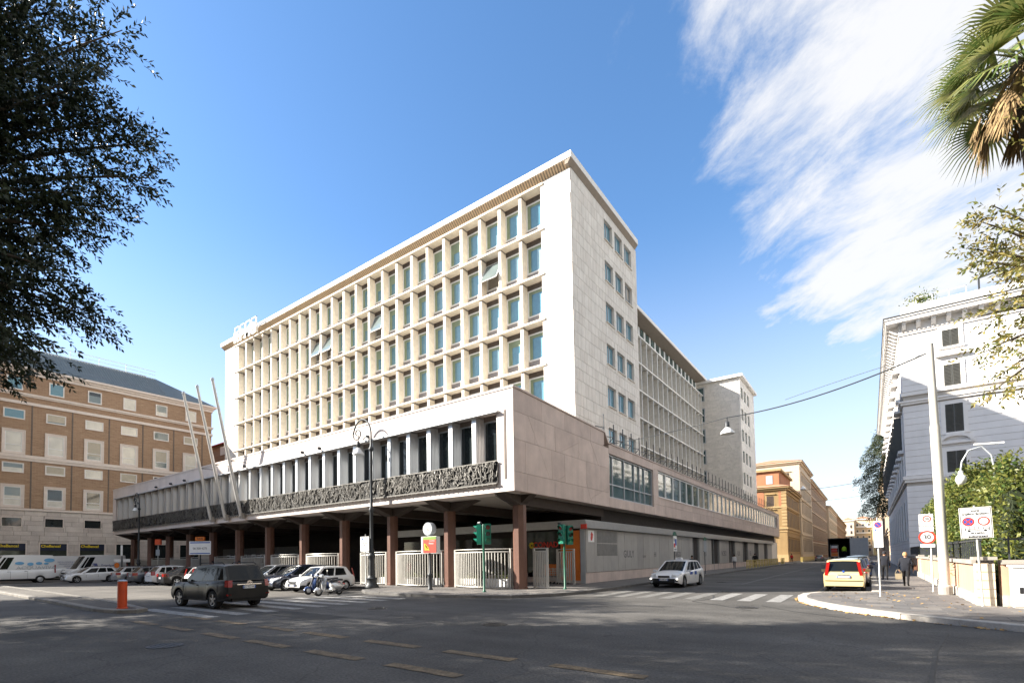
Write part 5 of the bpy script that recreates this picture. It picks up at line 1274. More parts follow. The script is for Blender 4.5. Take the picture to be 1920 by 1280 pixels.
b = MB(); b.box(.1,.55,.885,.893,.70,.86); b.box(-.6,-.25,.885,.893,.68,.88); part('door_badges', b, MT['sign_blue'], taxi)
panda = make_car('small_hatchback', 'pale yellow small hatchback parked at the kerb, seen from behind', MT['car_cream'], C_PANDA, (-.98,29.9,0), R90, steel=True, plate=('EA 387 BJ','CA 387 BJ'))
b = MB(); b.box(-1.795,-1.76,-.70,.70,.55,.575); part('bumper_strip', b, MT['plastic_dark'], panda)
b = MB(); b.lathe([(.01,0),(.05,0),(.05,.012),(.01,.016)], (-1.765,0,.98), 12, 'x'); part('badge', b, MT['sign_blue'], panda)
b = MB(); b.lathe([(.028,0),(.032,0),(.032,.15),(.028,.15)], (-1.80,.35,.27), 10, 'x'); part('exhaust_pipe', b, MT['rim_dark'], panda)
b = MB(); b.box(-1.79,-1.74,-.22,.22,.80,.84); part('tailgate_handle', b, MT['plastic_dark'], panda)
for s_ in (1,-1): b = MB(); b.tube([(-1.3,s_*.56,1.56),(-.9,s_*.56,1.60),(.0,s_*.56,1.60),(.2,s_*.56,1.56)], .016, 6); part('roof_rail', b, MT['plastic_dark'], panda)
make_car('hatchback', 'white three door hatchback with dark bumper parked behind the scooters', MT['car_white'], C_PUNTO, (-26.25,18.35,0), -R90, steel=True)
make_car('compact_car', 'navy blue compact car parked between the white hatchback and the SUV', MT['car_navy'], C_MPV, (-29.1,18.6,0), -R90)
make_car('compact_car', 'silver compact car parked beyond the navy car near the railings', MT['car_silver'], C_MPV, (-32.6,19.0,0), -R90)
gP = 'cars parked nose-in below the podium'
make_car('parked_sedan', 'black sedan, rightmost of the cars parked nose-in left of the SUV', MT['car_black'], C_SEDAN, (-43.8,18.4,0), R90-.05, gP)
make_car('parked_hatchback', 'white hatchback parked between the black sedan and the grey car', MT['car_white'], C_MPV, (-46.8,18.5,0), R90, gP)
make_car('parked_estate', 'grey car with pale tailgate parked third from the black sedan', MT['car_midgrey'], C_WAGON, (-50.3,18.4,0), R90, gP)
make_car('parked_estate', 'silver estate car with roof rails parked next to the white taxi', MT['car_silver'], C_WAGON, (-54.6,18.5,0), R90, gP)
make_car('parked_hatchback', 'white hatchback partly hidden behind the front of the SUV', MT['car_white'], C_PUNTO, (-40.2,18.6,0), R90, gP, steel=True)
make_car('parked_saloon', 'white estate taxi with driver, side-on in front of the panel vans', MT['car_white'], C_WAGON, (-60.6,16.25,0), -R90, gP)
# vans
v1 = make_car('panel_van', 'long white water company van with blue drops at the far left', MT['car_white'], C_VAN, (-66.5,11.75,0), -R90, steel=True, plate=('DT 250 ZA','DT 250 ZA'))
lettering('ACQUAVIVA', .42, MT['frame_grey'], v1, (-1.35,1.0,1.50), '+y', .004, sx=1.25)
for (x, z, a, c2) in ((-2.35,2.22,.42,.20),(-1.55,1.92,.25,.14),(-.9,1.86,.24,.16),(-.1,1.95,.34,.15),(-2.1,1.9,.2,.1)):
    b = MB(); b.prism([(x+a*cos(q*pi/8), z+c2*sin(q*pi/8)) for q in range(16)], 'y', .925+ (1.86-z)*.05, .955+(1.86-z)*.06); part('printed_drop', b, MT['van_panel_blue'], v1)
v2 = make_car('panel_van', 'white panel van with small blue logo, parked behind the white taxi', MT['car_white'], C_VAN, (-68.2,18.55,0), -R90+.1, steel=True)
lettering('Expolevel', .36, MT['van_text'], v2, (-.95,.985,1.62), '+y', .004)
b = MB(); b.prism([(-.0+.3*0+.05,1.5),(.45,1.5),(.35,1.62),(.52,1.62),(.40,1.74),(.58,1.74),(.5,1.84),(.15,1.84)], 'y', .955, .985); part('van_logo', b, MT['van_text'], v2)
v3 = make_car('panel_van', 'white panel van with small lettering, parked nearest the brick building', MT['car_white'], C_VAN, (-75.2,16.6,0), -R90, steel=True)
for k, w_ in enumerate(('INSTALLAZIONI & IMPIANTI','TRASPORTI E LOGISTICA','LAVORI EDILI','SERVIZI')): lettering(w_, .18, MT['van_text'], v3, (-1.2,.99,2.05-.24*k), '+y', .003)
# cars down the street on the right
gS = 'cars parked along the right kerb'
make_car('parked_estate', 'dark car parked directly ahead of the yellow hatchback', MT['car_navy'], C_WAGON, (-.95,35.6,0), R90, gS)
make_car('parked_estate', 'dark grey car parked second ahead of the yellow hatchback', MT['car_midgrey'], C_WAGON, (-.95,40.9,0), R90, gS)
make_car('parked_saloon', 'blue car parked third ahead of the yellow hatchback', MT['car_blue'], C_SEDAN, (-.8,46.6,0), R90, gS)
make_car('parked_hatchback', 'black car parked fourth ahead of the yellow hatchback', MT['car_black'], C_MPV, (-.85,52.4,0), R90, gS)
make_car('parked_estate', 'silver car parked fifth ahead of the yellow hatchback', MT['car_silver'], C_WAGON, (-.85,58.2,0), R90, gS)
make_car('parked_hatchback', 'white car parked sixth ahead of the yellow hatchback', MT['car_white'], C_MPV, (-.85,64.0,0), R90, gS)
make_car('parked_estate', 'small white car far ahead beyond the lorry', MT['car_white'], C_WAGON, (-1.0,118,0), R90, gS)
make_car('parked_saloon', 'grey car on the far left kerb beyond the yellow barriers', MT['car_midgrey'], C_SEDAN, (-9.9,150,0), R90, gS)
# lorry with open back
lo = thing('lorry', 'dark box lorry with open back unloading in the street', 'lorry', (-3.3,84,0))
b = MB(); b.box(-1.22,1.22,.0,.10,1.05,1.2); b.box(-1.22,-1.14,0,7,1.2,3.75); b.box(1.14,1.22,0,7,1.2,3.75); b.box(-1.22,1.22,0,7,3.751,3.85); b.box(-1.14,1.14,6.9,7,1.2,3.75); b.box(-1.22,1.22,.1,7,1.05,1.2); part('cargo_box', b, MT['plastic_dark'], lo)
b = MB(); b.box(1.23,1.29,-2.2,0,1.1,3.8); do = part('rear_door', b, MT['aluminium_matt'], lo); do.location = (0,0,0); do.rotation_euler = (0,0,0)
do.rotation_euler = (0,0,radians(62)); do.location = (1.24*(1-cos(radians(62))), -1.24*sin(radians(62)), 0)
b = MB(); b.box(-1.2,1.2,-1.1,0,1.06,1.12); part('tail_lift', b, MT['iron_dark'], lo)
b = MB(); b.box(-1.1,1.1,.3,9.3,.55,1.04); part('chassis', b, MT['black'], lo)
b = MB(); b.box(-1.15,1.15,7.3,9.4,.6,2.9); part('cab', b, MT['car_white'], lo)
for y in (1.6,8.3):
    for x in (-.95,.95): b = MB(); b.lathe([(.2,-.16),(.46,-.16),(.5,-.1),(.5,.1),(.46,.16),(.2,.16)], (x,y,.5), 16, 'x'); part('wheel', b, MT['tyre'], lo)
tr_ = thing('roll_cage_trolley', 'loaded roll trolley with orange crate inside the lorry', 'trolley', (-3.85,84.9,1.2))
b = MB(); b.box(-.45,.45,-.35,.35,.15,.2)
for x in (-.43,.43):
    for y in (-.33,.33): b.box(x-.02,x+.02,y-.02,y+.02,0,1.8)
for z in (.6,1.0,1.4,1.78): b.box(-.43,.43,-.345,-.325,z-.01,z+.01); b.box(-.43,.43,.325,.345,z-.01,z+.01)
part('cage', b, MT['rail_metal'], tr_); b = MB(); b.box(-.38,.38,-.30,.28,.21,.75); part('orange_crate', b, MT['orange'], tr_); b = MB(); b.box(-.36,.3,-.28,.26,.76,1.3); part('carton', b, MT['sign_red'], tr_); b = MB(); b.box(-.33,.35,-.28,.26,1.31,1.65); part('carton', b, MT['sign_white'], tr_)
# scooters
def scooter(label, paint, loc, rz, steer):
    t = thing('scooter', label, 'scooter', loc, rz, 'scooters parked by the kerb')
    for x in (.62,-.60):
        b = MB(); b.lathe([(.11,-.05),(.20,-.055),(.225,-.02),(.225,.02),(.20,.055),(.11,.05)], n=18, axis='y'); w = part('wheel', b, MT['tyre'], t, smooth=40); w.location = (x,0,.225)
        b = MB(); b.lathe([(.02,-.055),(.115,-.05),(.115,.05),(.02,.055)], n=14, axis='y'); part('rim', b, MT['rim'], w)
    b = MB(); rows = []
    for z, w, x in ((.30,.13,.40),(.42,.19,.43),(.60,.22,.42),(.78,.20,.37),(.90,.12,.33)):
        rows.append([(x-.10*(abs(k)/4)**1.7*1.0, w*k/4, z) for k in range(-4,5)])
    b.grid(rows); b.grid([[(p[0]-.03,p[1]*.97,p[2]) for p in rw] for rw in rows]); part('leg_shield', b, paint, t, smooth=60)
    b = MB(); rows = []
    for x, w, z in ((.42,.05,.30),(.55,.10,.42),(.66,.115,.46),(.78,.10,.40),(.86,.05,.27)): rows.append([(x, w*sin(pi*k/8-pi/2), z-.12*(abs(k-4)/4)**2) for k in range(9)])
    b.grid(rows); part('front_fender', b, paint, t, smooth=60)
    b = MB(); rows = []
    for x, w, z0, z1 in ((-.08,.10,.42,.66),(-.25,.19,.30,.70),(-.48,.22,.26,.70),(-.70,.19,.30,.66),(-.88,.09,.42,.58)):
        rows.append([(x, w*cos(a), (z0+z1)/2+(z1-z0)/2*sin(a)) for a in [2*pi*k/14 for k in range(14)]])
    b.grid(rows, closed=True); b.f.append(list(range(13,-1,-1))); b.m.append(0); b.f.append([4*14+k for k in range(14)]); b.m.append(0); part('rear_cowl', b, paint, t, smooth=50)
    b = MB(); rows = []
    for x, w, z in ((.02,.09,.73),(-.12,.13,.76),(-.38,.15,.77),(-.62,.14,.80),(-.80,.08,.79)): rows.append([(x, w*cos(a), z+.055*sin(a)) for a in [2*pi*k/10 for k in range(10)]])
    b.grid(rows, closed=True); b.f.append(list(range(9,-1,-1))); b.m.append(0); b.f.append([40+k for k in range(10)]); b.m.append(0); part('seat', b, MT['plastic_dark'], t, smooth=50)
    b = MB(); b.prism([(.42,.24),(.42,.32),(-.1,.32),(-.2,.40),(-.3,.30),(-.2,.22)], 'y', -.15, .15); part('footboard', b, paint, t)
    b = MB(); b.tube([(.60,0,.25),(.42,0,.75),(.33,0,1.0)], .03, 8); part('steering_column', b, MT['rim_dark'], t)
    b = MB(); b.tube([(.20,.36,1.0),(.31,.14,1.02),(.34,0,1.03),(.31,-.14,1.02),(.20,-.36,1.0)], .018, 6); b.lathe([(.03,-.07),(.09,-.03),(.095,.03),(.06,.08)], (.37,0,1.02), 10, 'x'); part('handlebar', b, paint, t)
    b = MB(); b.lathe([(.02,0),(.075,0),(.07,.03),(.02,.04)], (.44,0,1.02), 10, 'x'); part('headlight', b, MT['lamp_clear'], t)
    for s_ in (1,-1): b = MB(); b.tube([(.26,s_*.24,1.02),(.30,s_*.30,1.24)], .008, 5); b.lathe([(.01,-.012),(.055,-.01),(.055,.01),(.01,.012)], (.30,s_*.31,1.28), 10, 'x'); part('mirror', b, MT['chrome'], t)
    b = MB(); b.tube([(-.1,.12,.24),(-.5,.17,.22),(-.78,.17,.26)], [.03,.05,.045], 8); part('exhaust', b, MT['rim_dark'], t)
    b = MB(); b.bar((-.05,-.1,.24),(-.12,-.26,.0),.03); part('stand', b, MT['rim_dark'], t)
    b = MB(); b.box(-.93,-.88,-.07,.07,.52,.60); part('tail_light', b, MT['tail_red'], t)
    return t
scooter('silver scooter parked at the end of the zebra crossing', MT['scooter_silver'], (-22.15,15.95,0), radians(-92), 0)
scooter('dark blue scooter parked between the silver scooter and white hatchback', MT['car_blue'], (-23.65,16.45,0), radians(-104), 0)
scooter('black scooter half hidden behind the blue scooter', MT['car_black'], (-24.3,17.2,0), radians(-100), 0)
# ================================================================== STREET FURNITURE
def spiral(cx, cz, r0, r1, a0, a1, n=24): return [(cx+(r0+(r1-r0)*k/n)*cos(a0+(a1-a0)*k/n), 0, cz+(r0+(r1-r0)*k/n)*sin(a0+(a1-a0)*k/n)) for k in range(n+1)]
def street_lamp(label, loc, sc=1.0):
    t = thing('street_lamp', label, 'street lamp', loc, 0, 'ornate cast iron street lamps'); t.scale = (sc, sc, sc)
    b = MB(); b.lathe([(.42,0),(.42,.10),(.33,.22),(.27,.42),(.33,.55),(.24,.62),(.21,.75)], n=16); part('base', b, MT['iron_dark'], t, smooth=50)
    b = MB(); b.lathe([(.19,.75),(.16,1.6),(.17,1.75),(.23,1.85),(.23,1.95),(.15,2.05),(.2,2.2),(.115,2.35),(.10,4.5),(.16,4.6),(.16,4.7),(.09,4.85),(.075,8.2),(.15,8.28),(.15,8.4),(.07,8.5),(.05,9.2)], n=14); part('pole', b, MT['iron_dark'], t, smooth=50)
    b = MB(); arc = [(-.85+.85*cos(a), 0, 9.2+1.1*sin(a)) for a in [pi*k/18*.92 for k in range(19)]]; arc = [(p[0],0,p[2]) for p in arc]
    e = arc[-1]; b.tube(arc, .05, 8)
    b.tube(spiral(-1.28, 9.48, .44, .10, radians(165), radians(165+450)), .042, 8); b.tube([(0,0,8.6),(-.25,0,9.05),(-.55,0,9.18),(-.72,0,9.05),(-.62,0,8.95)], .035, 8)
    part('scroll_arm', b, MT['iron_dark'], t, smooth=60)
    b = MB(); b.tube([(-1.2,0,9.38),(-1.2,0,9.0)], .03, 8); b.lathe([(.05,9.0),(.11,8.95),(.12,8.62),(.08,8.58)], (-1.2,0,0), 10); part('lamp_neck', b, MT['iron_dark'], t, smooth=50)
    b = MB(); b.lathe([(.10,8.60),(.17,8.48),(.34,8.27),(.36,8.17),(.30,8.17),(.05,8.4)], (-1.2,0,0), 16); part('lamp_shade', b, MT['frame_white'], t, smooth=50)
    return t
street_lamp('tall ornate lamp post standing by the white hatchback in front of the podium', (-23.75,20.13,.14), 1.0)
street_lamp('ornate lamp post at the far left end of the podium', (-60.9,20.35,.14), .88)
# flagpoles
for k, (x, w) in enumerate(((-45.0,'leftmost'),(-42.5,'middle'),(-39.9,'rightmost'))):
    t = thing('flagpole', 'bare leaning metal flagpole on the podium front, %s of three' % w, 'flagpole', (x,20.45,5.45), 0, 'flagpoles leaning out from the podium')
    b = MB(); b.tube([(0,0,0),(0,-1.15,5.2),(0,-2.3,10.4)], [.14,.125,.10], 10); part('pole', b, MT['ochre_metal'], t, smooth=50)
    b = MB(); b.lathe([(.01,10.3),(.12,10.35),(.13,10.5),(.05,10.6)], (0,-2.3,0), 10); part('finial', b, MT['frame_grey'], t)
    b = MB(); b.box(-.16,.16,-.05,.30,-.22,.25); part('foot_bracket', b, MT['concrete_mid'], t)
    b = MB(); b.bar((0,-.95,4.3),(0.05,.34,4.35),.04); b.bar((0,-.95,4.3),(.9,.34,4.55),.025); b.lathe([(.05,-.05),(.09,0),(.05,.05)], (0,-.95,4.3), 8); part('stay', b, MT['iron_dark'], t)
# clock with advert
t = thing('street_clock', 'round street clock above a red and green poster box on a dark post', 'clock', (-18.95,20.1,.14))
b = MB(); b.lathe([(.15,0),(.15,.06),(.11,.10),(.11,.72),(.14,.76),(.14,.84),(.07,.9),(.055,2.0)], n=12); part('post', b, MT['iron_dark'], t, smooth=50)
b = MB(); b.box(-.50,.62,-.14,.14,1.98,2.88); part('poster_box', b, MT['sign_white'], t)
b = MB(); b.box(-.36,.60,-.155,-.142,2.0,2.70); po = part('poster', b, MT['sign_red'], t)
b = MB(); b.box(-.36,.60,-.156,-.142,2.703,2.86); part('poster_strip', b, MT['lime'], t)
b = MB(); 
for k in range(9): x = -.18+.03*k; b.bar((x+.02*(k % 3),-.16,2.12+.05*(k % 4)),(x-.05+.05*(k % 2),-.16,2.5-.03*k),.05,.012,up=(0,1,0))
part('poster_drawing', b, MT['yellow'], po)
lettering('Quotidiana', .085, MT['sign_white'], po, (.32,-.158,2.64), '-y', .002); lettering('fresca', .14, MT['sign_white'], po, (.25,-.158,2.5), '-y', .002)
b = MB(); b.box(-.10,.10,-.05,.05,2.88,2.98); b.lathe([(.05,-.17),(.34,-.17),(.36,-.14),(.36,.14),(.34,.17),(.05,.17)], (0,0,3.28), 24, 'y'); ck = part('clock_case', b, MT['frame_grey'], t, smooth=40)
b = MB(); b.lathe([(.01,-.178),(.31,-.178),(.31,-.172),(.01,-.172)], (0,0,3.28), 24, 'y'); part('clock_face', b, MT['sign_white'], ck)
b = MB(); b.bar((0,-.183,3.28),(.15,-.183,3.20),.045,.004,up=(0,1,0)); b.bar((0,-.183,3.28),(.07,-.183,3.05),.035,.004,up=(0,1,0))
for k in range(12): a = k*pi/6; b.bar((.24*cos(a),-.183,3.28+.24*sin(a)),(.28*cos(a),-.183,3.28+.28*sin(a)),.02,.004,up=(0,1,0))
part('clock_hands', b, MT['sign_black'], ck)
# traffic lights
def signal_head(t, x, y, z, rz, lit=None):
    h = part('signal_head', MB().box(-.15,.15,-.11,.11,-.50,.50), MT['green_signal'], t); h.location = (x,y,z); h.rotation_euler = (0,0,rz)
    for k, zz in enumerate((.32,0,-.32)):
        b = MB(); b.lathe([(.01,-.122),(.105,-.122),(.105,-.112),(.01,-.112)], (0,0,zz), 14, 'y'); part('lens', b, MT['lens_green'] if k == 2 else (MT['lens_red'] if k == 0 else MT['lens_dark']), h)
        b = MB(); R_ = .125; rows = [[(R_*cos(a), -.11, zz+R_*sin(a)) for a in [radians(-20)+radians(220)*q/10 for q in range(11)]], [(R_*.95*cos(a), -.11-.20*(.35+.65*max(0,sin(a))), zz+R_*.95*sin(a)) for a in [radians(-20)+radians(220)*q/10 for q in range(11)]]]
        b.grid(rows); part('visor', b, MT['green_signal'], h, smooth=60)
def traffic_light(label, loc, heads):
    t = thing('traffic_light', label, 'traffic light', loc, 0, 'green traffic lights at the junction')
    b = MB(); b.lathe([(.09,0),(.09,.05),(.055,.09),(.055,2.3),(.06,3.3),(.03,3.36)], n=12); part('post', b, MT['green_pole'], t, smooth=50)
    for h in heads: signal_head(t, *h)
    b = MB(); b.lathe([(.02,-.1),(.07,-.08),(.08,.08),(.02,.1)], (-.25,0,3.42), 10, 'x'); b.bar((-.2,0,3.36),(0,0,3.25),.03); part('sensor', b, MT['iron_dark'], t)
traffic_light('green traffic light with two heads in front of the corner column', (-15.2,20.0,.14), [(-.30,.05,2.85,radians(-62)),(.33,-.08,2.85,radians(38))])
traffic_light('green traffic light near the metal gate by the orange shop panel', (-12.6,23.5,.14), [(-.0,-.22,2.85,radians(-10)),(.27,.08,2.8,radians(58))])
# signs
def sign_post(name, label, loc, h, r=.03, m='pole_grey', rz=0.0, cat='road sign'):
    t = thing(name, label, cat, loc, rz); b = MB(); b.lathe([(r*1.6,0),(r*1.6,.03),(r,.05),(r,h),(r*.4,h+.01)], n=10); part('post', b, MT[m], t, smooth=50); return t
def plate(t, x0, x1, z0, z1, y=-.05, m='sign_white', nm='plate', th=.012):
    b = MB(); b.box(x0,x1,y-th,y,z0,z1); return part(nm, b, MT[m], t)
def disc(t, x, z, r, y, m, nm='disc'):
    b = MB(); b.prism([(x+r*cos(2*pi*k/24), z+r*sin(2*pi*k/24)) for k in range(24)], 'y', y-.004, y); return part(nm, b, MT[m], t)
def ring(t, x, z, r0, r1, y, m):
    b = MB(); n = 28
    for k in range(n):
        a, c = 2*pi*k/n, 2*pi*(k+1)/n; b.quad((x+r0*cos(a),y,z+r0*sin(a)),(x+r1*cos(a),y,z+r1*sin(a)),(x+r1*cos(c),y,z+r1*sin(c)),(x+r0*cos(c),y,z+r0*sin(c)))
    return part('ring', b, MT[m], t)
t = sign_post('parking_sign', 'white parking sign on a thin post beside the tall lamp post', (-24.1,19.96,.14), 3.2)
p = plate(t,-.40,.38,2.18,3.06); plate(p,-.30,-.12,2.86,3.0,-.064,'sign_blue','symbol',.002); lettering('P', .13, MT['sign_white'], p, (-.21,-.068,2.93), '-y', .001)
for k, s_ in enumerate(('08.00 - 20.00','GIORNI FERIALI','TARIFFA','1,00 euro/ora')): lettering(s_, .085, MT['sign_black'], p, (0,-.066,2.78-.12*k), '-y', .001)
t = sign_post('no_parking_sign', 'tall white no parking panel on a post by the yellow hatchback', (.27,24.45,.14), 3.0)
p = plate(t,-.13,.15,1.86,2.86); disc(p,.01,2.72,.105,-.063,'sign_blue'); ring(p,.01,2.72,.088,.112,-.069,'sign_red'); b = MB(); b.bar((-.06,-.069,2.79),(.08,-.069,2.65),.025,.003,up=(0,1,0)); part('slash', b, MT['sign_red'], p)
plate(p,-.09,-.04,2.50,2.56,-.064,'sign_blue','symbol',.002); lettering('0-24', .05, MT['sign_black'], p, (.02,-.064,1.96), '-y', .001); lettering('AREA  TAXI', .035, MT['sign_black'], p, (.01,-.064,1.90), '-y', .001)
t = sign_post('limited_traffic_sign', 'white limited traffic zone panel on the leaning post by the garden wall', (2.66,21.35,.14), 3.05); t.rotation_euler = (0, radians(-1.5), 0)
p = plate(t,-.36,.36,2.06,3.0)
b = MB(); 
for (x0,x1,z0,z1) in ((-.345,.345,2.97,2.985),(-.345,.345,2.075,2.09),(-.345,-.33,2.075,2.985),(.33,.345,2.075,2.985)): b.box(x0,x1,-.065,-.062,z0,z1)
part('border', b, MT['sign_black'], p)
lettering('zona', .10, MT['sign_black'], p, (0,-.066,2.90), '-y', .001, bold=.002); lettering('traffico limitato', .095, MT['sign_black'], p, (0,-.066,2.80), '-y', .001, bold=.002)
disc(p,-.17,2.57,.125,-.063,'sign_blue'); ring(p,-.17,2.57,.10,.135,-.069,'sign_red'); b = MB(); b.bar((-.25,-.069,2.65),(-.09,-.069,2.49),.028,.003,up=(0,1,0)); b.bar((-.25,-.0695,2.49),(-.09,-.0695,2.65),.028,.003,up=(0,1,0)); part('cross', b, MT['sign_red'], p)
disc(p,.17,2.57,.12,-.063,'sign_white'); ring(p,.17,2.57,.10,.135,-.069,'sign_red')
b = MB(); b.box(-.26,.28,-.066,-.063,2.335,2.35); b.box(-.26,.28,-.066,-.063,2.40,2.41); b.box(-.26,-.245,-.066,-.063,2.30,2.41); b.box(.27,.285,-.066,-.063,2.30,2.41); b.box(-.26,.28,-.066,-.063,2.295,2.31)
for x in (-.15,-.05,.05,.15): b.box(x-.005,x+.005,-.066,-.063,2.35,2.40)
part('bus_symbol', b, MT['sign_black'], p); disc(p,-.17,2.29,.03,-.067,'sign_black'); disc(p,.19,2.29,.03,-.067,'sign_black')
lettering('eccetto', .10, MT['sign_black'], p, (.02,-.066,2.22), '-y', .001, bold=.002); lettering('autorizzati', .10, MT['sign_black'], p, (.02,-.066,2.12), '-y', .001, bold=.002)
t = sign_post('speed_sign', 'thirty zone sign with round limit plate, half behind the thick pole', (2.05,28.2,.14), 3.3)
p = plate(t,-.36,.10,2.52,3.25); ring(p,-.10,3.05,.10,.14,-.065,'sign_red'); lettering('30', .15, MT['sign_black'], p, (-.10,-.066,3.05), '-y', .001, bold=.003)
for k, s_ in enumerate(('INIZIO','RESIDENZIALE','ZONA')): lettering(s_, .075, MT['sign_black'], p, (-.12,-.066,2.84-.1*k), '-y', .001)
disc(t,-.12,2.28,.27,-.06,'sign_white','limit_plate'); ring(t,-.12,2.28,.21,.275,-.068,'sign_red'); lettering('30', .24, MT['sign_black'], t, (-.12,-.069,2.28), '-y', .001, bold=.006)
plate(t,-.34,.12,1.86,2.0)
sign_post('bare_post', 'thin bare grey post just right of the thirty sign', (2.34,27.9,.14), 2.7, .025, cat='post')
t = sign_post('bus_stop_sign', 'green topped bus stop board with poster before the grey wall', (-12.0,40.2,.14), 3.4, .035, 'iron_dark', R90, 'bus stop')
p = plate(t,-.45,.45,2.0,3.3,-.05,'sign_white'); b = MB(); b.prism([(.47*cos(pi*k/10), 3.18+.34*sin(pi*k/10)) for k in range(11)], 'y', -.07, -.03); part('green_top', b, MT['green_pole'], t)
plate(p,-.36,-.1,2.75,3.0,-.064,'sign_grey','map',.002); plate(p,-.05,.36,2.45,2.95,-.064,'sign_blue','map',.002); plate(p,-.36,.0,2.3,2.6,-.0665,'sign_red','map',.002); plate(p,-.3,.3,2.08,2.2,-.064,'sign_grey','map',.002)
t = sign_post('bus_stop_sign', 'grey bus stop board with green top, farther along the grey wall', (-12.0,49.2,.14), 3.2, .035, 'iron_dark', R90, 'bus stop')
plate(t,-.45,.45,1.95,3.1,-.05,'sign_grey'); b = MB(); b.prism([(.47*cos(pi*k/10), 3.0+.32*sin(pi*k/10)) for k in range(11)], 'y', -.07, -.03); part('green_top', b, MT['green_pole'], t)
t = sign_post('taxi_rank_sign', 'orange taxi sign above a white telephone board behind the parked cars', (-48.0,20.9,.14), 2.4, .06, 'iron_dark', radians(35), 'sign')
p = plate(t,-1.0,1.0,2.35,3.55); plate(p,-.92,.92,3.38,3.48,-.064,'sign_blue','strip',.002); plate(p,-.92,.92,2.42,2.5,-.064,'sign_blue','strip',.002); lettering('06 358 4275', .26, MT['sign_black'], p, (0,-.07,2.9), '-y', .001)
b = MB(); b.box(-.42,.42,-.12,.06,3.62,3.95); o = part('taxi_lightbox', b, MT['orange'], t); lettering('TAXI', .27, MT['sign_black'], o, (0,-.125,3.78), '-y', .001, bold=.006)
t = sign_post('info_totem', 'orange topped leaning info post at the left end of the arcade', (-57.5,20.95,.14), 3.6, .05, 'pole_grey', radians(35), 'sign'); plate(t,-.2,.2,2.4,3.0,-.06,'sign_grey'); b = MB(); b.box(-.3,.3,-.1,.1,3.5,4.05); part('orange_box', b, MT['orange_red'], t)
t = sign_post('info_totem', 'dark signal post with small white plates before the dark shop entrance', (-66.5,20.6,.14), 3.6, .05, 'iron_dark', radians(35), 'sign'); plate(t,-.12,.12,2.5,3.7,-.06,'sign_white'); plate(t,-.9,-.1,1.8,2.15,-.06,'sign_white'); plate(t,.2,1.0,1.8,2.15,-.0605,'sign_white'); disc(t,-.5,1.45,.3,-.1,'orange')
# bollards
t = thing('red_bollard', 'thick red cylindrical bollard with grey cap on the traffic island', 'bollard', (-22.5,7.0,.10))
b = MB(); b.lathe([(.19,0),(.19,.04),(.155,.05),(.155,1.02)], n=20); part('body', b, MT['orange_red'], t, smooth=50); b = MB(); b.lathe([(.16,1.02),(.16,1.05),(.09,1.08),(.02,1.085)], n=20); part('cap', b, MT['frame_grey'], t, smooth=50)
# thick pole with overhead cable, hanging lamp
t = thing('cable_pole', 'thick pale tram pole on the right pavement carrying the overhead cable', 'pole', (2.29,26.6,.14)); t.rotation_euler = (0, radians(-.6), 0)
b = MB(); b.lathe([(.21,0),(.21,.35),(.165,.37),(.16,6.6),(.135,6.7),(.12,9.9),(.03,9.95)], n=16); part('shaft', b, MT['pole_cream'], t, smooth=50); b = MB(); b.lathe([(.215,0),(.22,.3),(.17,.36)], n=16); part('footing', b, MT['concrete_mid'], t)
HL = Vector((-5.75,29.0,0))
def sag(a, b_, s, n=16): a, b_ = Vector(a), Vector(b_); return [a.lerp(b_, k/n)-Vector((0,0,s*4*(k/n)*(1-k/n))) for k in range(n+1)]
b = MB(); b.tube(sag((2.22,26.6,9.75),(-5.75,29.0,9.05),.35), .03, 6); b.tube(sag((-5.75,29.0,9.05),(-13.9,31.5,9.2),.12), .018, 6); b.tube(sag((2.22,26.6,9.72),(-3.0,28.2,9.25),-.05), .012, 5)
solid('overhead_cable', b, MT['iron_dark'], 'black overhead cable sagging from the thick pole towards the office building', 'cable')
t = thing('hanging_lamp', 'white bell shaped street lamp hanging from the overhead cable', 'street lamp', (-5.75,29.0,0))
b = MB(); b.tube([(0,0,9.03),(0,0,8.85)], .03, 8); b.lathe([(.06,8.85),(.11,8.80),(.13,8.52),(.10,8.50)], n=12); part('neck', b, MT['iron_dark'], t, smooth=50)
b = MB(); b.lathe([(.11,8.52),(.20,8.42),(.33,8.28),(.35,8.18),(.28,8.18),(.05,8.35)], n=18); part('shade', b, MT['frame_white'], t, smooth=50)
for k, (y, z) in enumerate(((95,13.5),(140,15.5))):
    b = MB(); b.tube(sag((-13.8,y,z-1.5),(2.9,y+4,z),.5), .03, 5); solid('street_cable', b, MT['iron_dark'], ('cable slung across the street in front of the cedar' if k == 0 else 'thin cable slung across the far end of the street'), 'cable')
t = thing('hanging_lamp', 'small pale lamp hanging over the street before the cream palazzo', 'street lamp', (-8.5,100,0)); b = MB(); b.lathe([(.05,13.2),(.12,13.1),(.45,12.7),(.45,12.6),(.05,12.75)], n=12); part('shade', b, MT['frame_white'], t)
# lamp over the garden wall
t = thing('garden_lamp', 'grey curved lamp with round white globe above the garden hedge', 'street lamp', (3.75,26.2,0)); b = MB()
b.tube([(.0,0,.1),(.0,0,4.9),(-.05,0,5.35),(-.3,0,5.7),(-.65,0,5.6),(-.85,0,5.2),(-.9,0,4.85)], .03, 8); part('arm', b, MT['frame_grey'], t, smooth=50)
b = MB(); b.lathe([(.03,4.86),(.07,4.84),(.08,4.70),(.13,4.66),(.17,4.52),(.12,4.36),(.03,4.32)], (-.9,0,0), 16); part('globe', b, MT['sign_white'], t, smooth=50)
b = MB(); b.obox((-.1,0,5.78), (.4,0,-.02), (0,.06,0), (0,0,.03)); part('led_head', b, MT['frame_white'], t)
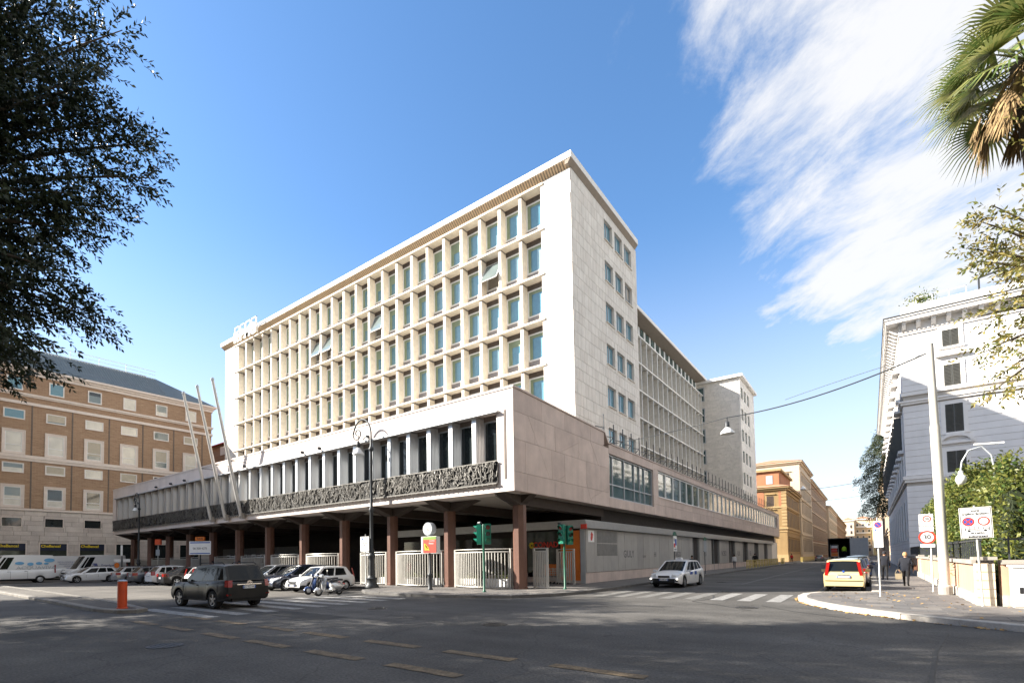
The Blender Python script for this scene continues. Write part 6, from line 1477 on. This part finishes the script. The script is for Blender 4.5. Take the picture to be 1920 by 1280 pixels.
# yellow barriers along the left kerb
ORD = 'first second third fourth fifth sixth seventh eighth ninth tenth eleventh twelfth thirteenth fourteenth fifteenth sixteenth'.split()
for k in range(14):
    y = 66+2.15*k+ (3.0 if k > 11 else 0)
    t = thing('yellow_barrier', 'yellow pedestrian barrier on the left kerb, %s from the bus stops' % ORD[k], 'barrier', (-11.5,y,.14), 0, 'yellow barriers along the left kerb')
    b = MB(); b.tube([(0,0,0),(0,0,.98),(0,1.9,.98),(0,1.9,0)], .035, 6); part('hoop', b, MT['rail_yellow'], t)
    b = MB(); b.bar((0,.03,.5),(0,1.87,.5),.05); 
    for q in range(3): b.bar((0,.48*(q+1),.1),(0,.48*(q+1),.95),.035)
    part('rail', b, MT['rail_yellow'], t)
for k in range(16):
    y = 124+2.6*k
    t = thing('yellow_barrier', 'yellow barrier of the far row by the ochre palazzo, %s along' % ORD[k], 'barrier', (-11.4,y,.14), 0, 'far yellow barriers'); b = MB(); b.tube([(0,0,0),(0,0,.98),(0,2.3,.98),(0,2.3,0)], .05, 5); b.bar((0,0,.5),(0,2.3,.5),.06); part('hoop', b, MT['rail_yellow'], t)
# ------------------------------------------------------------ garden wall, cabinet
GW = thing('garden_wall', 'pink plastered garden wall with stone coping and pillar, right of the pavement', 'wall', (2.62,21.6,.13))
b = MB(); b.box(0,.35,.5,36,.34,1.27); b.box(.5,14,.02,.37,.34,1.27); part('wall', b, MT['pink_plaster'], GW)
b = MB(); b.box(-.05,.40,.5,36,0,.34); b.box(.5,14,-.04,.40,0,.34); part('plinth', b, MT['kerb_light'], GW)
b = MB(); b.box(-.08,.43,.5,36,1.272,1.40); b.box(.5,14,-.07,.44,1.272,1.40); part('coping', b, MT['concrete_mid'], GW)
for (x, y) in ((0,0),(0,7.2),(0,14.4),(0,21.6),(0,28.8),(6.5,.0)):
    b = MB()
    for q in range(5): b.box(x-.06,x+.36,y-.08,y+.34,.01+.26*q,.25+.26*q)
    b.box(x-.04,x+.34,y-.06,y+.32,0,1.3); part('pillar', b, MT['cream_trim'], GW)
    b = MB(); b.box(x-.12,x+.42,y-.14,y+.40,1.405,1.50); part('pillar_cap', b, MT['concrete_mid'], GW)
b = MB()
for k in range(70): b.box(.15,.19,.7+.5*k,.74+.5*k,1.4,2.1)
for k in range(26): b.box(.7+.5*k,.74+.5*k,.15,.19,1.4,2.1)
b.box(.14,.20,.6,35,2.0,2.05); b.box(.6,13.8,.14,.20,2.0,2.05); part('iron_railing', b, MT['iron_dark'], GW, kind='stuff')
t = thing('utility_cabinet', 'white utility cabinet with small lock standing against the garden wall', 'cabinet', (3.84,21.2,.13))
b = MB(); b.box(-.58,.75,-.28,.20,.08,1.20); part('body', b, MT['sign_white'], t); b = MB(); b.box(-.62,.79,-.32,.24,1.2,1.26); part('lid', b, MT['sign_white'], t); b = MB(); b.box(-.56,.73,-.26,.18,0,.08); part('plinth', b, MT['kerb_light'], t)
b = MB(); b.box(-.46,-.38,-.30,-.281,.45,.62); part('lock', b, MT['sign_black'], t); b = MB(); b.box(-.28,-.22,-.29,-.281,1.0,1.06); b.box(-.21,-.14,-.29,-.281,.96,1.02); part('sticker', b, MT['sign_blue'], t)
b = MB(); b.box(.07,.09,-.285,-.281,.10,1.18); part('door_seam', b, MT['frame_grey'], t)
# planters inside the shop railings, shopping trolleys
for k in range(5):
    x = -17.5-2.3*k; t = thing('planter', 'long planter with small plants behind the railings, %s from the corner column' % ('first','second','third','fourth','fifth')[k], 'planter', (x,24.2,.13), 0, 'planters behind the railings')
    b = MB(); b.box(-.9,.9,-.2,.2,0,.45); part('box', b, MT['sign_white'], t); g = MB(); r = random.Random(40+k)
    for q in range(160):
        c = Vector((r.uniform(-.85,.85), r.uniform(-.2,.2), .48+abs(r.gauss(0,.16)))); a = Vector((r.gauss(0,1),r.gauss(0,1),r.gauss(0,1))).normalized()*.05; d = a.orthogonal().normalized()*.03; g.quad(c-a,c+d,c+a,c-d)
    part('plants', g, MT['shrub_leaf'], t)
for k in range(3):
    t = thing('shopping_trolley', 'wire shopping trolley nested by the metal gate, %s in the row' % ('first','second','third')[k], 'shopping trolley', (-15.9+.28*k,28.3,.13), radians(20), 'nested shopping trolleys')
    b = MB()
    for z in (.5,.65,.8,.95): b.tube([(-.3,-.25,z),(.4,-.22,z),(.4,.22,z),(-.3,.25,z),(-.3,-.25,z)], .008, 4)
    for q in range(7): b.bar((-.3+.11*q,-.25,.5),(-.3+.11*q,-.25,.97),.01); b.bar((-.3+.11*q,.25,.5),(-.3+.11*q,.25,.97),.01)
    part('basket', b, MT['rail_metal'], t); b = MB(); b.tube([(.35,-.2,.12),(-.25,-.25,.3),(-.38,-.25,1.0),(-.38,.25,1.0),(-.25,.25,.3),(.35,.2,.12)], .014, 6); part('frame', b, MT['rail_metal'], t)
    for x, y in ((.35,-.2),(.35,.2),(-.3,-.22),(-.3,.22)): b = MB(); b.lathe([(.02,-.015),(.06,-.015),(.06,.015),(.02,.015)], (x,y,.06), 8, 'y'); part('castor', b, MT['tyre'], t)
# ================================================================== VEGETATION
def leaf(mb, c, d, w, L, r):       # kite-shaped leaf along d
    n = Vector((r.gauss(0,1), r.gauss(0,1), r.gauss(0,1))); s = d.cross(n)
    if s.length < 1e-4: return
    s = s.normalized()*w/2; mb.quad(c, c+d*L*.45+s, c+d*L, c+d*L*.45-s)
def bez(a, b, c, t): return a*(1-t)**2+b*2*t*(1-t)+c*t*t
def spray_tree(name, label, cat, base, trunk_top, tips, r, n_leaf, leafsz, mats, spread=(.9,.2), start=.35, droop=.8, group=None, trunk_r=.35, cup=.0, shade=None):
    t = thing(name, label, cat, base, 0, group); B = Vector(base); tt = Vector(trunk_top)-B
    b = MB(); b.tube([(0,0,0),(tt.x*.3+.1,tt.y*.3,tt.z*.5),tt], [trunk_r,trunk_r*.8,trunk_r*.6], 10); part('trunk', b, mats[0], t, smooth=60)
    br, lf = MB(), MB()
    for tip in tips:
        e = Vector(tip)-B; m = tt.lerp(e,.55)+Vector((0,0,droop)); R0 = (e-tt).length
        pth = [bez(tt, m, e, k/8) for k in range(9)]; br.tube(pth, [trunk_r*.32*(1-k/8)+.012 for k in range(9)], 5)
        for k in range(int(n_leaf*min(1.6, .4+R0/8)/8)):
            u = start+(1-start)*r.random()**.8; p = bez(tt, m, e, u); d = (bez(tt, m, e, min(1,u+.05))-bez(tt, m, e, u-.05)).normalized()
            rad = spread[0]*(1-u)+spread[1]; o = Vector((r.gauss(0,rad), r.gauss(0,rad), r.gauss(0,rad*.75)))
            td = (d*1.1+(o.normalized() if o.length > 1e-4 else d)*.9+Vector((r.gauss(0,.3),r.gauss(0,.3),r.gauss(-.25,.3)))).normalized(); tl = leafsz*r.uniform(2.0,3.4); q0 = p+o; sd_ = td.orthogonal().normalized()*.006
            lf.quad(q0-sd_, q0+sd_, q0+td*tl+sd_*.3, q0+td*tl-sd_*.3); ax = td.orthogonal().normalized(); ay = td.cross(ax)
            for j in range(8):
                an = 2.4*j+r.uniform(-.4,.4); ld = (td*.75+(ax*cos(an)+ay*sin(an))*.8+Vector((0,0,-.12))).normalized(); s_ = leafsz*r.uniform(.7,1.25)
                leaf(lf, q0+td*tl*(.15+.12*j), ld, s_*.42, s_, r)
    part('branches', br, mats[0], t); part('crown', lf, mats[1], t); return t
rv = random.Random(21)
OAKC = Vector((-20.5,-1.2,11.5))
tips = [[-16.27,4.86,16.85],[-15.99,4.06,14.65],[-17.0,4.2,16.6],[-16.03,5.66,13.95],[-15.7,5.4,12.6],[-16.1,4.7,11.5],[-15.5,3.8,13.9],[-15.9,4.1,10.4],[-15.65,3.3,9.0],[-15.9,4.4,8.1],[-16.3,4.2,8.5],[-15.7,2.95,7.0],[-15.8,2.4,6.7],[-15.75,4.75,13.85],[-16.5,4.0,17.9],[-15.7,3.95,13.9],[-15.9,3.8,11.3],[-16.6,3.75,10.9]]
for k in range(40):
    a = rv.uniform(0,2*pi); el = rv.uniform(-.9,1.3); R_ = rv.uniform(3.5,5.6); tips.append([OAKC.x+cos(a)*cos(el)*R_, OAKC.y+sin(a)*cos(el)*R_, OAKC.z+.8+sin(el)*R_*1.15])
for k in range(24):
    tips.append([rv.uniform(-19,-16.6), rv.uniform(1.2,3.6), rv.uniform(6.8,18)])
spray_tree('holm_oak', 'dark evergreen oak overhanging the picture at the upper left', 'tree', (-21.5,-2.2,0), OAKC-Vector((0,0,2)), tips, rv, 1120, .15, (MT['bark'],MT['oak_leaf']), (.95,.20), .35, .9)
# more oaks of the piazza, behind and beside the viewer; their shade falls across the road
rv = random.Random(5); proto = None
tp = []
for k in range(60):
    a = rv.uniform(0,2*pi); el = rv.uniform(-.7,1.35); R_ = rv.uniform(4.0,6.2); tp.append([cos(a)*cos(el)*R_, sin(a)*cos(el)*R_, 12.5+sin(el)*R_*1.2])
proto = spray_tree('piazza_oak', 'evergreen oak of the piazza standing out of view left of the viewer', 'tree', (0,0,0), (0,0,9.5), tp, rv, 330, .34, (MT['bark'],MT['oak_leaf']), (.9,.35), .3, .8, 'piazza oaks behind the viewer')
spots = [(-34.5,-.5,.97),(-9.5,-7.0,1.0),(4.5,-8.5,.95),(-21,-11,1.0),(-47,-8.0,1.0),(-3.5,-4.6,.9),(12,-5,1.0),(-30,-10,.95)]  # oaks over and far right of the viewer are added to block sky light
for k, (x, y, s) in enumerate(spots):
    o = proto if k == 0 else copy_tree(proto); o.location = (x,y,0); o.rotation_euler = (0,0,k*1.3); o.scale = (s,s,s)
    o['label'] = ('evergreen oak of the piazza beyond the left edge of the picture','evergreen oak of the piazza behind the viewer','evergreen oak of the piazza behind the viewer to the right','evergreen oak of the piazza farther back on the left','evergreen oak of the piazza farthest to the left','evergreen oak added unseen over the viewer to block sky light','evergreen oak added unseen farthest to the right behind the viewer to block sky light','evergreen oak of the piazza in the second row on the left')[k]
# deciduous tree in the garden, branches entering from the right
rv = random.Random(31); tips = [[2.97,20.79,11.62],[2.72,21.33,11.17],[3.16,20.26,11.73],[2.86,20.8,10.45],[2.71,20.32,8.61],[2.9,20.8,7.68],[3.07,20.77,10.68],[2.88,19.79,6.23],[3.31,20.23,8.93],[3.28,19.73,7.54],[3.33,21.24,7.07],[3.45,19.7,10.61]]
for k in range(26): tips.append([rv.uniform(3.4,7.5), rv.uniform(18.5,23.5), rv.uniform(6.5,14)])
spray_tree('garden_tree', 'yellowing leafy tree in the garden with branches reaching in from the right', 'tree', (6.6,22.6,.1), (6.3,22.2,8.5), tips, rv, 300, .15, (MT['bark'],MT['maple_leaf']), (.50,.13), .35, .5, trunk_r=.28)
# fan palm
rv = random.Random(9); PB = Vector((4.7,22.6,.1)); PT = Vector((4.22,21.4,16.3))
pm = thing('fan_palm', 'tall fan palm with hanging dead fronds at the upper right', 'palm', PB)
b = MB(); b.tube([(0,0,0),(-.02,-.1,6),(-.1,-.25,12),PT-PB], [.42,.34,.30,.36], 12); part('trunk', b, MT['bark'], pm, smooth=60)
def frond(d0, length, fan, dead, parent, nm):
    o = PT-PB; d0 = d0.normalized(); side = d0.cross(Vector((0,0,1)))
    if side.length < .1: side = Vector((1,0,0))
    side.normalize(); b = MB(); g_ = -.35 if not dead else -.9
    pts = [o+d0*length*u+Vector((0,0,g_*length*u*u*.5)) for u in (0,.25,.5,.75,1)]
    b.tube(pts, [.035,.028,.022,.018,.015], 5)
    e = pts[-1]; fd = (pts[-1]-pts[-2]).normalized(); up = side.cross(fd).normalized(); n = 34 if not dead else 22
    for k in range(n):
        a = radians(-118+236*k/(n-1)) if not dead else radians(rv.uniform(-50,50)); L = fan*(.78+.22*cos(a*.6))*rv.uniform(.9,1.08)
        dd = (fd*cos(a)+side*sin(a)+up*.18*abs(sin(a))).normalized()
        if dead: dd = (dd+Vector((rv.gauss(0,.15),rv.gauss(0,.15),-1.3))).normalized()
        q = []; w0 = .04 if not dead else .035
        for u in (0,.35,.68,1):
            dr = -.55*L*max(0,u-.45)**2*(1.6 if not dead else .3)
            c = e+dd*L*u+Vector((0,0,dr)); wv = side*cos(a)-fd*sin(a); w = (w0+.13*u*(1 if u < .5 else 0)) if u < .6 else .075*(1-u)*2+.006
            q.append((c-wv.normalized()*w/2, c+wv.normalized()*w/2+up*.012))
        for (p0,p1),(p2,p3) in zip(q, q[1:]): b.quad(p0,p1,p3,p2)
    part(nm, b, MT['palm_dead'] if dead else MT['palm_leaf'], pm)
for k in range(30):
    a = 2.4*k; el = radians(72-3.3*k+rv.uniform(-8,8)); frond(Vector((cos(a)*cos(el), sin(a)*cos(el), sin(el))), rv.uniform(1.2,1.7), rv.uniform(1.2,1.5), False, pm, 'frond')
for k in range(26):
    a = 2.4*k+.7; el = radians(rv.uniform(-58,-12)); frond(Vector((cos(a)*cos(el), sin(a)*cos(el), sin(el))), rv.uniform(.7,1.4), rv.uniform(.8,1.2), True, pm, 'dead_frond')
# hedge over the garden wall
rv = random.Random(17)
def hedge(name, label, boxes, n, sz, lm, lo=(0,0,0)):
    t = thing(name, label, 'hedge', lo); lf, st = MB(), MB(); L_ = Vector(lo)
    vols = [(x1-x0)*(y1-y0)*(z1-z0) for x0,x1,y0,y1,z0,z1 in boxes]; tot = sum(vols)
    for bx_, v in zip(boxes, vols):
        x0,x1,y0,y1,z0,z1 = bx_; st.box(x0+.45-L_.x,x1-.3-L_.x,y0+.45-L_.y,y1-.3-L_.y,.2,z1-.9)
        for k in range(int(n*v/tot)):
            p = [rv.random() for _ in range(3)]; f = rv.randrange(4)
            if f == 0: p[0] = abs(rv.gauss(0,.14))
            elif f == 1: p[1] = abs(rv.gauss(0,.05 if y1-y0 > 6 else .14))
            elif f == 2: p[2] = 1-abs(rv.gauss(0,.12))
            x, y, z = x0+(x1-x0)*p[0], y0+(y1-y0)*p[1], z0+(z1-z0)*min(1.05,p[2])
            bump = .45*sin(x*2.3+y*1.3)*sin(y*.9+z*1.9)+.25*sin(y*3.7+z*2.9)+rv.gauss(0,.10)
            q = Vector((x+bump*(.6 if p[0] < .3 else 0), y+bump*(.5 if p[1] < .1 else 0), z+bump*.9*(1 if p[2] > .7 else .2)))-L_
            d = Vector((rv.gauss(-.4,.8), rv.gauss(-.3,.8), rv.gauss(.25,.7))).normalized(); s_ = sz*rv.uniform(.65,1.35); leaf(lf, q, d, s_*.5, s_, rv)
    part('stems', st, MT['hedge_core'], t); part('foliage', lf, lm, t); return t
hedge('garden_hedge', 'tall green and yellow hedge growing over the pink garden wall', [(3.15,4.6,22.1,27.0,1.0,4.5),(3.0,4.6,27.0,33,.9,5.2),(3.1,4.6,33,46,.9,5.0),(4.6,14,22.1,23.8,1.0,4.4),(5.2,9,22.4,24.2,3.6,5.0)], 44000, .14, MT['hedge_leaf'], (3.8,26,.1))
# upright shoots on the hedge belong to it; rooftop plant
t = thing('rooftop_shrub', 'small shrub in a trough on the roof corner of the white palazzo', 'plant', (4.4,58.7,23.6)); g = MB()
for k in range(700):
    d = Vector((rv.gauss(0,.5), rv.gauss(0,.35), abs(rv.gauss(.35,.35)))); leaf(g, d, Vector((rv.gauss(0,1),rv.gauss(0,1),rv.gauss(.3,1))).normalized(), .09, .2, rv)
part('foliage', g, MT['hedge_leaf'], t); b = MB(); b.box(-.8,.8,-.25,.25,0,.35); part('trough', b, MT['frame_white'], t)
# cedar
rv = random.Random(77); t = thing('cedar_tree', 'dark cedar with layered branches leaning over the street beyond the white palazzo', 'tree', (3.6,116,0)); b = MB(); b.tube([(0,0,0),(-.1,0,12),(-.3,0,24)], [.5,.4,.1], 10); part('trunk', b, MT['bark'], t)
lf, br = MB(), MB()
for k in range(58):
    z = 8.5+15.5*(k/58); R_ = (5.6 if z < 17 else 5.4)*(1-.55*max(0,(z-18)/6))*rv.uniform(.7,1.05); a = 2.4*k; dv = Vector((cos(a), sin(a), .05))
    tip = dv*R_+Vector((0,0,-.7)); br.tube([(0,0,z),dv*R_*.5+Vector((0,0,z+.3)),tip+Vector((0,0,z))], [.12,.07,.02], 5)
    for q in range(560):
        u = rv.random()**.6; p = dv*R_*u+Vector((0,0,z+.3*sin(pi*u)-.7*u*u)); s = Vector((-dv.y,dv.x,0)); w = .3+1.1*u*(1.15-u)*1.6
        p += s*rv.gauss(0,w*.6)+Vector((0,0,rv.gauss(-.25,.45))); d = (dv*.6+s*rv.gauss(0,.6)+Vector((0,0,rv.gauss(-.4,.35)))).normalized(); leaf(lf, p, d, .09, .38, rv)
part('branches', br, MT['bark'], t); part('crown', lf, MT['cedar_leaf'], t)
# ================================================================== PEOPLE
def cloth(name, col): return mat(name, col, .85, var=.12, scale=6)
cloth('cloth_navy', (.012,.014,.022)); cloth('cloth_black', (.010,.010,.011)); cloth('cloth_red', (.45,.02,.02)); cloth('cloth_hivis', (.45,.75,.04)); cloth('cloth_white', (.6,.6,.6)); cloth('cloth_grey', (.12,.12,.13)); cloth('hair_blond', (.42,.26,.13)); cloth('hair_dark', (.02,.015,.012)); cloth('shoe', (.012,.012,.012)); cloth('bag_tan', (.28,.23,.15)); cloth('bag_brown', (.12,.055,.03)); cloth('cap', (.02,.02,.025))
def person(label, loc, rz, h, top, legs, hair, step=.22, arms=((.12,.10),(.12,-.05)), stout=1.0, coat=.0, sit=False):
    t = thing('person', label, 'person', loc, rz); s = h/1.75
    J = dict(pel=(0,0,.93), sp=(0,0,1.12), ch=(.0,0,1.33), nk=(.0,0,1.47), nt=(.015,0,1.53), hd=(.02,0,1.62), ht=(.02,0,1.71))
    E_ = [('pel','sp'),('sp','ch'),('ch','nk'),('nk','nt'),('nt','hd'),('hd','ht')]
    R_ = dict(pel=.155*stout, sp=.140*stout, ch=.165*stout, nk=.07, nt=.055, hd=.095, ht=.07)
    for i, sg in enumerate((1,-1)):
        st_ = step*sg; k = str(i); lift = .05 if st_ < 0 else 0
        if sit: J.update({'hp'+k:(.05,.09*sg,.90),'kn'+k:(.42,.10*sg,.86),'an'+k:(.42,.10*sg,.42),'to'+k:(.56,.10*sg,.38)})
        else: J.update({'hp'+k:(0,.09*sg,.88),'kn'+k:(st_*.55+.04,.095*sg,.50),'an'+k:(st_,.095*sg,.09+lift),'to'+k:(st_+.16,.105*sg,.035+(lift*.3))})
        R_.update({'hp'+k:.095*stout,'kn'+k:.062,'an'+k:.045,'to'+k:.036}); E_ += [('pel','hp'+k),('hp'+k,'kn'+k),('kn'+k,'an'+k),('an'+k,'to'+k)]
        ax, bend = arms[i]
        J.update({'sh'+k:(0,.17*sg*stout,1.40),'el'+k:(-ax*.3,.235*sg*stout,1.13),'wr'+k:(ax+bend,.24*sg*stout,.90),'ha'+k:(ax+bend+.03,.235*sg*stout,.80)})
        R_.update({'sh'+k:.072,'el'+k:.048,'wr'+k:.036,'ha'+k:.032}); E_ += [('ch','sh'+k),('sh'+k,'el'+k),('el'+k,'wr'+k),('wr'+k,'ha'+k)]
    nm = list(J); me = bpy.data.meshes.new('body'); me.from_pydata([tuple(c*s for c in J[n]) for n in nm], [(nm.index(a), nm.index(c)) for a, c in E_], [])
    ob = bpy.data.objects.new('body', me); COL.objects.link(ob); m = ob.modifiers.new('s', 'SKIN'); ob.modifiers.new('d', 'SUBSURF').levels = 2
    for i, n in enumerate(nm):
        sv = me.skin_vertices[0].data[i]; sv.radius = (R_[n]*s, R_[n]*s*(1.25 if n in ('pel','sp','ch') else 1)); sv.use_root = (n == 'pel')
    dg = bpy.context.evaluated_depsgraph_get(); dg.update(); me2 = bpy.data.meshes.new_from_object(ob.evaluated_get(dg)); bpy.data.objects.remove(ob); me2.name = 'body'
    me2.materials.clear()
    for x in (top, legs, MT['skin'], MT['shoe']): me2.materials.append(x)
    for p in me2.polygons:
        z = p.center.z/s; y = abs(p.center.y)/s
        p.material_index = 2 if z > 1.49 or (z < .86 and y > .185*stout) else (0 if z > .92-coat or y > .19*stout else (1 if z > .10 else 3)); p.use_smooth = True
    o = link('body', me2, t)
    b = MB(); b.lathe([(.02,1.775),(.06,1.765),(.095,1.72),(.112,1.65),(.108,1.59)] if True else [], (0,0,0), 12); b2 = MB()
    b2.v = [((x*.95+.0-.008)*s, y*.92*s, (z-.002)*s) for x, y, z in b.v]; b2.f = [f for f in b.f]; b2.m = b.m
    hr = part('hair', b2, hair, t, smooth=60)
    # five-fingered hands
    for i, sg in enumerate((1,-1)):
        c = Vector(J['ha'+str(i)])*s; b = MB()
        for q, ln in enumerate((.075,.085,.08,.065)): b.tube([c+Vector((-.022+.015*q,0,-.01))*s, c+Vector((-.026+.018*q,-.008*sg,-ln*.6))*s, c+Vector((-.022+.018*q,-.02*sg,-ln))*s], [.009*s,.008*s,.006*s], 5)
        b.tube([c+Vector((.025,0,.02))*s, c+Vector((.045,-.012*sg,-.01))*s, c+Vector((.046,-.02*sg,-.04))*s], [.010*s,.009*s,.007*s], 5); part('fingers', b, MT['skin'], t)
    return t
person('person in dark coat and trousers with blond hair walking away, carrying a bag', (1.36,32.1,.14), R90-.15, 1.66, MT['cloth_navy'], MT['cloth_black'], MT['hair_blond'], .20, ((.1,.0),(.16,.12)), 1.15, .12)
t = thing('shoulder_bag', 'pale shopping bag hanging from the left hand of the blond walker', 'bag', (1.08,32.0,.50)); b = MB(); b.prism([(-.12,0),(.12,0),(.14,.28),(-.14,.28)], 'y', -.05, .05); part('sack', b, MT['bag_tan'], t); b = MB(); b.tube([(-.12,0,.3),(-.05,0,.46),(.05,0,.46),(.12,0,.3)], .012, 5); part('handle', b, MT['bag_tan'], t)
t = thing('handbag', 'brown handbag at the right hip of the blond walker', 'bag', (1.72,32.2,.95)); b = MB(); b.prism([(-.14,0),(.14,0),(.10,.24),(-.10,.24)], 'x', -.06, .06); part('sack', b, MT['bag_brown'], t); b = MB(); b.tube([(0,-.09,.23),(-.08,-.04,.45),(-.08,.04,.45),(0,.09,.23)], .01, 5); part('strap', b, MT['bag_brown'], t)
person('person in navy jacket and cap walking away beside the parked cars', (.69,39.1,.14), R90, 1.74, MT['cloth_navy'], MT['cloth_black'], MT['cap'], .24)
person('person in black standing by the taxi at the bus stop', (-11.9,44.6,.14), -R90+.5, 1.65, MT['cloth_black'], MT['cloth_grey'], MT['hair_dark'], .06, ((.1,.2),(.1,.2)))
person('person in black coat on the left pavement behind the yellow barriers', (-12.3,76.5,.14), R90, 1.8, MT['cloth_black'], MT['cloth_black'], MT['hair_dark'], .15, stout=1.25, coat=.2)
person('person in pale top near the shop doors behind the barriers', (-12.9,66.5,.14), -R90, 1.68, MT['cloth_white'], MT['cloth_grey'], MT['hair_dark'], .1)
person('person in red jacket at the end of the office building', (-11.8,112.0,.14), R90+.4, 1.72, MT['cloth_red'], MT['cloth_black'], MT['hair_dark'], .2)
person('person in yellow safety vest standing inside the lorry', (-2.75,84.9,1.2), R90, 1.75, MT['cloth_hivis'], MT['cloth_black'], MT['hair_dark'], .08)
person('person in dark clothes standing under the taxi rank sign', (-47.2,21.6,.14), -R90+.4, 1.75, MT['cloth_black'], MT['cloth_grey'], MT['hair_dark'], .05)
person('person with pale face mask standing right of the taxi rank sign', (-42.6,21.7,.14), -R90+.7, 1.72, MT['cloth_navy'], MT['cloth_grey'], MT['hair_dark'], .05)
person('person in red top behind the railings near the tall lamp post', (-25.6,25.0,.13), -R90, 1.7, MT['cloth_red'], MT['cloth_grey'], MT['hair_dark'], .1)
